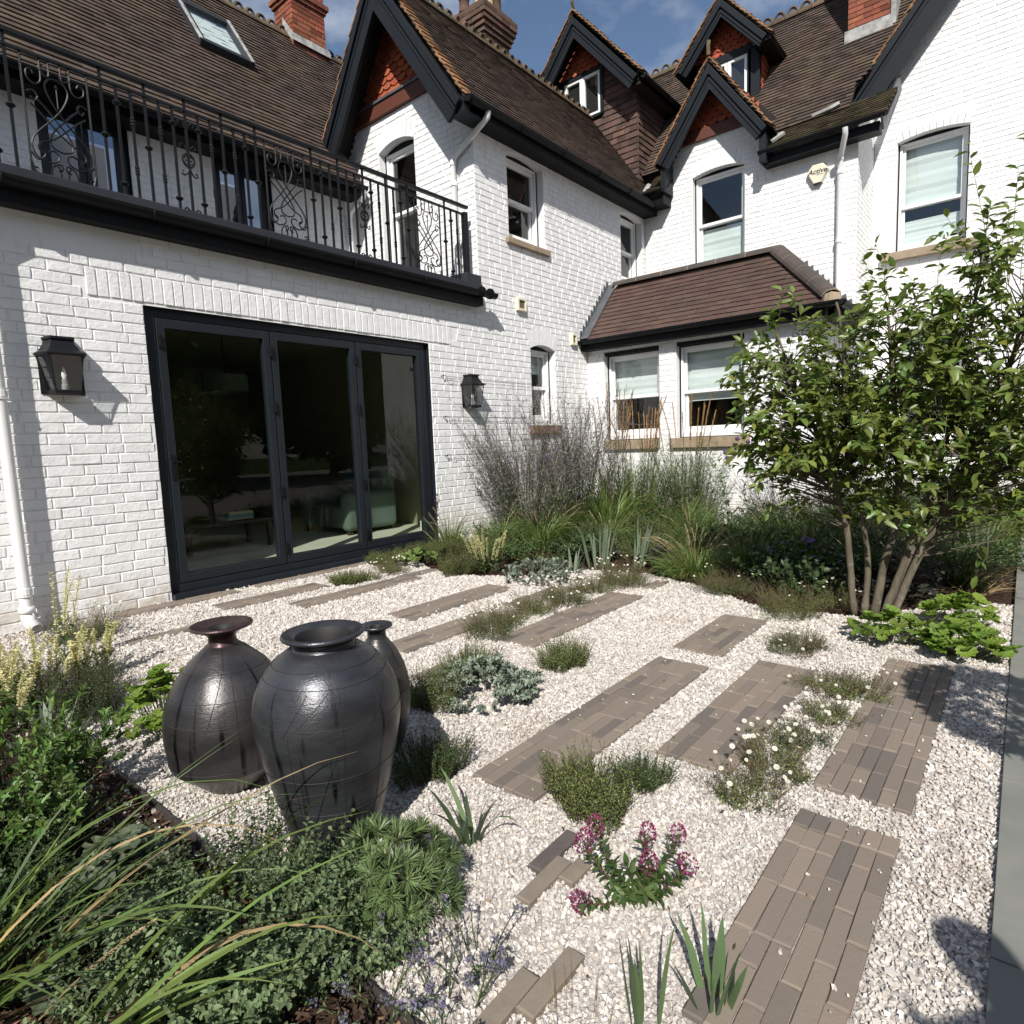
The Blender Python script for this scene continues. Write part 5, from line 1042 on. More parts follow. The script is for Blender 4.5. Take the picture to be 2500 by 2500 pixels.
JB = jarmat('iron_black_glaze', (0.082, 0.085, 0.096), (0.040, 0.041, 0.046), 0.3); JBR = jarmat('bronze_brown_glaze', (0.080, 0.074, 0.074), (0.040, 0.037, 0.038), 0.3); JRED = jarmat('reddish_brown_rim_glaze', (0.105, 0.062, 0.060), (0.07, 0.042, 0.042), 0.3); JIN = mat('dark_jar_inside', (0.012, 0.011, 0.011), 0.7)
SCORE = mat('scored_line', (0.010, 0.010, 0.011), 0.7)
def jar(name, label, loc, body, neck, m, rimm, grooves, tilt=0.0, spokes=()):
    t = thing(name, label, 'jar', loc, 'dark glazed jars on the gravel'); t.rotation_euler = (0, tilt, 0)
    mb = MB(); mb.lathe((0, 0, 0), [(0.001, 0.004)] + smoothprof(body), 64); o = mb.build('jar_body', m, None, smooth=True); o.parent = t
    mb = MB(); mb.lathe((0, 0, 0), smoothprof(neck[0], 4), 56); o = mb.build('jar_rim', rimm, None, smooth=True); o.parent = t
    mb = MB(); mb.lathe((0, 0, 0), neck[1], 40); o = mb.build('jar_mouth', JIN, None, smooth=True, recalc=False); o.parent = t
    pr = smoothprof(body, 12)
    def rad(z):
        for (r0, z0), (r1, z1) in zip(pr[:-1], pr[1:]):
            if (z0 - z) * (z1 - z) <= 0 and z0 != z1: return r0 + (r1 - r0) * (z - z0) / (z1 - z0)
        return pr[-1][0]
    mb = MB()
    for z, ph, amp in grooves: mb.tube([((rad(z + amp * math.sin(a * 2 + ph)) + .0002) * math.cos(a), (rad(z + amp * math.sin(a * 2 + ph)) + .0002) * math.sin(a), z + amp * math.sin(a * 2 + ph)) for a in np.linspace(0, 6.283, 60)], .0014, 4, cap=False)
    for a0, z0, a1, z1 in spokes:
        mb.tube([((rad(z0 + (z1 - z0) * q) + .0002) * math.cos(a0 + (a1 - a0) * q), (rad(z0 + (z1 - z0) * q) + .0002) * math.sin(a0 + (a1 - a0) * q), z0 + (z1 - z0) * q) for q in np.linspace(0, 1, 12)], .0012, 4, cap=False)
    o = mb.build('scored_lines', SCORE, None); o.parent = t
    return t
ca = math.atan2(CAM.y + 3.66, CAM.x - 1.0)
jar('dark_jar', 'largest black glazed jar with a wide open rim, in front of the other jars', (1.005, -3.675, 0), [(0.122, 0.0), (0.140, 0.09), (0.175, 0.22), (0.205, 0.36), (0.214, 0.43), (0.204, 0.505), (0.168, 0.575), (0.118, 0.618), (0.094, 0.63)],
    ([(0.094, 0.626), (0.089, 0.640), (0.096, 0.653), (0.118, 0.662), (0.121, 0.669), (0.115, 0.675), (0.098, 0.672), (0.080, 0.662)], [(0.080, 0.664), (0.066, 0.64), (0.07, 0.56), (0.12, 0.45)]), JB, JB,
    [(0.30, 0, .002), (0.455, 1, .006), (0.56, 2, .004), (0.19, 1, .002), (0.595, 0, .001), (0.09, 0, .002)], spokes=[(ca + .15, .56, ca + .15, .16), (ca - .05, .545, ca + .42, .455), (ca + .0, .55, ca - .45, .46), (ca - .3, .55, ca - .62, .44), (ca + .95, .54, ca + .5, .44), (ca - .55, .44, ca - .6, .1), (ca + .7, .53, ca + .75, .1)])
ca2 = math.atan2(CAM.y + 3.05, CAM.x - .98)
jar('dark_jar', 'round bellied brown-black jar with a flat flared rim, at the left', (0.985, -3.06, 0), [(0.080, 0.0), (0.098, 0.010), (0.150, 0.062), (0.196, 0.106), (0.206, 0.122), (0.211, 0.16), (0.217, 0.235), (0.213, 0.29), (0.190, 0.37), (0.145, 0.445), (0.085, 0.505), (0.054, 0.53)],
    ([(0.056, 0.524), (0.047, 0.545), (0.050, 0.565), (0.080, 0.585), (0.104, 0.594), (0.106, 0.600), (0.10, 0.604), (0.07, 0.597), (0.045, 0.592)], [(0.047, 0.593), (0.028, 0.58), (0.03, 0.5), (0.06, 0.4)]), JBR, JRED,
    [(0.135, 0, .001), (0.375, 1, .003), (0.455, 0, .003), (0.30, 2, .003)], tilt=0.0, spokes=[(ca2 + .1, .45, ca2 + .1, .12), (ca2 + .12, .44, ca2 + .4, .2), (ca2 - .1, .46, ca2 - .35, .3), (ca2 + .3, .37, ca2 + .75, .16)])
jar('dark_jar', 'smallest brown jar half hidden behind the largest jar', (1.46, -3.33, 0), [(0.062, 0.0), (0.088, 0.06), (0.113, 0.17), (0.118, 0.24), (0.108, 0.33), (0.078, 0.41), (0.048, 0.455), (0.037, 0.47)],
    ([(0.038, 0.466), (0.035, 0.485), (0.040, 0.502), (0.060, 0.512), (0.063, 0.518), (0.058, 0.523), (0.04, 0.518), (0.024, 0.514)], [(0.025, 0.515), (0.017, 0.50), (0.02, 0.45), (0.04, 0.4)]), JBR, JB, [(0.36, 0, .002), (0.27, 1, .002)])
# ================================================================ THINGS SEEN THROUGH THE GLASS
FAB = mat('teal_grey_upholstery', (0.12, 0.16, 0.14), 0.9, var=0.2, bumps=((90, 0.3, 0.003),)); DARKWOOD = mat('dark_table_wood', (0.03, 0.02, 0.015), 0.5)
ch = thing('armchair', 'pale grey-green armchair behind the right door leaf', 'armchair', (5.0, 1.6, 0.06))
def rb(par, name, x0, x1, y0, y1, z0, z1, m, bev=.05):
    mb = MB(); mb.box(x0, x1, y0, y1, z0, z1); o = mb.build(name, m, par, bevel=bev); o.modifiers['bevel'].segments = 4; return o
rb(ch, 'seat', 4.55, 5.2, 1.3, 2.0, 0.22, 0.5, FAB); rb(ch, 'backrest', 5.15, 5.36, 1.2, 2.1, 0.2, 1.0, FAB, .08); rb(ch, 'armrest', 4.5, 5.3, 1.12, 1.3, 0.2, 0.68, FAB, .07); rb(ch, 'armrest', 4.5, 5.3, 2.0, 2.18, 0.2, 0.68, FAB, .07); rb(ch, 'cushion', 4.95, 5.14, 1.42, 1.85, 0.5, 0.9, mat('teal_cushion', (0.02, 0.09, 0.085), 0.9), .07)
for x in (4.58, 5.25):
    for y in (1.2, 2.1): rb(ch, 'leg', x - .03, x + .03, y - .03, y + .03, 0.06, 0.24, DARKWOOD, .006)
tb = thing('coffee_table', 'dark coffee table inside behind the middle door leaf', 'table', (3.2, 1.7, 0.06)); rb(tb, 'tabletop', 2.7, 3.7, 1.4, 2.0, 0.44, 0.48, DARKWOOD, .008)
for x in (2.75, 3.65):
    for y in (1.45, 1.95): rb(tb, 'leg', x - .025, x + .025, y - .025, y + .025, 0.06, 0.44, DARKWOOD, .005)
for i, (c, dz) in enumerate((((.5, .5, .42), 0), ((.12, .3, .32), .03), ((.45, .4, .2), .06))):
    o = rb(None, 'book', 3.2 + .01 * i, 3.5, 1.5, 1.72 - .01 * i, .481 + dz, .509 + dz, mat('book_cover_%d' % i, c, .6), .003); tag(o, ('lowest pale book of the pile on the coffee table', 'middle teal book of the pile on the coffee table', 'top buff book of the pile on the coffee table')[i], 'book', 'books on the coffee table')
for x, lab in ((2.35, 'left small picture on the far room wall'), (2.9, 'right small picture on the far room wall')):
    p = thing('picture_frame', lab, 'picture', (x, 5.57, 1.4), 'pictures on the room wall'); rb(p, 'frame', x, x + .36, 5.56, 5.598, 1.35, 1.68, DARKWOOD, .004); rb(p, 'print', x + .05, x + .31, 5.55, 5.559, 1.40, 1.63, mat('muted_print', (.06, .07, .06), .7), .001)
pd = thing('pendant_lamp', 'pale drum pendant lampshade hanging in the room', 'pendant lamp', (3.75, 2.4, 2.0)); mb = MB(); mb.lathe((3.75, 2.4, 1.98), [(.26, 0), (.26, .20)], 32); mb.build('lamp_shade', FAB, pd, smooth=True); mb = MB(); mb.tube([(3.75, 2.4, 2.2), (3.75, 2.4, 2.7)], .008, 5); mb.build('lamp_cord', IRON, pd)
# ================================================================ PLANTS
LF_GRASS = leafmat('fresh_grass_blade', (0.150, 0.215, 0.052), (0.110, 0.170, 0.042), 0.35, 0.02)
LF_DGRASS = leafmat('dark_grass_blade', (0.065, 0.100, 0.032), (0.045, 0.078, 0.026), 0.4, 0.02)
LF_STRAW = leafmat('straw_grass_blade', (0.36, 0.26, 0.12), (0.26, 0.19, 0.09), 0.3, 0.01, trans=0.2)
LF_PLUME = leafmat('orange_buff_plume', (0.42, 0.27, 0.13), (0.33, 0.21, 0.10), 0.3, 0.015, trans=0.2)
LF_PALEPLUME = leafmat('pale_buff_plume', (0.50, 0.40, 0.24), (0.38, 0.30, 0.18), 0.25, 0.01, trans=0.3)
LF_TREE = leafmat('tree_leaf', (0.150, 0.200, 0.045), (0.105, 0.155, 0.036), 0.45, 0.025, rough=0.38, trans=0.34, spec=0.5)
LF_TREEY = leafmat('yellowing_tree_leaf', (0.20, 0.21, 0.04), (0.13, 0.16, 0.03), 0.35, 0.03, rough=0.42, trans=0.3)
LF_MID = leafmat('mid_green_leaf', (0.078, 0.125, 0.036), (0.055, 0.095, 0.028), 0.4, 0.02)
LF_MINT = leafmat('grey_green_herb_leaf', (0.150, 0.205, 0.098), (0.110, 0.160, 0.070), 0.4, 0.015, rough=0.6, trans=0.2)
LF_DARK = leafmat('dark_green_leaf', (0.050, 0.085, 0.028), (0.034, 0.060, 0.020), 0.4, 0.02, rough=0.42)
LF_SHINY = leafmat('glossy_evergreen_leaf', (0.105, 0.175, 0.040), (0.070, 0.130, 0.028), 0.45, 0.02, rough=0.42, trans=0.2, spec=0.4)
LF_LIME = leafmat('lime_green_leaf', (0.155, 0.235, 0.035), (0.115, 0.185, 0.030), 0.25, 0.015, rough=0.55, trans=0.3)
LF_BLUE = leafmat('blue_green_fleshy_leaf', (0.215, 0.255, 0.195), (0.160, 0.198, 0.150), 0.25, 0.01, rough=0.6, trans=0.08)
LF_IRIS = leafmat('iris_leaf', (0.110, 0.170, 0.070), (0.085, 0.135, 0.062), 0.25, 0.012, rough=0.5, trans=0.2)
LF_GREYIRIS = leafmat('grey_iris_leaf', (0.175, 0.220, 0.145), (0.130, 0.170, 0.110), 0.25, 0.012, rough=0.55, trans=0.2)
LF_PINE = leafmat('pine_needle', (0.125, 0.180, 0.068), (0.090, 0.140, 0.052), 0.35, 0.012, rough=0.45, trans=0.1)
LF_THYME = leafmat('thyme_leaf', (0.150, 0.190, 0.050), (0.115, 0.145, 0.042), 0.45, 0.025, rough=0.6, trans=0.2)
LF_DAISYST = leafmat('daisy_stem_leaf', (0.130, 0.135, 0.052), (0.135, 0.095, 0.060), 0.45, 0.03, rough=0.65, trans=0.2)
LF_ASTER = leafmat('dark_airy_leaf', (0.135, 0.175, 0.078), (0.100, 0.130, 0.060), 0.4, 0.02, rough=0.6, trans=0.2)
LF_MAUVE = leafmat('mauve_grey_floret', (0.240, 0.205, 0.245), (0.160, 0.135, 0.155), 0.4, 0.02, rough=0.7, trans=0.2)
LF_HEU = leafmat('sage_heuchera_leaf', (0.105, 0.130, 0.075), (0.075, 0.100, 0.055), 0.3, 0.012, rough=0.5, trans=0.15)
LF_HEUD = leafmat('dark_heuchera_leaf', (0.040, 0.052, 0.032), (0.045, 0.030, 0.028), 0.35, 0.02, rough=0.45, trans=0.1)
LF_YEL = leafmat('pale_yellow_floret', (0.68, 0.63, 0.38), (0.50, 0.50, 0.24), 0.2, 0.012, rough=0.7, trans=0.3)
LF_WHITE = leafmat('white_petal', (0.78, 0.77, 0.74), None, 0.06, 0.0, rough=0.7, trans=0.3)
LF_PINK = leafmat('magenta_floret', (0.25, 0.035, 0.115), (0.16, 0.025, 0.075), 0.5, 0.02, rough=0.7, trans=0.2)
LF_PINKW = leafmat('pale_pink_floret', (0.60, 0.35, 0.48), None, 0.2, 0.01, rough=0.7, trans=0.2)
LF_LAV = leafmat('lavender_floret', (0.19, 0.17, 0.26), (0.12, 0.11, 0.16), 0.35, 0.02, rough=0.7, trans=0.2)
LF_VIOL = leafmat('violet_petal', (0.15, 0.11, 0.36), None, 0.2, 0.01, rough=0.6, trans=0.3)
LF_BROWN = leafmat('dead_brown_leaf', (0.15, 0.075, 0.035), (0.09, 0.05, 0.03), 0.4, 0.02, rough=0.8, trans=0.1)
YEYE = mat('yellow_flower_eye', (0.60, 0.40, 0.04), 0.7)
STEMG = mat('green_stem', (0.065, 0.075, 0.030), 0.7, var=0.3, varscale=20); STEMB = mat('brown_stem', (0.055, 0.035, 0.024), 0.8, var=0.3, varscale=20); STEMR = mat('reddish_stem', (0.10, 0.045, 0.03), 0.75, var=0.3, varscale=20)
BARK = mat('grey_brown_bark', (0.150, 0.130, 0.095), 0.9, col2=(0.085, 0.072, 0.052), varscale=22, stretch=(1, 1, 0.25), bumps=((40, 0.5, 0.004), (150, 0.4, 0.002)), spec=0.15)

blend(BARK, (0.21, 0.20, 0.17), 9, 0.58, 0.70); blend(BARK, (0.05, 0.045, 0.03), 6, 0.60, 0.72)
def mesh2(name, V, quads=None, tris=None):
    V = np.asarray(V, np.float32).reshape(-1, 3); me = bpy.data.meshes.new(name); me.vertices.add(len(V)); me.vertices.foreach_set('co', V.ravel())
    parts = [np.asarray(x, np.int32).reshape(-1, k) for x, k in ((quads, 4), (tris, 3)) if x is not None and len(x)]
    li = np.concatenate([p.ravel() for p in parts]); st = []; o = 0
    for p in parts: st.append(o + np.arange(len(p)) * p.shape[1]); o += p.size
    me.loops.add(len(li)); me.loops.foreach_set('vertex_index', li); st = np.concatenate(st).astype(np.int32)
    me.polygons.add(len(st)); me.polygons.foreach_set('loop_start', st); me.update(calc_edges=True); return me
def paths(n, r0, H, lean, curl, seed, segs=6, flat=0.0, az=None, inner=0.0, wob=0.0):
    """n curved stems: points (n, segs+1, 3)"""
    g = np.random.default_rng(seed); a = g.uniform(0, 2 * np.pi, n) if az is None else g.uniform(az[0], az[1], n); rr = r0 * np.sqrt(g.uniform(inner, 1, n)); u = g.uniform(0, 1, n); f1, f2 = g.uniform(0, 6.28, 2)
    if n > 100: rr = rr * (1 + .30 * np.sin(2 * a + f1) + .18 * np.sin(5 * a + f2))      # clumps are never round
    L = g.uniform(H[0], H[1], n); th0 = lean[0] + (lean[1] - lean[0]) * (0.35 * u + 0.65 * rr / max(r0, 1e-6) * g.uniform(.5, 1, n)); k = g.uniform(curl[0], curl[1], n) * np.where(g.uniform(0, 1, n) < .1, 2.2, 1)
    if n > 100: L = L * (1 + .22 * np.sin(rr / max(r0, 1e-6) * 7 + 3 * a + f2))
    a2 = a + g.uniform(-.35, .35, n); P = np.zeros((n, segs + 1, 3)); P[:, 0, 0] = rr * np.cos(a); P[:, 0, 1] = rr * np.sin(a)
    ph = g.uniform(0, 6.28, n)
    for i in range(segs):
        t = (i + .5) / segs; th = th0 + k * t * t * 1.5; aa = a2 + wob * np.sin(ph + t * 5) + .12 * np.sin(ph * 3 + t * 9)
        P[:, i + 1] = P[:, i] + (L / segs)[:, None] * np.stack([np.sin(th) * np.cos(aa), np.sin(th) * np.sin(aa), np.cos(th)], 1)
    return P
def bladegeo(P, w, seed, fold=0.0, taper=1.0):
    """flat tapering blades along the paths"""
    g = np.random.default_rng(seed); n, s1, _ = P.shape; T = np.gradient(P, axis=1); T /= np.linalg.norm(T, axis=2)[..., None] + 1e-9
    W = w * g.uniform(.65, 1.3, n); side = np.cross(T, np.array([0, 0, 1.0])); side /= np.linalg.norm(side, axis=2)[..., None] + 1e-6
    tw = g.uniform(-.9, .9, n)[:, None, None]; nn = np.cross(side, T); side = side * np.cos(tw) + nn * np.sin(tw)
    t = np.linspace(0, 1, s1); prof = np.minimum(1, 0.45 + 2.5 * t) * (1 - t ** (2.2 * taper)) + 0.03
    sd = side * (W[:, None] * prof[None])[..., None] * .5
    V = np.stack([P - sd, P + sd], 2).reshape(n, -1, 3); q = []
    for i in range(s1 - 1): q.append([2 * i, 2 * i + 1, 2 * i + 3, 2 * i + 2])
    return V.reshape(-1, 3), (np.array(q)[None] + (np.arange(n) * 2 * s1)[:, None, None]).reshape(-1, 4)
def tubegeo(P, r, sides=3, taper=0.6):
    n, s1, _ = P.shape; T = np.gradient(P, axis=1); T /= np.linalg.norm(T, axis=2)[..., None] + 1e-9; ref = np.array([0.31, 0.95, 0.05]); A = np.cross(T, ref); A /= np.linalg.norm(A, axis=2)[..., None] + 1e-9; B = np.cross(T, A)
    rr = r * (1 - (1 - taper) * np.linspace(0, 1, s1)); V = []
    for j in range(sides): q = 2 * np.pi * j / sides; V.append(P + (A * np.cos(q) + B * np.sin(q)) * rr[None, :, None])
    V = np.stack(V, 2).reshape(n, -1, 3); q = []
    for i in range(s1 - 1):
        for j in range(sides): q.append([i * sides + j, i * sides + (j + 1) % sides, (i + 1) * sides + (j + 1) % sides, (i + 1) * sides + j])
    return V.reshape(-1, 3), (np.array(q)[None] + (np.arange(n) * s1 * sides)[:, None, None]).reshape(-1, 4)
def leafgeo(P, D, N, L, W, oval=True, fold=0.25, bend=0.15):
    """leaves: base P, axis D, face normal N; oval = 8 corner outline"""
    n = len(P); D = D / (np.linalg.norm(D, axis=1)[:, None] + 1e-9); S = np.cross(D, N); S /= np.linalg.norm(S, axis=1)[:, None] + 1e-9; N = np.cross(S, D)
    L = np.broadcast_to(L, (n,))[:, None]; W = np.broadcast_to(W, (n,))[:, None]
    def pt(a, b, c): return P + D * L * a + S * W * b + N * (W * c * fold - L * bend * a * a)
    if oval:
        V = [pt(0, 0, 0), pt(.28, -.42, 1), pt(.28, 0, 0), pt(.28, .42, 1), pt(.66, -.40, 1), pt(.66, 0, 0), pt(.66, .40, 1), pt(1, 0, .2)]
        q = [[1, 2, 5, 4], [2, 3, 6, 5]]; t = [[0, 2, 1], [0, 3, 2], [4, 5, 7], [5, 6, 7]]
    else:
        V = [pt(0, 0, 0), pt(.42, -.5, 1), pt(.45, 0, 0), pt(.42, .5, 1), pt(1, 0, .2)]; q = []; t = [[0, 2, 1], [0, 3, 2], [1, 2, 4], [2, 3, 4]]
    k = len(V); V = np.stack(V, 1).reshape(-1, 3); off = (np.arange(n) * k)[:, None, None]
    return V, (np.array(q)[None] + off).reshape(-1, 4) if q else np.zeros((0, 4), int), (np.array(t)[None] + off).reshape(-1, 3)
def along(P, per, seed, t0=.15, t1=1.0, out=(0.6, 1.3), jit=0.0):
    """leaf seats along stems: positions, axes, normals"""
    g = np.random.default_rng(seed); n, s1, _ = P.shape; t = (t0 + (t1 - t0) * (np.arange(per)[None] + g.uniform(0, 1, (n, per))) / per) * (s1 - 1); i = np.minimum(t.astype(int), s1 - 2); f = (t - i)[..., None]
    r = np.arange(n)[:, None]; A, B = P[r, i], P[r, i + 1]; pos = (A + (B - A) * f).reshape(-1, 3); T = (B - A).reshape(-1, 3); T /= np.linalg.norm(T, axis=1)[:, None] + 1e-9
    az = (np.arange(per)[None] * 2.4 + g.uniform(0, 6.28, (n, 1)) + g.uniform(-.4, .4, (n, per))).ravel(); U = np.cross(T, [0.3, 0.9, 0.1]); U /= np.linalg.norm(U, axis=1)[:, None] + 1e-9; V = np.cross(T, U)
    rad = U * np.cos(az)[:, None] + V * np.sin(az)[:, None]; o = g.uniform(out[0], out[1], len(pos))[:, None]; D = T * np.cos(o) + rad * np.sin(o)
    N = T * np.sin(o) - rad * np.cos(o) + g.normal(0, .25, (len(pos), 3)); N *= np.where(N[:, 2:] < 0, -1, 1); N += np.array([-.25, -.15, .55]); return pos + g.normal(0, jit, pos.shape) if jit else pos, D, N
def rnd(seed): return np.random.default_rng(seed)
def part(root, name, me, m, st=False):
    o = link(name, me, m); o.parent = root
    if st: stuff(o)
    return o
def foliage(root, geos, m, name='foliage', st=True):
    V, Q, T, o = [], [], [], 0
    for g in geos:
        V.append(g[0]); Q.append(np.asarray(g[1]).reshape(-1, 4) + o)
        if len(g) > 2: T.append(np.asarray(g[2]).reshape(-1, 3) + o)
        o += len(g[0])
    return part(root, name, mesh2(name, np.concatenate(V), np.concatenate(Q), np.concatenate(T) if T else None), m, st)
SHARED = {}
def inst(root, name, key, make, m, loc, rot=(0, 0, 0), sc=1.0):
    if key not in SHARED: me = make(); me.materials.append(m); SHARED[key] = me
    o = bpy.data.objects.new(name, SHARED[key]); COL.objects.link(o); o.parent = root; o.location = loc; o.rotation_euler = rot; o.scale = (sc, sc, sc) if not hasattr(sc, '__len__') else sc; return o
def plant(name, label, cat, x, y, group=None, z=None): return thing(name, label, cat, (x, y, gz(y) if z is None else z), group)

# ---- ornamental grasses
def grass(label, x, y, h, r, n, m=LF_GRASS, w=.006, plumes=0, pm=LF_PALEPLUME, lean=(.1, .75), curl=(.3, 1.3), seed=0, ph=1.05, straw=.06, group='ornamental grass clumps', name='grass_clump'):
    t = plant(name, label, 'grass', x, y, group); foliage(t, [bladegeo(paths(n, r, (h * .6, h * 1.12), lean, curl, seed, 5), w, seed)], m, 'grass_blades')
    if straw: foliage(t, [bladegeo(paths(max(6, int(n * straw)), r, (h * .5, h), (lean[0] + .2, lean[1] + .3), curl, seed + 1, 5), w, seed)], LF_STRAW, 'dry_blades')
    if plumes:
        P = paths(plumes, r * .7, (h * ph, h * ph * 1.25), (lean[0] * .8, lean[1] * .75), (curl[0] * .5, curl[1] * .6), seed + 2, 7); foliage(t, [tubegeo(P[:, :6], .0012)], LF_STRAW, 'flower_stalks')
        for i in range(plumes):
            Q = P[i:i + 1, 4:]; p, D, N = along(Q, 60, seed + i, 0, 1, (.2, .7)); foliage(t, [leafgeo(p, D, N, .016, .004, False)], pm, 'plume', False)
    return t
grass('small pale plumed grass clump right of the glazed door', 4.72, -0.42, .44, .09, 260, plumes=16, seed=1, lean=(.05, .55), curl=(.1, .9))
grass('green grass clump in front of the tall airy purple plant', 5.45, -1.15, .52, .16, 420, LF_GRASS, .007, plumes=12, seed=2, curl=(.4, 1.5))
grass('bright green fountain grass with cream plumes at the gravel edge', 4.98, -3.12, .44, .13, 520, LF_GRASS, .0055, plumes=22, seed=3, lean=(.1, .9), curl=(.5, 1.6))
grass('green fountain grass just right of the cream plumed one', 5.45, -3.45, .46, .12, 380, LF_GRASS, .0055, plumes=4, seed=4)
grass('dark grass clump with pale heads right of the tree stems', 5.6, -4.88, .46, .13, 360, LF_DGRASS, .007, plumes=12, seed=5, straw=.12, lean=(.1, .8))
grass('low dry blades spilling over the mulch beside the terrace', 5.35, -5.02, .40, .08, 60, LF_STRAW, .004, seed=6, lean=(.8, 1.3), curl=(.3, .9), straw=0)
grass('sunlit bright grass far behind the tree near the terrace', 8.4, -4.95, .62, .25, 500, LF_GRASS, .008, seed=7)
grass('green grass behind the tree stems', 6.3, -3.95, .62, .22, 420, LF_MID, .009, plumes=6, seed=8)
grass('tall arching green grass below the bay windows', 6.55, -1.35, .78, .22, 420, LF_GRASS, .008, plumes=10, seed=9, lean=(.05, .6), curl=(.2, 1.2))
grass('leaning wiry green grass under the airy purple plant', 5.95, -0.95, .62, .18, 320, LF_DGRASS, .006, seed=10, plumes=10)
for i, (x, y, h, r, n, lab) in enumerate([(5.85, -1.75, .40, .16, 300, 'light green grass tuft behind the grey irises'), (6.25, -2.55, .46, .18, 320, 'light green grass between the bay and the fountain grass'), (6.9, -2.15, .60, .2, 300, 'upright light grass before the right bay window'), (5.2, -0.75, .46, .13, 260, 'light green grass left of the leaning wiry grass'), (6.6, -3.4, .55, .2, 300, 'light green grass behind the two fountain grasses'), (5.9, -4.35, .40, .16, 260, 'green grass just behind the tree stems'), (5.7, -3.85, .42, .16, 260, 'light green grass behind the violet geranium'), (7.4, -5.0, .55, .2, 300, 'light green grass beyond the dark clump beside the terrace')]):
    grass(lab, x, y, h, r, n, LF_GRASS, .0065, plumes=5, seed=900 + 20 * i, lean=(.05, .7), curl=(.3, 1.3))
# ---- feather reed grasses: tall stiff stalks with orange-buff plumes
def reed(label, x, y, h, n, r, seed, np_=None):
    t = plant('feather_reed_grass', label, 'reed grass', x, y, 'tall feather reed grasses'); foliage(t, [bladegeo(paths(n * 14, r, (h * .35, h * .68), (.03, .35), (.1, .9), seed, 5), .006, seed)], LF_GRASS, 'grass_blades')
    P = paths(n, r, (h * .82, h * 1.03), (.0, .16), (.0, .12), seed + 1, 8); foliage(t, [tubegeo(P, .0018)], LF_STRAW, 'stalks')
    for i in range(n): p, D, N = along(P[i:i + 1, 5:], 150, seed + i, .1, 1, (.12, .45)); foliage(t, [leafgeo(p, D, N, .034, .0075, False)], LF_PLUME, 'plume', False)
reed('tall orange plumed reed grass in front of the left bay window', 7.10, -1.05, 1.86, 13, .17, 20); reed('sparser orange plumed reed grass right of it below the pier', 7.45, -1.35, 1.74, 15, .18, 30); reed('orange plumed reed grass in front of the right bay window', 7.65, -1.86, 1.72, 11, .14, 40)
# ---- tall airy mauve plant and other leafy perennials
def perennial(name, label, cat, x, y, n, r, H, lean, curl, per, LW, m, sm=STEMG, seed=0, tip=None, tipm=None, tipn=0, out=(.5, 1.2), sr=.0022, t0=.1, oval=False, group=None, branch=0, tipspread=.06, tipLW=(.012, .006), wob=0.1, fold=.25, bend=.15):
    t = plant(name, label, cat, x, y, group); P = paths(n, r, H, lean, curl, seed, 7, wob=wob); geos = [tubegeo(P, sr)]
    allP = [P]
    if branch:
        g = rnd(seed + 5); p, D, N = along(P, branch, seed + 6, .45, .98, (.3, .8)); Lb = g.uniform(.10, .26, len(p)) * (H[1] / 1.6); B = np.stack([p + D * (Lb * q)[:, None] + np.array([0, 0, 1]) * (Lb * .35 * q * q)[:, None] for q in np.linspace(0, 1, 4)], 1); geos.append(tubegeo(B, sr * .5)); 
    foliage(t, geos, sm, 'stems')
    p, D, N = along(P, per, seed + 1, t0, .97, out); g = rnd(seed + 2); foliage(t, [leafgeo(p, D, N, LW[0] * g.uniform(.6, 1.25, len(p)), LW[1] * g.uniform(.7, 1.2, len(p)), oval, fold, bend)], m, 'foliage')
    if tipn:
        src = B if branch else P[:, -3:]; p, D, N = along(src, tipn, seed + 3, .6 if branch else .3, 1, (.2, 1.3)); g = rnd(seed + 4); p = p + g.normal(0, tipspread * .2, p.shape); foliage(t, [leafgeo(p, D, N, tipLW[0] * g.uniform(.6, 1.3, len(p)), tipLW[1], False)], tipm, 'florets')
    return t
perennial('tall_aster', 'tall airy bush of dark stems with tiny mauve flowers against the white wall', 'airy shrub', 6.0, -0.55, 210, .28, (1.0, 1.66), (.02, .72), (.0, .35), 26, (.060, .010), LF_ASTER, STEMB, 50, tipm=LF_MAUVE, tipn=6, branch=7, tipspread=.04, tipLW=(.022, .010))
perennial('tall_aster', 'second airy mauve topped bush rising toward the left bay window', 'airy shrub', 6.75, -0.75, 140, .28, (1.1, 1.75), (.0, .34), (.0, .2), 26, (.065, .009), LF_ASTER, STEMB, 51, tipm=LF_MAUVE, tipn=5, branch=7, tipspread=.04, tipLW=(.022, .010))
perennial('willow_leaved_bush', 'dark narrow leaved bush in front of the bay wall', 'shrub', 7.60, -1.95, 200, .26, (.7, 1.12), (.02, .42), (.0, .3), 30, (.075, .010), LF_ASTER, STEMG, 52, group=None)
perennial('willow_leaved_bush', 'paler narrow leaved stems beneath the left bay window', 'shrub', 7.2, -1.25, 200, .30, (.7, 1.1), (.02, .4), (.0, .3), 24, (.075, .010), LF_MID, STEMG, 53)
perennial('airy_purple_plant', 'thin purple tinged stems behind the tree by the bay corner', 'perennial', 7.3, -3.15, 80, .28, (.5, .95), (.05, .5), (.0, .4), 14, (.05, .008), LF_ASTER, STEMB, 54, tipm=LF_MAUVE, tipn=8, branch=5, tipspread=.04)
th = perennial('globe_thistle', 'tall bare stemmed thistle with round purple heads before the right bay window', 'thistle', 7.35, -2.62, 7, .10, (.9, 1.22), (.02, .28), (.0, .25), 12, (.11, .03), LF_MID, STEMG, 55, out=(.8, 1.3))
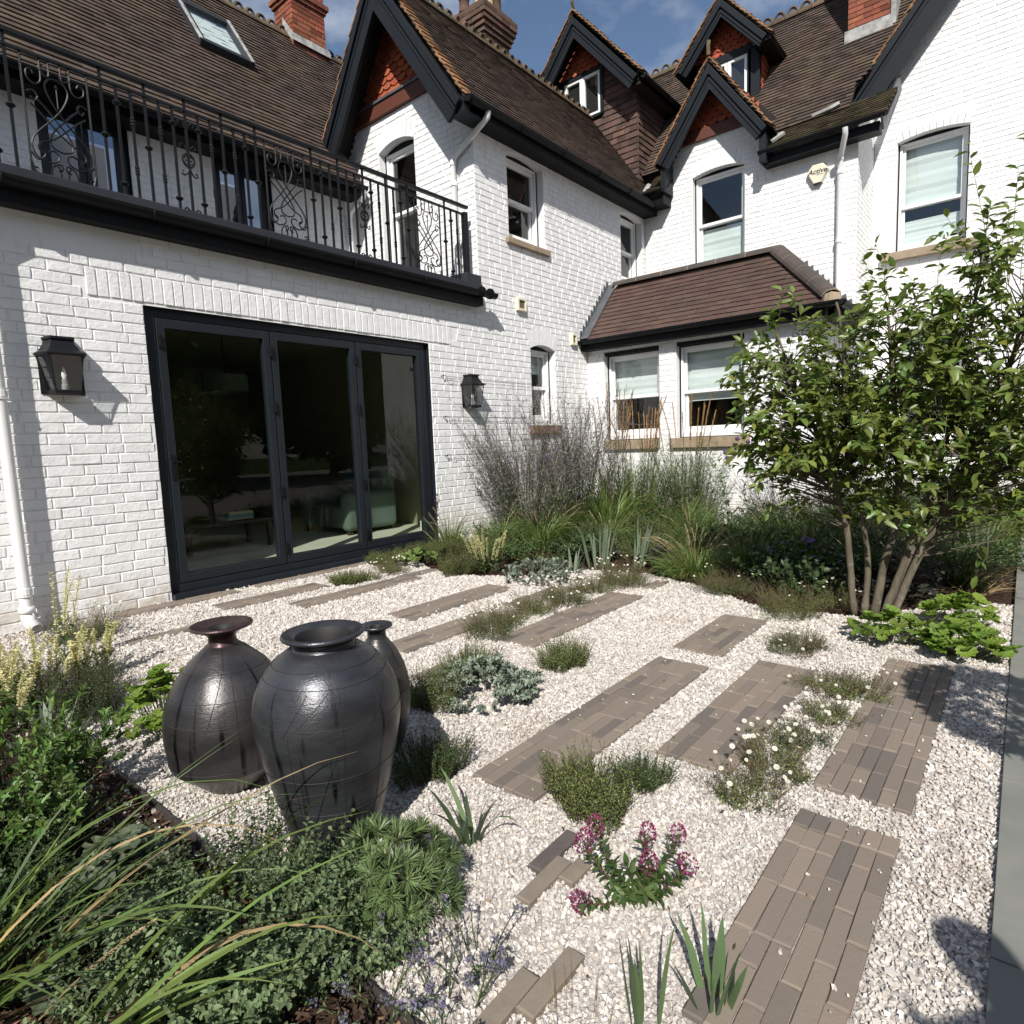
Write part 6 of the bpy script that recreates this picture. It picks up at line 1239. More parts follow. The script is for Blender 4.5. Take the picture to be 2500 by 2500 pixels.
for i in range(5):
    def mk(): mb = MB(); mb.lathe((0, 0, 0), [(.001, -.03), (.02, -.02), (.028, 0), (.018, .02), (.001, .026)], 9); return mb.mesh('flower_head')
    inst(th, 'flower_head', 'thistle', mk, mat('dull_purple_head', (.09, .045, .10), .8, bumps=((120, .6, .004),)), ((.16, .04, 1.16), (-.05, -.16, 1.12), (.06, .15, 1.0), (-.14, .05, .94), (.02, -.1, 1.2))[i])
perennial('dark_spire', 'dark upright seed spire at the corner beside the door', 'perennial', 4.62, -0.30, 4, .03, (.55, .68), (.0, .1), (.0, .1), 16, (.04, .02), LF_HEUD, STEMB, 56, tipm=LF_BROWN, tipn=20)
# mid-height fillers in the far bed
LH = [(5.95, -1.65, .34, .34, LF_ASTER, 'low brownish green cushion behind the grey irises'), (6.35, -2.15, .36, .34, LF_THYME, 'low dry green cushion in the middle of the far bed'), (6.7, -2.75, .40, .32, LF_MID, 'leafy green mound before the bay wall'), (5.55, -2.25, .26, .26, LF_THYME, 'olive wiry cushion behind the white daisies'),
      (6.1, -3.05, .38, .28, LF_DARK, 'dark leafy mound between the two fountain grasses'), (7.0, -3.7, .55, .40, LF_DARK, 'dark shrubby mass behind the tree'), (6.2, -4.45, .42, .36, LF_DARK, 'dark leafy plant directly behind the tree stems'), (7.6, -4.4, .60, .45, LF_MID, 'green shrub beyond the tree toward the terrace'), (8.8, -4.3, .75, .5, LF_MID, 'tall green shrub at the far end of the bed'), (9.4, -5.05, .62, .42, LF_GRASS, 'bright leafy shrub at the far right of the bed'), (6.6, -4.95, .32, .28, LF_MID, 'leafy green plant at the right edge beyond the dark grass'), (8.9, -3.75, .6, .4, LF_DARK, 'dark bush against the white right-hand wall'),
      (5.2, -1.75, .22, .22, LF_DARK, 'small dark cushion behind the blue-green spurge'), (4.75, -1.2, .26, .24, LF_MID, 'leafy green plant right of the yellow spires'), (4.85, -0.75, .30, .24, LF_THYME, 'feathery green plant behind the pale plumed grass clump'), (5.6, -1.7, .26, .26, LF_MID, 'low leafy plant under the leaning wiry grass'), (4.7, -1.7, .18, .18, LF_THYME, 'low olive cushion behind the spurge at the far edge'), (5.75, -2.75, .30, .28, LF_THYME, 'olive green cushion left of the cream plumed grass'), (6.0, -3.6, .40, .3, LF_MID, 'leafy green plant behind the violet geranium'), (5.0, -2.95, .14, .16, LF_DARK, 'low dark foliage at the base of the cream plumed grass'), (5.35, -0.65, .30, .22, LF_MID, 'small leafy plant at the foot of the white wall'), (8.2, -2.9, .45, .35, LF_DARK, 'dark foliage at the foot of the bay'), (7.35, -0.5, .5, .35, LF_DARK, 'dark foliage at the wall corner under the reeds'), (7.0, -1.7, .45, .33, LF_MID, 'mid green foliage under the bay windows')]
for i, (x, y, h, r, m, lab) in enumerate(LH):
    perennial('leafy_perennial', lab, 'perennial', x, y, int(150 * (r / .3) ** 2), r, (h * .6, h * 1.1), (.05, .8), (.0, .5), 16, (.045 if m in (LF_DARK, LF_MID) else .022, .016 if m in (LF_DARK, LF_MID) else .006), m, STEMG, 200 + i, oval=m in (LF_DARK, LF_MID), group='perennials filling the far bed')
def flowers(root, n, key, make, m, r, zr, seed, name='flower', sc=(.8, 1.2), tilt=.7, eye=None):
    g = rnd(seed)
    for i in range(n):
        a = g.uniform(0, 6.28); d = r * math.sqrt(g.uniform(0, 1)); o = inst(root, name, key, make, m, (d * math.cos(a), d * math.sin(a), g.uniform(*zr) * (1 - .45 * (d / r) ** 2)), (g.normal(0, tilt * .6), g.normal(0, tilt * .6), g.uniform(0, 6.28)), g.uniform(*sc))
def mk_geranium():
    mb = MB()
    for k in range(5): a = k * 1.2566; mb.add([(0, 0, 0), (.014 * math.cos(a - .55), .014 * math.sin(a - .55), .004), (.021 * math.cos(a), .021 * math.sin(a), .005), (.014 * math.cos(a + .55), .014 * math.sin(a + .55), .004)], [(0, 1, 2, 3)])
    return mb.mesh('flower')
ge = perennial('violet_geranium', 'low dark geranium with violet flowers left of the tree stems', 'geranium', 5.05, -3.95, 200, .34, (.25, .42), (.05, .9), (.0, .6), 12, (.045, .040), LF_DARK, STEMG, 60, oval=True); flowers(ge, 26, 'gera', mk_geranium, LF_VIOL, .34, (.34, .42), 61, tilt=.9)
se = perennial('pink_sedum', 'dark leaved sedum with dusty pink flower heads behind the tree stems', 'sedum', 5.35, -4.68, 26, .16, (.2, .32), (.05, .6), (.0, .4), 12, (.05, .022), LF_HEUD, STEMR, 62, oval=True)
def mk_umbel():
    g = rnd(3); n = 60; p = np.stack([g.normal(0, .017, n), g.normal(0, .017, n), g.normal(0, .006, n)], 1); D = g.normal(0, .5, (n, 3)) + [0, 0, 1]; V, q, t = leafgeo(p, D, g.normal(0, 1, (n, 3)), .009, .007, False); return mesh2('flower_head', V, None, t)
flowers(se, 12, 'sedumhead', mk_umbel, leafmat('dusty_pink_floret', (.30, .14, .19), (.20, .09, .12), .3, .02), .17, (.26, .33), 63, 'flower_head', (.8, 1.2), .2)
# ---- round leaved plants: lady's mantle, heucheras
def mk_round(lobes, cup, seed):
    def f():
        mb = MB(); n = lobes * 4; g = random.Random(seed); mb.v.append((0, 0, 0))
        for ring, rr in ((0, .55), (1, 1.0)):
            for j in range(n):
                a = .35 + (2 * math.pi - .7) * j / (n - 1); sc = 1 if ring == 0 else 1 - .16 * abs(math.sin(lobes * (a - .35) / (2 * math.pi - .7) * math.pi + math.pi / 2)) ** 1.6 + g.uniform(-.02, .02)
                pleat = .05 * math.cos(lobes * (a - .35) / (2 * math.pi - .7) * 2 * math.pi); mb.v.append((rr * sc * math.cos(a), rr * sc * math.sin(a), cup * (rr ** 2) + pleat * rr + g.uniform(-.015, .015)))
        for j in range(n - 1): mb.f.append((0, 1 + j, 2 + j)); mb.f.append((1 + j, 1 + n + j, 2 + n + j, 2 + j))
        return mb.mesh('leaf')
    return f
def roundleaf(name, label, cat, x, y, n, R, h, size, m, key, lobes=9, cup=.22, seed=0, group=None, tall=.0, tilt=.5):
    t = plant(name, label, cat, x, y, group); g = rnd(seed); pts = []
    for i in range(n):
        a = g.uniform(0, 6.28); d = R * math.sqrt(g.uniform(0, 1)); z = h * (1 - .6 * (d / R) ** 2) * g.uniform(.6, 1.05) + .012; s = size * g.uniform(.55, 1.2); px, py = d * math.cos(a), d * math.sin(a)
        k = g.integers(0, 3); o = inst(t, 'leaf', key + str(k), mk_round(lobes, cup, int(k)), m, (px, py, z), (g.normal(0, .22) - tilt * math.sin(a) * d / R, g.normal(0, .22) + tilt * math.cos(a) * d / R, g.uniform(0, 6.28)), s); pts.append([(px * .35, py * .35, 0), (px * .8, py * .8, z * .6), (px, py, z)])
    foliage(t, [tubegeo(np.array(pts), .0016)], STEMG, 'leaf_stalks'); return t
G = "lady's mantle plants"
roundleaf('ladys_mantle', "lime green lady's mantle left of the terrace edge, nearest the paver strip", "lady's mantle", 3.98, -4.72, 70, .23, .16, .046, LF_LIME, 'alch', seed=70, group=G)
roundleaf('ladys_mantle', "lime green lady's mantle touching the grey terrace slabs", "lady's mantle", 3.92, -5.05, 80, .20, .15, .048, LF_LIME, 'alch', seed=71, group=G)
roundleaf('ladys_mantle', "taller lime green lady's mantle standing on the mulch behind the other two", "lady's mantle", 4.45, -5.0, 60, .18, .22, .050, LF_LIME, 'alch', seed=72, group=G)
roundleaf('ladys_mantle', "green lady's mantle hugging the left belly of the round jar", "lady's mantle", 1.00, -2.42, 110, .19, .27, .036, LF_LIME, 'alch', seed=73, group=G, lobes=9)
roundleaf('ladys_mantle', "small green lady's mantle on the gravel beside the door", "lady's mantle", 4.05, -0.62, 55, .22, .16, .040, LF_GRASS, 'alchg', seed=74, group=G)
roundleaf('heuchera', 'sage green heuchera with veined leaves in the front left bed', 'heuchera', 0.50, -3.38, 56, .15, .15, .042, LF_HEU, 'heu', 7, .1, 75)
roundleaf('heuchera', 'second sage heuchera closer to the camera under the arching grass', 'heuchera', 0.42, -3.66, 50, .16, .13, .038, LF_HEU, 'heu', 7, .1, 76)
roundleaf('heuchera', 'dark bronze heuchera left of the cream plumed grass', 'heuchera', 5.3, -2.62, 60, .24, .16, .050, LF_HEUD, 'heud', 7, .1, 77); roundleaf('heuchera', 'dark bronze heuchera behind the grey irises', 'heuchera', 5.2, -2.0, 50, .2, .14, .05, LF_HEUD, 'heud', 7, .1, 78); roundleaf('heuchera', 'dark heuchera at the foot of the tree', 'heuchera', 5.0, -4.62, 60, .25, .14, .045, LF_HEUD, 'heud', 7, .1, 79)
# ---- daisies
def mk_daisy():
    mb = MB(); n = 11
    for k in range(n):
        a = 2 * math.pi * k / n; w = .2; mb.add([(.003 * math.cos(a - w * 1.5), .003 * math.sin(a - w * 1.5), .001), (.003 * math.cos(a + w * 1.5), .003 * math.sin(a + w * 1.5), .001), (.0105 * math.cos(a + w), .0105 * math.sin(a + w), .0025), (.0105 * math.cos(a - w), .0105 * math.sin(a - w), .0025)], [(0, 1, 2, 3)])
    return mb.mesh('flower')
def mk_eye(): mb = MB(); mb.lathe((0, 0, 0), [(.0036, 0.001), (.003, .003), (.0005, .004)], 7); return mb.mesh('flower_eye')
DG = 'white daisy clumps'
DA = [(2.84, -2.68, .20, .14, 16, 'daisy clump at the left end of the daisy row'), (3.08, -2.62, .15, .11, 8, 'second daisy clump of the row, mostly brown stems'), (3.36, -2.62, .17, .15, 22, 'daisy clump in the middle of the row'), (3.70, -2.66, .18, .17, 26, 'dense white daisy clump third along the row'), (4.10, -2.66, .17, .16, 24, 'daisy clump near the far end of the row'), (4.46, -2.72, .23, .18, 34, 'widest daisy clump at the far end of the row below the irises'),
      (4.62, -3.55, .22, .17, 14, 'grey green daisy clump below the fountain grass'), (4.28, -4.08, .24, .18, 4, 'olive cushion of daisy stems left of the tree'), (4.62, -4.22, .20, .16, 34, 'white starred daisy clump beside the tree stems'), (3.58, -4.32, .19, .10, 16, 'flat daisy clump between the short strip and the tree'), (3.08, -4.66, .19, .09, 14, 'sprawling daisy clump between two right paver strips'), (2.74, -4.66, .12, .09, 14, 'daisy clump overlapping the right paver strip'),
      (2.45, -4.63, .12, .10, 20, 'daisy clump in the middle of the right daisy drift'), (2.20, -4.61, .15, .11, 28, 'dense daisy clump with reddish stems at the drift\'s front'), (1.96, -4.59, .12, .09, 10, 'green daisy clump nearest the camera'), (1.22, -0.55, .22, .20, 26, 'daisy clump at the foot of the white wall by the drainpipe'), (3.36, -0.74, .12, .11, 5, 'tiny daisy clump on the gravel by the door'), (3.66, -0.72, .14, .13, 12, 'small daisy clump by the door\'s right leaf'), (0.62, -1.35, .22, .16, 16, 'daisy clump at the left edge of the picture'), (3.74, -0.55, .11, .10, 6, 'little daisy clump closest to the door sill')]
for i, (x, y, r, h, n, lab) in enumerate(DA):
    t = plant('daisy_clump', lab, 'daisies', x, y, DG); P = paths(int(430 * (r / .2) ** 2), r * .8, (h * .55, h * 1.15), (.0, .75), (-.1, .5), 300 + i, 4, wob=.6); p, D, N = along(P, 5, 301 + i, .2, 1, (.3, 1.2)); foliage(t, [tubegeo(P, .0007), leafgeo(p, D, N, .012, .0034, False)], LF_DAISYST, 'stems')
    P2 = paths(int(260 * (r / .2) ** 2), r * .7, (h * .3, h * .75), (.0, .7), (.0, .5), 330 + i, 4, wob=.3); p, D, N = along(P2, 7, 340 + i, .1, 1, (.3, 1.2)); foliage(t, [leafgeo(p, D, N, .014, .004, False)], LF_THYME if i % 3 else LF_MID, 'leaves')
    g = rnd(350 + i); tops = P[:, -1]; tops = tops[np.argsort(-(tops[:, 2] + .12 * g.uniform(0, 1, len(tops)) + .25 * np.linalg.norm(tops[:, :2], axis=1)))[:max(n * 2, 12)]]
    for k in range(n):
        q = tops[g.integers(0, len(tops))] + [0, 0, .008]; rot = (Vector((0, 0, .55)) + SUN * .75 + Vector(g.normal(0, .28, 3))).to_track_quat('Z', 'Y').to_euler(); s = g.uniform(.6, .98); f = inst(t, 'flower', 'daisy', mk_daisy, LF_WHITE, tuple(q), rot, s)
        inst(f, 'flower_eye', 'daisyeye', mk_eye, YEYE, (0, 0, 0))
# ---- thyme cushions
TG = 'thyme cushions on the gravel'
for i, (x, y, r, h, m, lab) in enumerate([(2.63, -3.40, .12, .15, LF_THYME, 'olive thyme cushion alone right of the blue-green spurge'), (1.86, -3.16, .12, .15, LF_THYME, 'brownish thyme cushion just right of the jars'), (1.44, -3.62, .12, .15, LF_MID, 'green thyme cushion in the big jar\'s shadow'), (1.58, -4.23, .11, .17, LF_THYME, 'tall olive thyme cushion above the pink flowers'), (1.65, -4.12, .09, .12, LF_THYME, 'olive thyme cushion joined to its taller neighbour'), (1.82, -4.28, .085, .11, LF_MID, 'small green thyme cushion right of the taller olive one'),
      (2.26, -3.05, .14, .13, LF_THYME, 'dry thyme cushion behind the blue-green spurge'), (4.02, -1.28, .17, .20, LF_THYME, 'brown green thyme cushion left of the yellow spires'), (4.45, -0.52, .26, .17, LF_THYME, 'long low thyme cushion in front of the right door leaf'), (4.22, -0.36, .18, .14, LF_THYME, 'feathery thyme cushion at the door sill'), (3.16, -0.70, .13, .11, LF_THYME, 'little thyme tuft nearest the left door leaf'), (3.88, -0.30, .16, .12, LF_THYME, 'rosemary like tuft against the door sill'), (0.84, -1.95, .13, .24, LF_MID, 'feathery green tuft left of the round jar'), (0.86, -1.75, .14, .2, LF_MID, 'feathery green tuft in the left bed')]):
    t = plant('thyme_cushion', lab, 'thyme', x, y, TG); P = paths(int(500 * (r / .12) ** 2), r * .85, (h * .5, h * 1.1), (.0, .6), (-.2, .35), 400 + i, 5, wob=.5); p, D, N = along(P, 12, 401 + i, .15, 1, (.3, 1.1)); g = rnd(402 + i)
    foliage(t, [tubegeo(P, .0007)], STEMB, 'stems'); foliage(t, [leafgeo(p, D, N, .011 * g.uniform(.6, 1.3, len(p)), .0042, False)], m, 'foliage')
# ---- blue-green spurge: trailing shoots with overlapping fleshy leaves
def mk_shoot(seed):
    def f():
        P = paths(1, .0001, (.085, .085), (.25, .3), (.6, .9), seed, 6); p, D, N = along(P, 34, seed, .08, 1, (.75, 1.15)); V, q, t = leafgeo(p, D, N, .021, .013, True, .3, .2); Vt, qt = tubegeo(P, .003, 4); return mesh2('shoot', np.concatenate([V, Vt]), np.concatenate([q, qt + len(V)]), t)
    return f
for i, (x, y, r, n, lab) in enumerate([(2.08, -3.30, .25, 95, 'blue-green fleshy spurge sprawling in the middle of the gravel'), (4.25, -2.02, .34, 80, 'blue-green fleshy spurge at the far edge of the gravel')]):
    t = plant('blue_spurge', lab, 'spurge', x, y, 'blue-green spurges'); g = rnd(420 + i)
    for k in range(n): a = g.uniform(0, 6.28); d = r * math.sqrt(g.uniform(0, 1)); inst(t, 'shoot', 'shoot%d' % (k % 5), mk_shoot(k % 5 + 430), LF_BLUE, (d * math.cos(a), d * math.sin(a), .085 * (1 - (d / r) ** 2) * g.uniform(.4, 1.2) + .004), (0, g.uniform(.0, .5), a - .3 + g.normal(0, .5)), g.uniform(.8, 1.35))
# ---- dwarf pine
t = plant('dwarf_pine', 'dense round dwarf pine mound in front of the largest jar', 'dwarf pine', 0.935, -4.035, None)
def mk_tuft(seed):
    def f():
        P = paths(40, .003, (.024, .034), (.15, 1.5), (.0, .25), seed, 3); V, q = bladegeo(P, .0027, seed); mb = MB(); mb.lathe((0, 0, 0), [(.003, 0), (.004, .006), (.002, .013), (.0005, .015)], 6); return mesh2('needle_tuft', V, q)
    return f
g = rnd(440)
for k in range(105):
    ph = math.acos(1 - g.uniform(0, 1) * .98); a = g.uniform(0, 6.28); R = .150 * g.uniform(.88, 1.03) * (1 + .12 * math.sin(a * 3 + ph * 4)); x_, y_, z_ = R * math.sin(ph) * math.cos(a), R * math.sin(ph) * math.sin(a), R * 1.12 * math.cos(ph) + .035
    inst(t, 'needle_tuft', 'tuft%d' % (k % 5), mk_tuft(k % 5 + 441), LF_PINE, (x_, y_, z_), (0, ph * .9 + g.normal(0, .15), a), g.uniform(1.25, 1.75)); 
    if k % 2 == 0:
        def mkb(): mb = MB(); mb.lathe((0, 0, 0), [(.003, 0), (.0042, .008), (.002, .017), (.0005, .019)], 6); return mb.mesh('bud')
        inst(t, 'bud', 'pbud', mkb, mat('pale_bud', (.30, .28, .17), .7) if 'pbud' not in SHARED else None, (x_, y_, z_), (0, ph * .9, a), .9)
P = paths(60, .03, (.11, .165), (.0, 1.35), (.0, .2), 445, 4); foliage(t, [tubegeo(P, .004)], STEMB, 'branches'); p, D, N = along(P, 34, 446, .3, .95, (.3, 1.2)); foliage(t, [leafgeo(p, D, N, .034, .0022, False)], LF_PINE, 'inner_needles')
# ---- red valerian
t = plant('red_valerian', 'sprawling plant with magenta flower heads on the near gravel', 'valerian', 1.34, -4.52, None)
def headmesh(seed, m1):
    def f():
        g = rnd(seed); n = 130; z = g.uniform(-.018, .026, n); r = .017 * np.sqrt(np.clip(1 - (z / .03) ** 2, .05, 1)); a = g.uniform(0, 6.28, n); p = np.stack([r * np.cos(a), r * np.sin(a), z], 1); D = p * [1, 1, .6] + g.normal(0, .004, p.shape) + [0, 0, .008]; V, q, tt = leafgeo(p, D, g.normal(0, 1, (n, 3)), .0075, .0055, False, .1, .1); return mesh2('flower_head', V, None, tt)
    return f
g = rnd(450); VS = [(.64 * a + .77 * b, -.77 * a + .64 * b, c) for a, b, c in ((-.125, .075, .115), (-.09, .12, .13), (.05, .08, .125), (.135, .085, .12), (.035, .0, .10), (.135, -.01, .10), (-.15, -.05, .035))]
for i, (dx, dy, dz) in enumerate(VS):
    b = np.array([dx * .12, dy * .12, 0]); e = np.array([dx, dy, dz]); c = np.array([dx * .75, dy * .75, dz * .35]); Q = np.array([[b * (1 - u) ** 2 + 2 * u * (1 - u) * c + e * u * u for u in np.linspace(0, 1, 7)]]); foliage(t, [tubegeo(Q, .0024, 5)], STEMR, 'stem', False)
    p, D, N = along(Q, 26, 451 + i, .12, .9, (.7, 1.25)); foliage(t, [leafgeo(p, D, N, .034 * g.uniform(.6, 1.15, len(p)), .015, True, .2, .25)], LF_MID, 'leaves')
    inst(t, 'flower_head', 'val%d' % (i % 3), headmesh(460 + i % 3, 0), LF_PINK, tuple(e), (g.normal(0, .3) - dy * 2, g.normal(0, .3) + dx * 2, g.uniform(0, 6)), g.uniform(1.0, 1.35))
    inst(t, 'pale_florets', 'valw%d' % (i % 2), (lambda s: lambda: mesh2('pale_florets', *(lambda gg: (leafgeo((lambda pp: pp)(np.stack([.019 * np.cos(gg.uniform(0, 6.28, 26)), .019 * np.sin(gg.uniform(0, 6.28, 26)), gg.uniform(-.01, .022, 26)], 1)), gg.normal(0, 1, (26, 3)) + [0, 0, .6], gg.normal(0, 1, (26, 3)), .0065, .005, False)[0], None, leafgeo(np.zeros((26, 3)), gg.normal(0, 1, (26, 3)), gg.normal(0, 1, (26, 3)), .01, .005, False)[2]))(rnd(s))))(470 + i % 2), LF_PINKW, tuple(e), (0, 0, g.uniform(0, 6)), g.uniform(1.0, 1.25))
for i in range(8):
    a = i * .8; Q = np.array([[(0, 0, 0), (.03 * math.cos(a), .03 * math.sin(a), .03), (.07 * math.cos(a), .07 * math.sin(a), .035 + .02 * (i % 3))]]); p, D, N = along(Q, 16, 480 + i, .1, 1, (.6, 1.2)); foliage(t, [tubegeo(Q, .0018), leafgeo(p, D, N, .034, .015, True, .2, .25)], LF_MID, 'shoot', False)
# ---- irises: every sword leaf an object
def iris(label, x, y, n, H, w, seed, m=LF_IRIS, lean=(.05, .5), curl=(.0, .35), r=.05, fan=None):
    t = plant('iris', label, 'iris', x, y, 'irises with sword leaves'); P = paths(n, r, H, lean, curl, seed, 6)
    for i in range(n): V, q = bladegeo(P[i:i + 1], w, seed + i, taper=1.3); part(t, 'sword_leaf', mesh2('sword_leaf', V, q), m)
iris('small iris tuft beside the dwarf pine and big jar', 1.25, -4.01, 11, (.18, .32), .019, 500, LF_IRIS, (.05, .6), (.2, .9), .03)
iris('bold iris fan in the bottom foreground over the paver strip', 1.15, -4.80, 9, (.12, .20), .020, 501, LF_IRIS, (.05, .5), (.0, .2), .035)
iris('upright iris leaves at the bottom edge of the picture', 1.03, -4.705, 5, (.16, .25), .017, 502, LF_IRIS, (.0, .15), (.0, .1), .03)
iris('grey green iris fan at the far edge of the gravel', 4.93, -2.20, 12, (.30, .46), .034, 503, LF_GREYIRIS, (.0, .38), (.0, .12), .10)
iris('taller grey green iris fan right of the other one', 5.10, -2.48, 11, (.32, .50), .036, 504, LF_GREYIRIS, (.0, .32), (.0, .12), .09)
iris('short iris leaves behind the blue-green spurge', 4.55, -2.12, 9, (.14, .26), .022, 505, LF_GREYIRIS, (.0, .45), (.0, .3), .12)
iris('iris leaves at the far right by the terrace', 6.6, -5.02, 10, (.28, .42), .03, 506, LF_GREYIRIS, (.0, .3), (.0, .1), .08)
iris('broad grey leaves in the left bed behind the glossy shrub', 0.60, -2.28, 12, (.16, .30), .036, 507, LF_GREYIRIS, (.1, .6), (.0, .4), .12)
# ---- pale yellow flower spires
def spires(label, x, y, n, H, r, seed, lean=(.0, .35)):
    t = plant('yellow_spire_plant', label, 'yellow flowers', x, y, 'pale yellow flowering plants'); P = paths(n, r, H, lean, (.0, .3), seed, 6); foliage(t, [tubegeo(P, .002)], STEMG, 'stems')
    for i in range(n): p, D, N = along(P[i:i + 1], 70, seed + i, .35, 1, (.7, 1.4)); foliage(t, [leafgeo(p, D, N, .019, .015, False)], LF_YEL, 'flower_spike', False)
    p, D, N = along(P, 10, seed + 50, .0, .5, (.5, 1.2)); foliage(t, [leafgeo(p, D, N, .05, .02, True)], LF_MID, 'foliage')
spires('pale yellow spires beside the blue-green spurge at the back', 4.22, -1.42, 17, (.26, .42), .13, 520)
spires('pale yellow spires in the left bed against the gravel', 0.78, -1.55, 20, (.22, .38), .16, 540); spires('pale yellow spires further right in the left bed', 1.02, -1.45, 10, (.20, .34), .10, 560); spires('pale yellow spires at the picture\'s left edge', 0.55, -1.75, 16, (.22, .38), .16, 580); spires('tall yellow spire leaning across the drainpipe', 0.96, -1.05, 4, (.5, .62), .05, 600, (.0, .15))
perennial('purple_salvia', 'few dark purple flower spikes in the left bed', 'salvia', 0.55, -2.05, 12, .15, (.2, .36), (.05, .5), (.0, .3), 10, (.04, .014), LF_MID, STEMB, 620, tipm=leafmat('dark_purple_floret', (.08, .02, .10), None, .3, .02), tipn=18)
# ---- foreground bed, left
perennial('oregano', 'spreading grey green oregano mass at the foot of the largest jar', 'herb', 0.62, -3.83, 330, .22, (.14, .25), (.05, .85), (.0, .4), 22, (.017, .011), LF_MINT, STEMG, 630, oval=True, out=(.7, 1.3), sr=.0011, group='herb masses in the front bed')
perennial('oregano', 'oregano filling the bed corner nearest the dwarf pine', 'herb', 0.70, -4.06, 130, .11, (.10, .18), (.05, .85), (.0, .4), 20, (.016, .010), LF_MINT, STEMG, 631, oval=True, out=(.7, 1.3), sr=.0011, group='herb masses in the front bed')
perennial('oregano', 'oregano mass at the bottom left under the arching grass', 'herb', 0.48, -3.96, 230, .20, (.10, .2), (.05, .85), (.0, .4), 18, (.017, .011), LF_MINT, STEMG, 632, oval=True, out=(.7, 1.3), sr=.0011, group='herb masses in the front bed')
t = plant('glossy_shrub', 'low glossy dark green shrub at the left edge', 'shrub', 0.37, -2.78, None); P = paths(340, .20, (.16, .36), (.02, .75), (.0, .35), 640, 5); foliage(t, [tubegeo(P, .0016)], STEMB, 'stems'); p, D, N = along(P, 6, 641, .2, .85, (.6, 1.2)); foliage(t, [leafgeo(p, D, N, .026, .011, True)], LF_SHINY, 'inner_leaves'); p, D, N = along(P, 11, 642, .88, 1, (.45, 1.15)); foliage(t, [leafgeo(p, D, N, .030, .012, True)], LF_SHINY, 'leaf_rosettes')
perennial('dark_groundcover', 'dark fine leaved ground cover in front of the glossy shrub', 'perennial', 0.30, -3.08, 220, .17, (.10, .22), (.05, .9), (.0, .5), 16, (.022, .010), LF_DARK, STEMG, 645, oval=True)
perennial('dark_groundcover', 'dark ground cover at the far left under the dry blades', 'perennial', 0.24, -3.40, 240, .24, (.08, .2), (.05, .9), (.0, .5), 16, (.022, .010), LF_MID, STEMG, 646, oval=True)
for i, (x, y, lab) in enumerate(((0.93, -4.34, 'grey lavender spikes beside the dwarf pine'), (0.80, -4.36, 'grey lavender spikes at the bottom of the picture'), (0.72, -4.25, 'grey lavender spikes against the arching grass'))):
    perennial('lavender', lab, 'lavender', x, y, 12, .07, (.08, .16), (.05, .8), (.0, .5), 10, (.018, .004), LF_MINT, STEMG, 650 + i, tipm=LF_LAV, tipn=22, tipLW=(.009, .006), tipspread=.02, group='lavenders in the front corner')
t = plant('ochre_seedling', 'few yellowish and brown leaves on the mulch of the front bed', 'perennial', 0.60, -3.72, None); P = paths(20, .10, (.06, .13), (.1, .9), (.0, .5), 655, 4); p, D, N = along(P, 5, 656, .3, 1, (.4, 1.2)); foliage(t, [tubegeo(P, .001)], STEMR, 'stems'); foliage(t, [leafgeo(p, D, N, .028, .014, True)], LF_LIME, 'foliage'); p, D, N = along(P, 3, 657, .1, .8, (.6, 1.4)); foliage(t, [leafgeo(p, D, N, .035, .018, True)], LF_BROWN, 'dead_leaves')
# arching foreground grass: each blade an object
t = plant('arching_grass', 'large arching grass with long green blades at the bottom left corner', 'grass', 0.04, -3.40, None)
P = np.concatenate([paths(34, .22, (.50, 1.0), (.45, 1.15), (.2, .75), 660, 9, az=(-1.4, -.35)), paths(12, .2, (.35, .6), (.2, .7), (.2, .7), 661, 9)]); g = rnd(661)
for i in range(len(P)): V, q = bladegeo(P[i:i + 1], .0115, 662 + i, taper=.9); part(t, 'grass_blade', mesh2('grass_blade', V, q), LF_STRAW if g.uniform() < .14 else (LF_GRASS if g.uniform() < .75 else LF_DGRASS))
P = paths(16, .12, (.5, .85), (.6, 1.15), (.2, .7), 690, 9, az=(-1.15, -.35)); P += np.array([.10, -.42, .02])
for i in range(len(P)): V, q = bladegeo(P[i:i + 1], .014, 690 + i, taper=.9); part(t, 'grass_blade', mesh2('grass_blade', V, q), LF_STRAW if i % 6 == 0 else LF_GRASS)
P = paths(40, .22, (.15, .4), (.4, 1.1), (.2, .8), 663, 6); foliage(t, [bladegeo(P, .006, 664)], LF_DGRASS, 'lower_blades')
P = paths(1, .05, (.4, .6), (.5, 1.0), (.2, .6), 665, 8, az=(-1.2, -.6)); P += np.array([.12, -.3, 0]); foliage(t, [tubegeo(P, .0014)], LF_STRAW, 'flower_stalks')
for i in range(1): p, D, N = along(P[i:i + 1, 5:], 80, 666 + i, 0, 1, (.2, .5)); foliage(t, [leafgeo(p, D, N, .012, .0035, False)], LF_PALEPLUME, 'plume', False)
t = grass('thin pale seed stalks at the bottom edge by the loose pavers', 0.93, -4.60, .13, .07, 12, LF_STRAW, .0018, plumes=0, seed=670, straw=0, lean=(0, .3), curl=(0, .3))

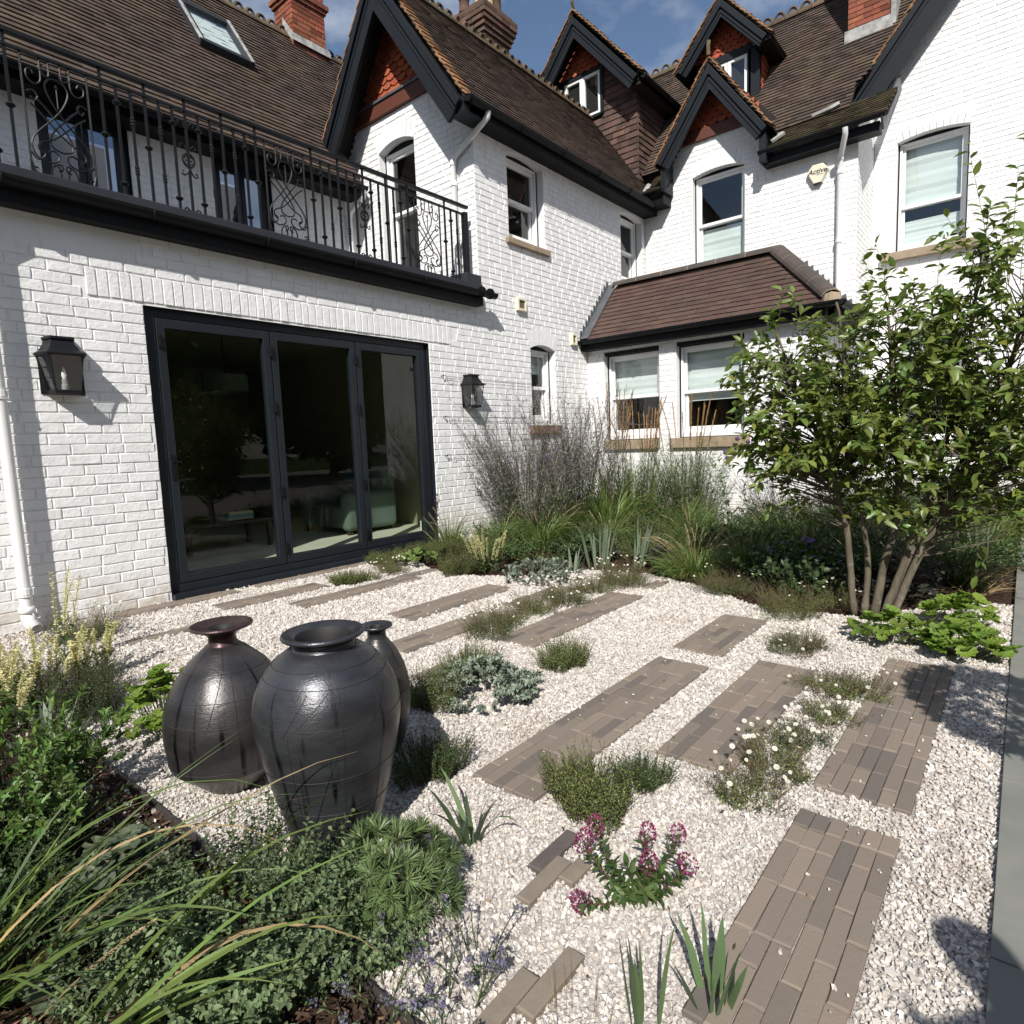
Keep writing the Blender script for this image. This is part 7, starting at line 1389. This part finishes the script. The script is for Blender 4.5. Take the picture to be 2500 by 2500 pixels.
# ---- the small multi-stemmed tree
tree = plant('small_tree', 'multi-stemmed small leafy tree at the bed\'s edge in front of the right-hand gable', 'tree', 4.48, -4.56, None)
TX = np.array([4.48, -4.56, 0]); g = rnd(700)
STEMS = [  # world points
 [(4.45, -4.44, 0), (4.44, -4.42, .3), (4.42, -4.38, .65), (4.40, -4.28, 1.05), (4.36, -4.10, 1.5), (4.33, -3.98, 1.85)],
 [(4.465, -4.49, 0), (4.46, -4.50, .35), (4.44, -4.46, .7), (4.40, -4.36, 1.15), (4.45, -4.35, 1.7), (4.40, -4.30, 2.0)],
 [(4.49, -4.55, 0), (4.50, -4.60, .30), (4.53, -4.66, .62), (4.50, -4.66, 1.1), (4.55, -4.60, 1.6), (4.60, -4.55, 2.0)],
 [(4.50, -4.60, 0), (4.52, -4.68, .30), (4.58, -4.80, .70), (4.65, -4.90, 1.15), (4.70, -4.98, 1.7), (4.72, -5.02, 2.25)],
 [(4.50, -4.65, 0), (4.53, -4.74, .32), (4.60, -4.90, .74), (4.64, -5.06, 1.15), (4.68, -5.2, 1.6), (4.70, -5.28, 2.1)],
 [(4.52, -4.62, 0), (4.56, -4.72, .4), (4.68, -4.86, .8), (4.85, -5.0, 1.1), (5.0, -5.15, 1.5), (5.05, -5.25, 1.9)]]
ST = []
for i, s in enumerate(STEMS):
    s = np.array(s); t_ = np.linspace(0, len(s) - 1, 26); c = np.stack([np.interp(t_, np.arange(len(s)), s[:, k]) for k in range(3)], 1); c[1:-1] = (c[:-2] + 2 * c[1:-1] + c[2:]) / 4; c += np.cumsum(g.normal(0, .0025, c.shape), 0); ST.append(c)
    mb = MB(); mb.tube([tuple(p - TX) for p in c], list(np.linspace((.024, .022, .028, .024, .026, .02)[i], .007, 26) * (1 + g.normal(0, .06, 26) + .10 * (g.uniform(0, 1, 26) < .15))), 9); o = mb.build('stem', BARK, None, smooth=True); o.parent = tree
ALL = np.concatenate(ST); 
BL = [((4.42, -4.08, 1.50), .36, 76), ((4.40, -3.95, 1.66), .22, 22), ((4.36, -4.22, 1.18), .38, 82), ((4.40, -4.02, 1.0), .28, 40), ((4.45, -4.50, 1.42), .44, 100), ((4.50, -4.68, 1.74), .30, 34), ((4.55, -4.80, 1.12), .42, 84), ((4.62, -5.05, 1.42), .42, 90), ((4.70, -5.25, 1.15), .40, 78), ((4.60, -5.18, 1.80), .32, 40), ((4.58, -5.16, 2.12), .26, 22), ((4.9, -4.6, 1.5), .5, 50), ((4.95, -5.1, 1.35), .45, 56), ((4.25, -4.45, 1.10), .32, 50), ((4.52, -4.66, 2.0), .2, 5), ((4.5, -4.5, .92), .38, 66), ((4.62, -5.0, .92), .38, 66), ((4.45, -4.2, .86), .3, 34), ((4.62, -4.9, .66), .34, 46), ((4.9, -5.2, .85), .34, 50), ((4.6, -4.45, .62), .3, 30)]
pts = []
for c, r, n in BL:
    v = g.normal(size=(n, 3)); v /= np.linalg.norm(v, axis=1)[:, None]; pts.append(np.array(c) + v * (r * g.uniform(.25, 1, n) ** .6)[:, None] * [1, 1, .85])
pts = np.concatenate(pts); k = pts[:, 2] > .46; pts = pts[k]
LPOS, LD, LN, BR_, TW = [], [], [], [], []
def leaf_twig(a, b, nl, sag=.05):
    u = np.linspace(0, 1, 5)[:, None]; c = a + (b - a) * u + np.array([0, 0, 1]) * (np.sin(u * np.pi) * sag); TW.append(c); d = (b - a) / (np.linalg.norm(b - a) + 1e-9)
    for j in range(nl):
        t = .12 + .88 * (j + g.uniform(0, 1)) / nl; p = a + (b - a) * t + np.array([0, 0, math.sin(t * math.pi) * sag]); az = j * 2.4 + g.uniform(-.5, .5); U = np.cross(d, [0, 0, 1]); U /= np.linalg.norm(U) + 1e-6; V_ = np.cross(U, d); rad = U * math.cos(az) + V_ * math.sin(az) * .55; o = g.uniform(.6, 1.15); D_ = d * math.cos(o) + rad * math.sin(o) + np.array([0, 0, -.32]) + g.normal(0, .15, 3)
        LPOS.append(p); LD.append(D_); LN.append(np.array([0, 0, 1.0]) + rad * -.2 + g.normal(0, .42, 3) + np.array([-.2, -.12, 0]))
for p in pts:
    low = ALL[(ALL[:, 2] < p[2] - .08)]; d = np.linalg.norm((low - p) * [1, 1, .75], axis=1); q = low[np.argmin(d)]; 
    v = p - q; L_ = np.linalg.norm(v)
    if L_ > .16:
        m_ = q + v * .5 + np.array([0, 0, .06 * L_]) + g.normal(0, .03, 3); u = np.linspace(0, 1, 5)[:, None]; BR_.append((1 - u) ** 2 * q + 2 * u * (1 - u) * m_ + u * u * p)
    e = v / (L_ + 1e-6) * .6 + g.normal(0, .45, 3) + np.array([0, 0, .25]); e /= np.linalg.norm(e); leaf_twig(p, p + e * g.uniform(.14, .28), int(g.integers(7, 12)))
# long whippy shoots above the crown
for a, b in [((4.60, -5.10, 1.95), (4.42, -4.95, 2.75)), ((4.66, -5.15, 2.0), (4.60, -5.17, 2.62)), ((4.55, -4.85, 1.9), (4.38, -4.56, 2.22)), ((4.62, -5.05, 2.0), (4.45, -4.86, 2.40)), ((4.50, -4.62, 1.85), (4.40, -4.45, 2.24)), ((4.36, -4.10, 1.85), (4.30, -4.08, 2.10)), ((4.40, -4.02, .98), (4.33, -3.80, 1.30)), ((4.38, -3.95, 1.3), (4.30, -3.76, 1.45)), ((4.7, -5.2, 2.0), (4.62, -5.22, 2.85)), ((4.33, -3.98, 1.85), (4.28, -4.02, 2.12)), ((4.5, -4.6, 1.9), (4.52, -4.5, 2.35))]:
    a, b = np.array(a), np.array(b); leaf_twig(a, b, int(9 + 14 * np.linalg.norm(b - a)), .02)
foliage(tree, [tubegeo(np.array(BR_) - TX, .005, 4, .45)], BARK, 'branches'); foliage(tree, [tubegeo(np.array(TW) - TX, .0022, 3, .5)], BARK, 'twigs')
LPOS, LD, LN = map(np.array, (LPOS, LD, LN)); n = len(LPOS); Ls = g.uniform(.046, .090, n); Ws = Ls * g.uniform(.44, .56, n); print('tree leaves', n)
cd = np.linalg.norm(LPOS - np.array(CAM), axis=1); own = np.zeros(n, bool); own[np.argsort(cd / Ls)[:300]] = True; yel = g.uniform(size=n) < .07
V, q, tt = leafgeo(LPOS - TX, LD, LN, Ls, Ws, True, .22, .22)
for sel, m, nm in ((~own & ~yel, LF_TREE, 'crown_leaves'), (~own & yel, LF_TREEY, 'yellowing_leaves')):
    ix = np.where(sel)[0]; a, b, c = leafgeo(LPOS[ix] - TX, LD[ix], LN[ix], Ls[ix], Ws[ix], True, .22, .22); part(tree, nm, mesh2(nm, a, b, c), m, True)
def mk_leaf(): a, b, c = leafgeo(np.zeros((1, 3)), np.array([[1.0, 0, 0]]), np.array([[0, 0, 1.0]]), np.array([1.0]), np.array([.5]), True, .22, .22); return mesh2('leaf', a, b, c)
for i in np.where(own)[0]:
    d = Vector(LD[i]).normalized(); nn = Vector(LN[i]); s_ = d.cross(nn).normalized(); nn = s_.cross(d); M3 = Matrix((d, -s_, nn)).transposed(); inst(tree, 'leaf', 'treeleaf' + ('y' if yel[i] else ''), mk_leaf, LF_TREEY if yel[i] else LF_TREE, tuple(LPOS[i] - TX), M3.to_euler(), float(Ls[i]))
# ---- beyond the frame: what the glass reflects and what throws the shadows at the right edge
HEDGE = leafmat('hedge_leaf', (0.050, 0.085, 0.022), (0.03, 0.055, 0.016), .4, .02)
def backtree(x, y, h, r, seed, lab):
    t = thing('garden_tree', lab, 'tree', (x, y, 0), 'trees at the end of the garden'); mb = MB(); mb.tube([(0, 0, 0), (.1, 0, h * .3), (0, .1, h * .7)], [.22, .17, .06], 8); o = mb.build('trunk', BARK, None); o.parent = t
    g = rnd(seed); n = 6500; v = g.normal(size=(n, 3)); v /= np.linalg.norm(v, axis=1)[:, None]; p = v * (g.uniform(.2, 1, n) ** .5)[:, None] * np.array([r, r, h * .48]) * (1 + .25 * np.sin(v[:, :1] * 5 + seed) * np.cos(v[:, 1:2] * 4)) + [0, 0, h * .54]; k = p[:, 2] > .3; p = p[k]; foliage(t, [leafgeo(p, g.normal(size=p.shape), g.normal(size=p.shape), .62, .46, False)], HEDGE, 'crown')
for i, (x, y, h, r) in enumerate([(-9, -21, 9, 4), (-2, -24, 11, 4.5), (5, -22, 8.5, 4), (11, -24, 10, 4.5), (18, -21, 9, 4), (-16, -16, 10, 4.5), (-15, -6, 9, 4), (25, -18, 9, 4)]): backtree(x, y, h, r, 800 + i, ('first', 'second', 'third', 'fourth', 'fifth', 'sixth', 'seventh', 'eighth')[i] + ' broad green tree behind the photographer, seen only in the glass')
def mkperson():
    t = thing('person', 'photographer standing on the terrace, arms raised, outside the picture', 'person', (0.05, -6.20, 0.022))
    J = [((0, 0, .92), .13), ((0, 0, 1.12), .12), ((0, 0, 1.32), .15), ((0, 0, 1.44), .06), ((.02, .02, 1.54), .075), ((.03, .03, 1.64), .085), ((.09, -.06, .50), .065), ((.09, -.08, .06), .045), ((-.07, .09, .50), .065), ((-.08, .08, .06), .045), ((.12, -.16, 1.38), .06), ((.16, -.20, 1.12), .045), ((.26, -.08, 1.22), .032), ((-.10, .17, 1.38), .06), ((-.04, .22, 1.12), .045), ((.16, .12, 1.20), .032), ((.16, -.06, .035), .035), ((.0, .12, .035), .035)]
    E = [(0, 1), (1, 2), (2, 3), (3, 4), (4, 5), (0, 6), (6, 7), (0, 8), (8, 9), (2, 10), (10, 11), (11, 12), (2, 13), (13, 14), (14, 15), (7, 16), (9, 17)]
    me = bpy.data.meshes.new('body'); me.from_pydata([j[0] for j in J], E, []); o = bpy.data.objects.new('body', me); COL.objects.link(o); o.parent = t; me.materials.append(mat('dark_clothes', (.05, .055, .08), .8)); o.modifiers.new('skin', 'SKIN'); o.modifiers.new('sub', 'SUBSURF').levels = 2
    for i, v in enumerate(me.skin_vertices[0].data): v.radius = (J[i][1], J[i][1]); v.use_root = i == 0
    mb = MB(); mb.box(.26, .275, -.04, .11, 1.18, 1.26); ph = mb.build('phone', IRON, None); ph.parent = t
mkperson()
t = thing('shadow_ball_tree', 'unseen ball tree in a pot, added to cast the shadow at the terrace edge', 'added shadow caster', (2.05, -5.98, 0.022)); mb = MB(); mb.lathe((0, 0, 0), [(.001, 0), (.16, 0), (.21, .36), (.23, .38), (.22, .40), (.18, .40), (.001, .36)], 20); o = mb.build('pot', JB, None, smooth=True); o.parent = t; mb = MB(); mb.tube([(0, 0, .36), (0, 0, 1.0)], .025, 7); o = mb.build('trunk', BARK, None); o.parent = t  # added out of view only to cast the rounded shadow by the slabs
g = rnd(900); n = 2600; v = g.normal(size=(n, 3)); v /= np.linalg.norm(v, axis=1)[:, None]; p = v * (g.uniform(.75, 1, n))[:, None] * .34 + [0, 0, 1.16]; foliage(t, [leafgeo(p, v + g.normal(0, .6, v.shape), g.normal(size=v.shape), .06, .03, False)], LF_DARK, 'crown')
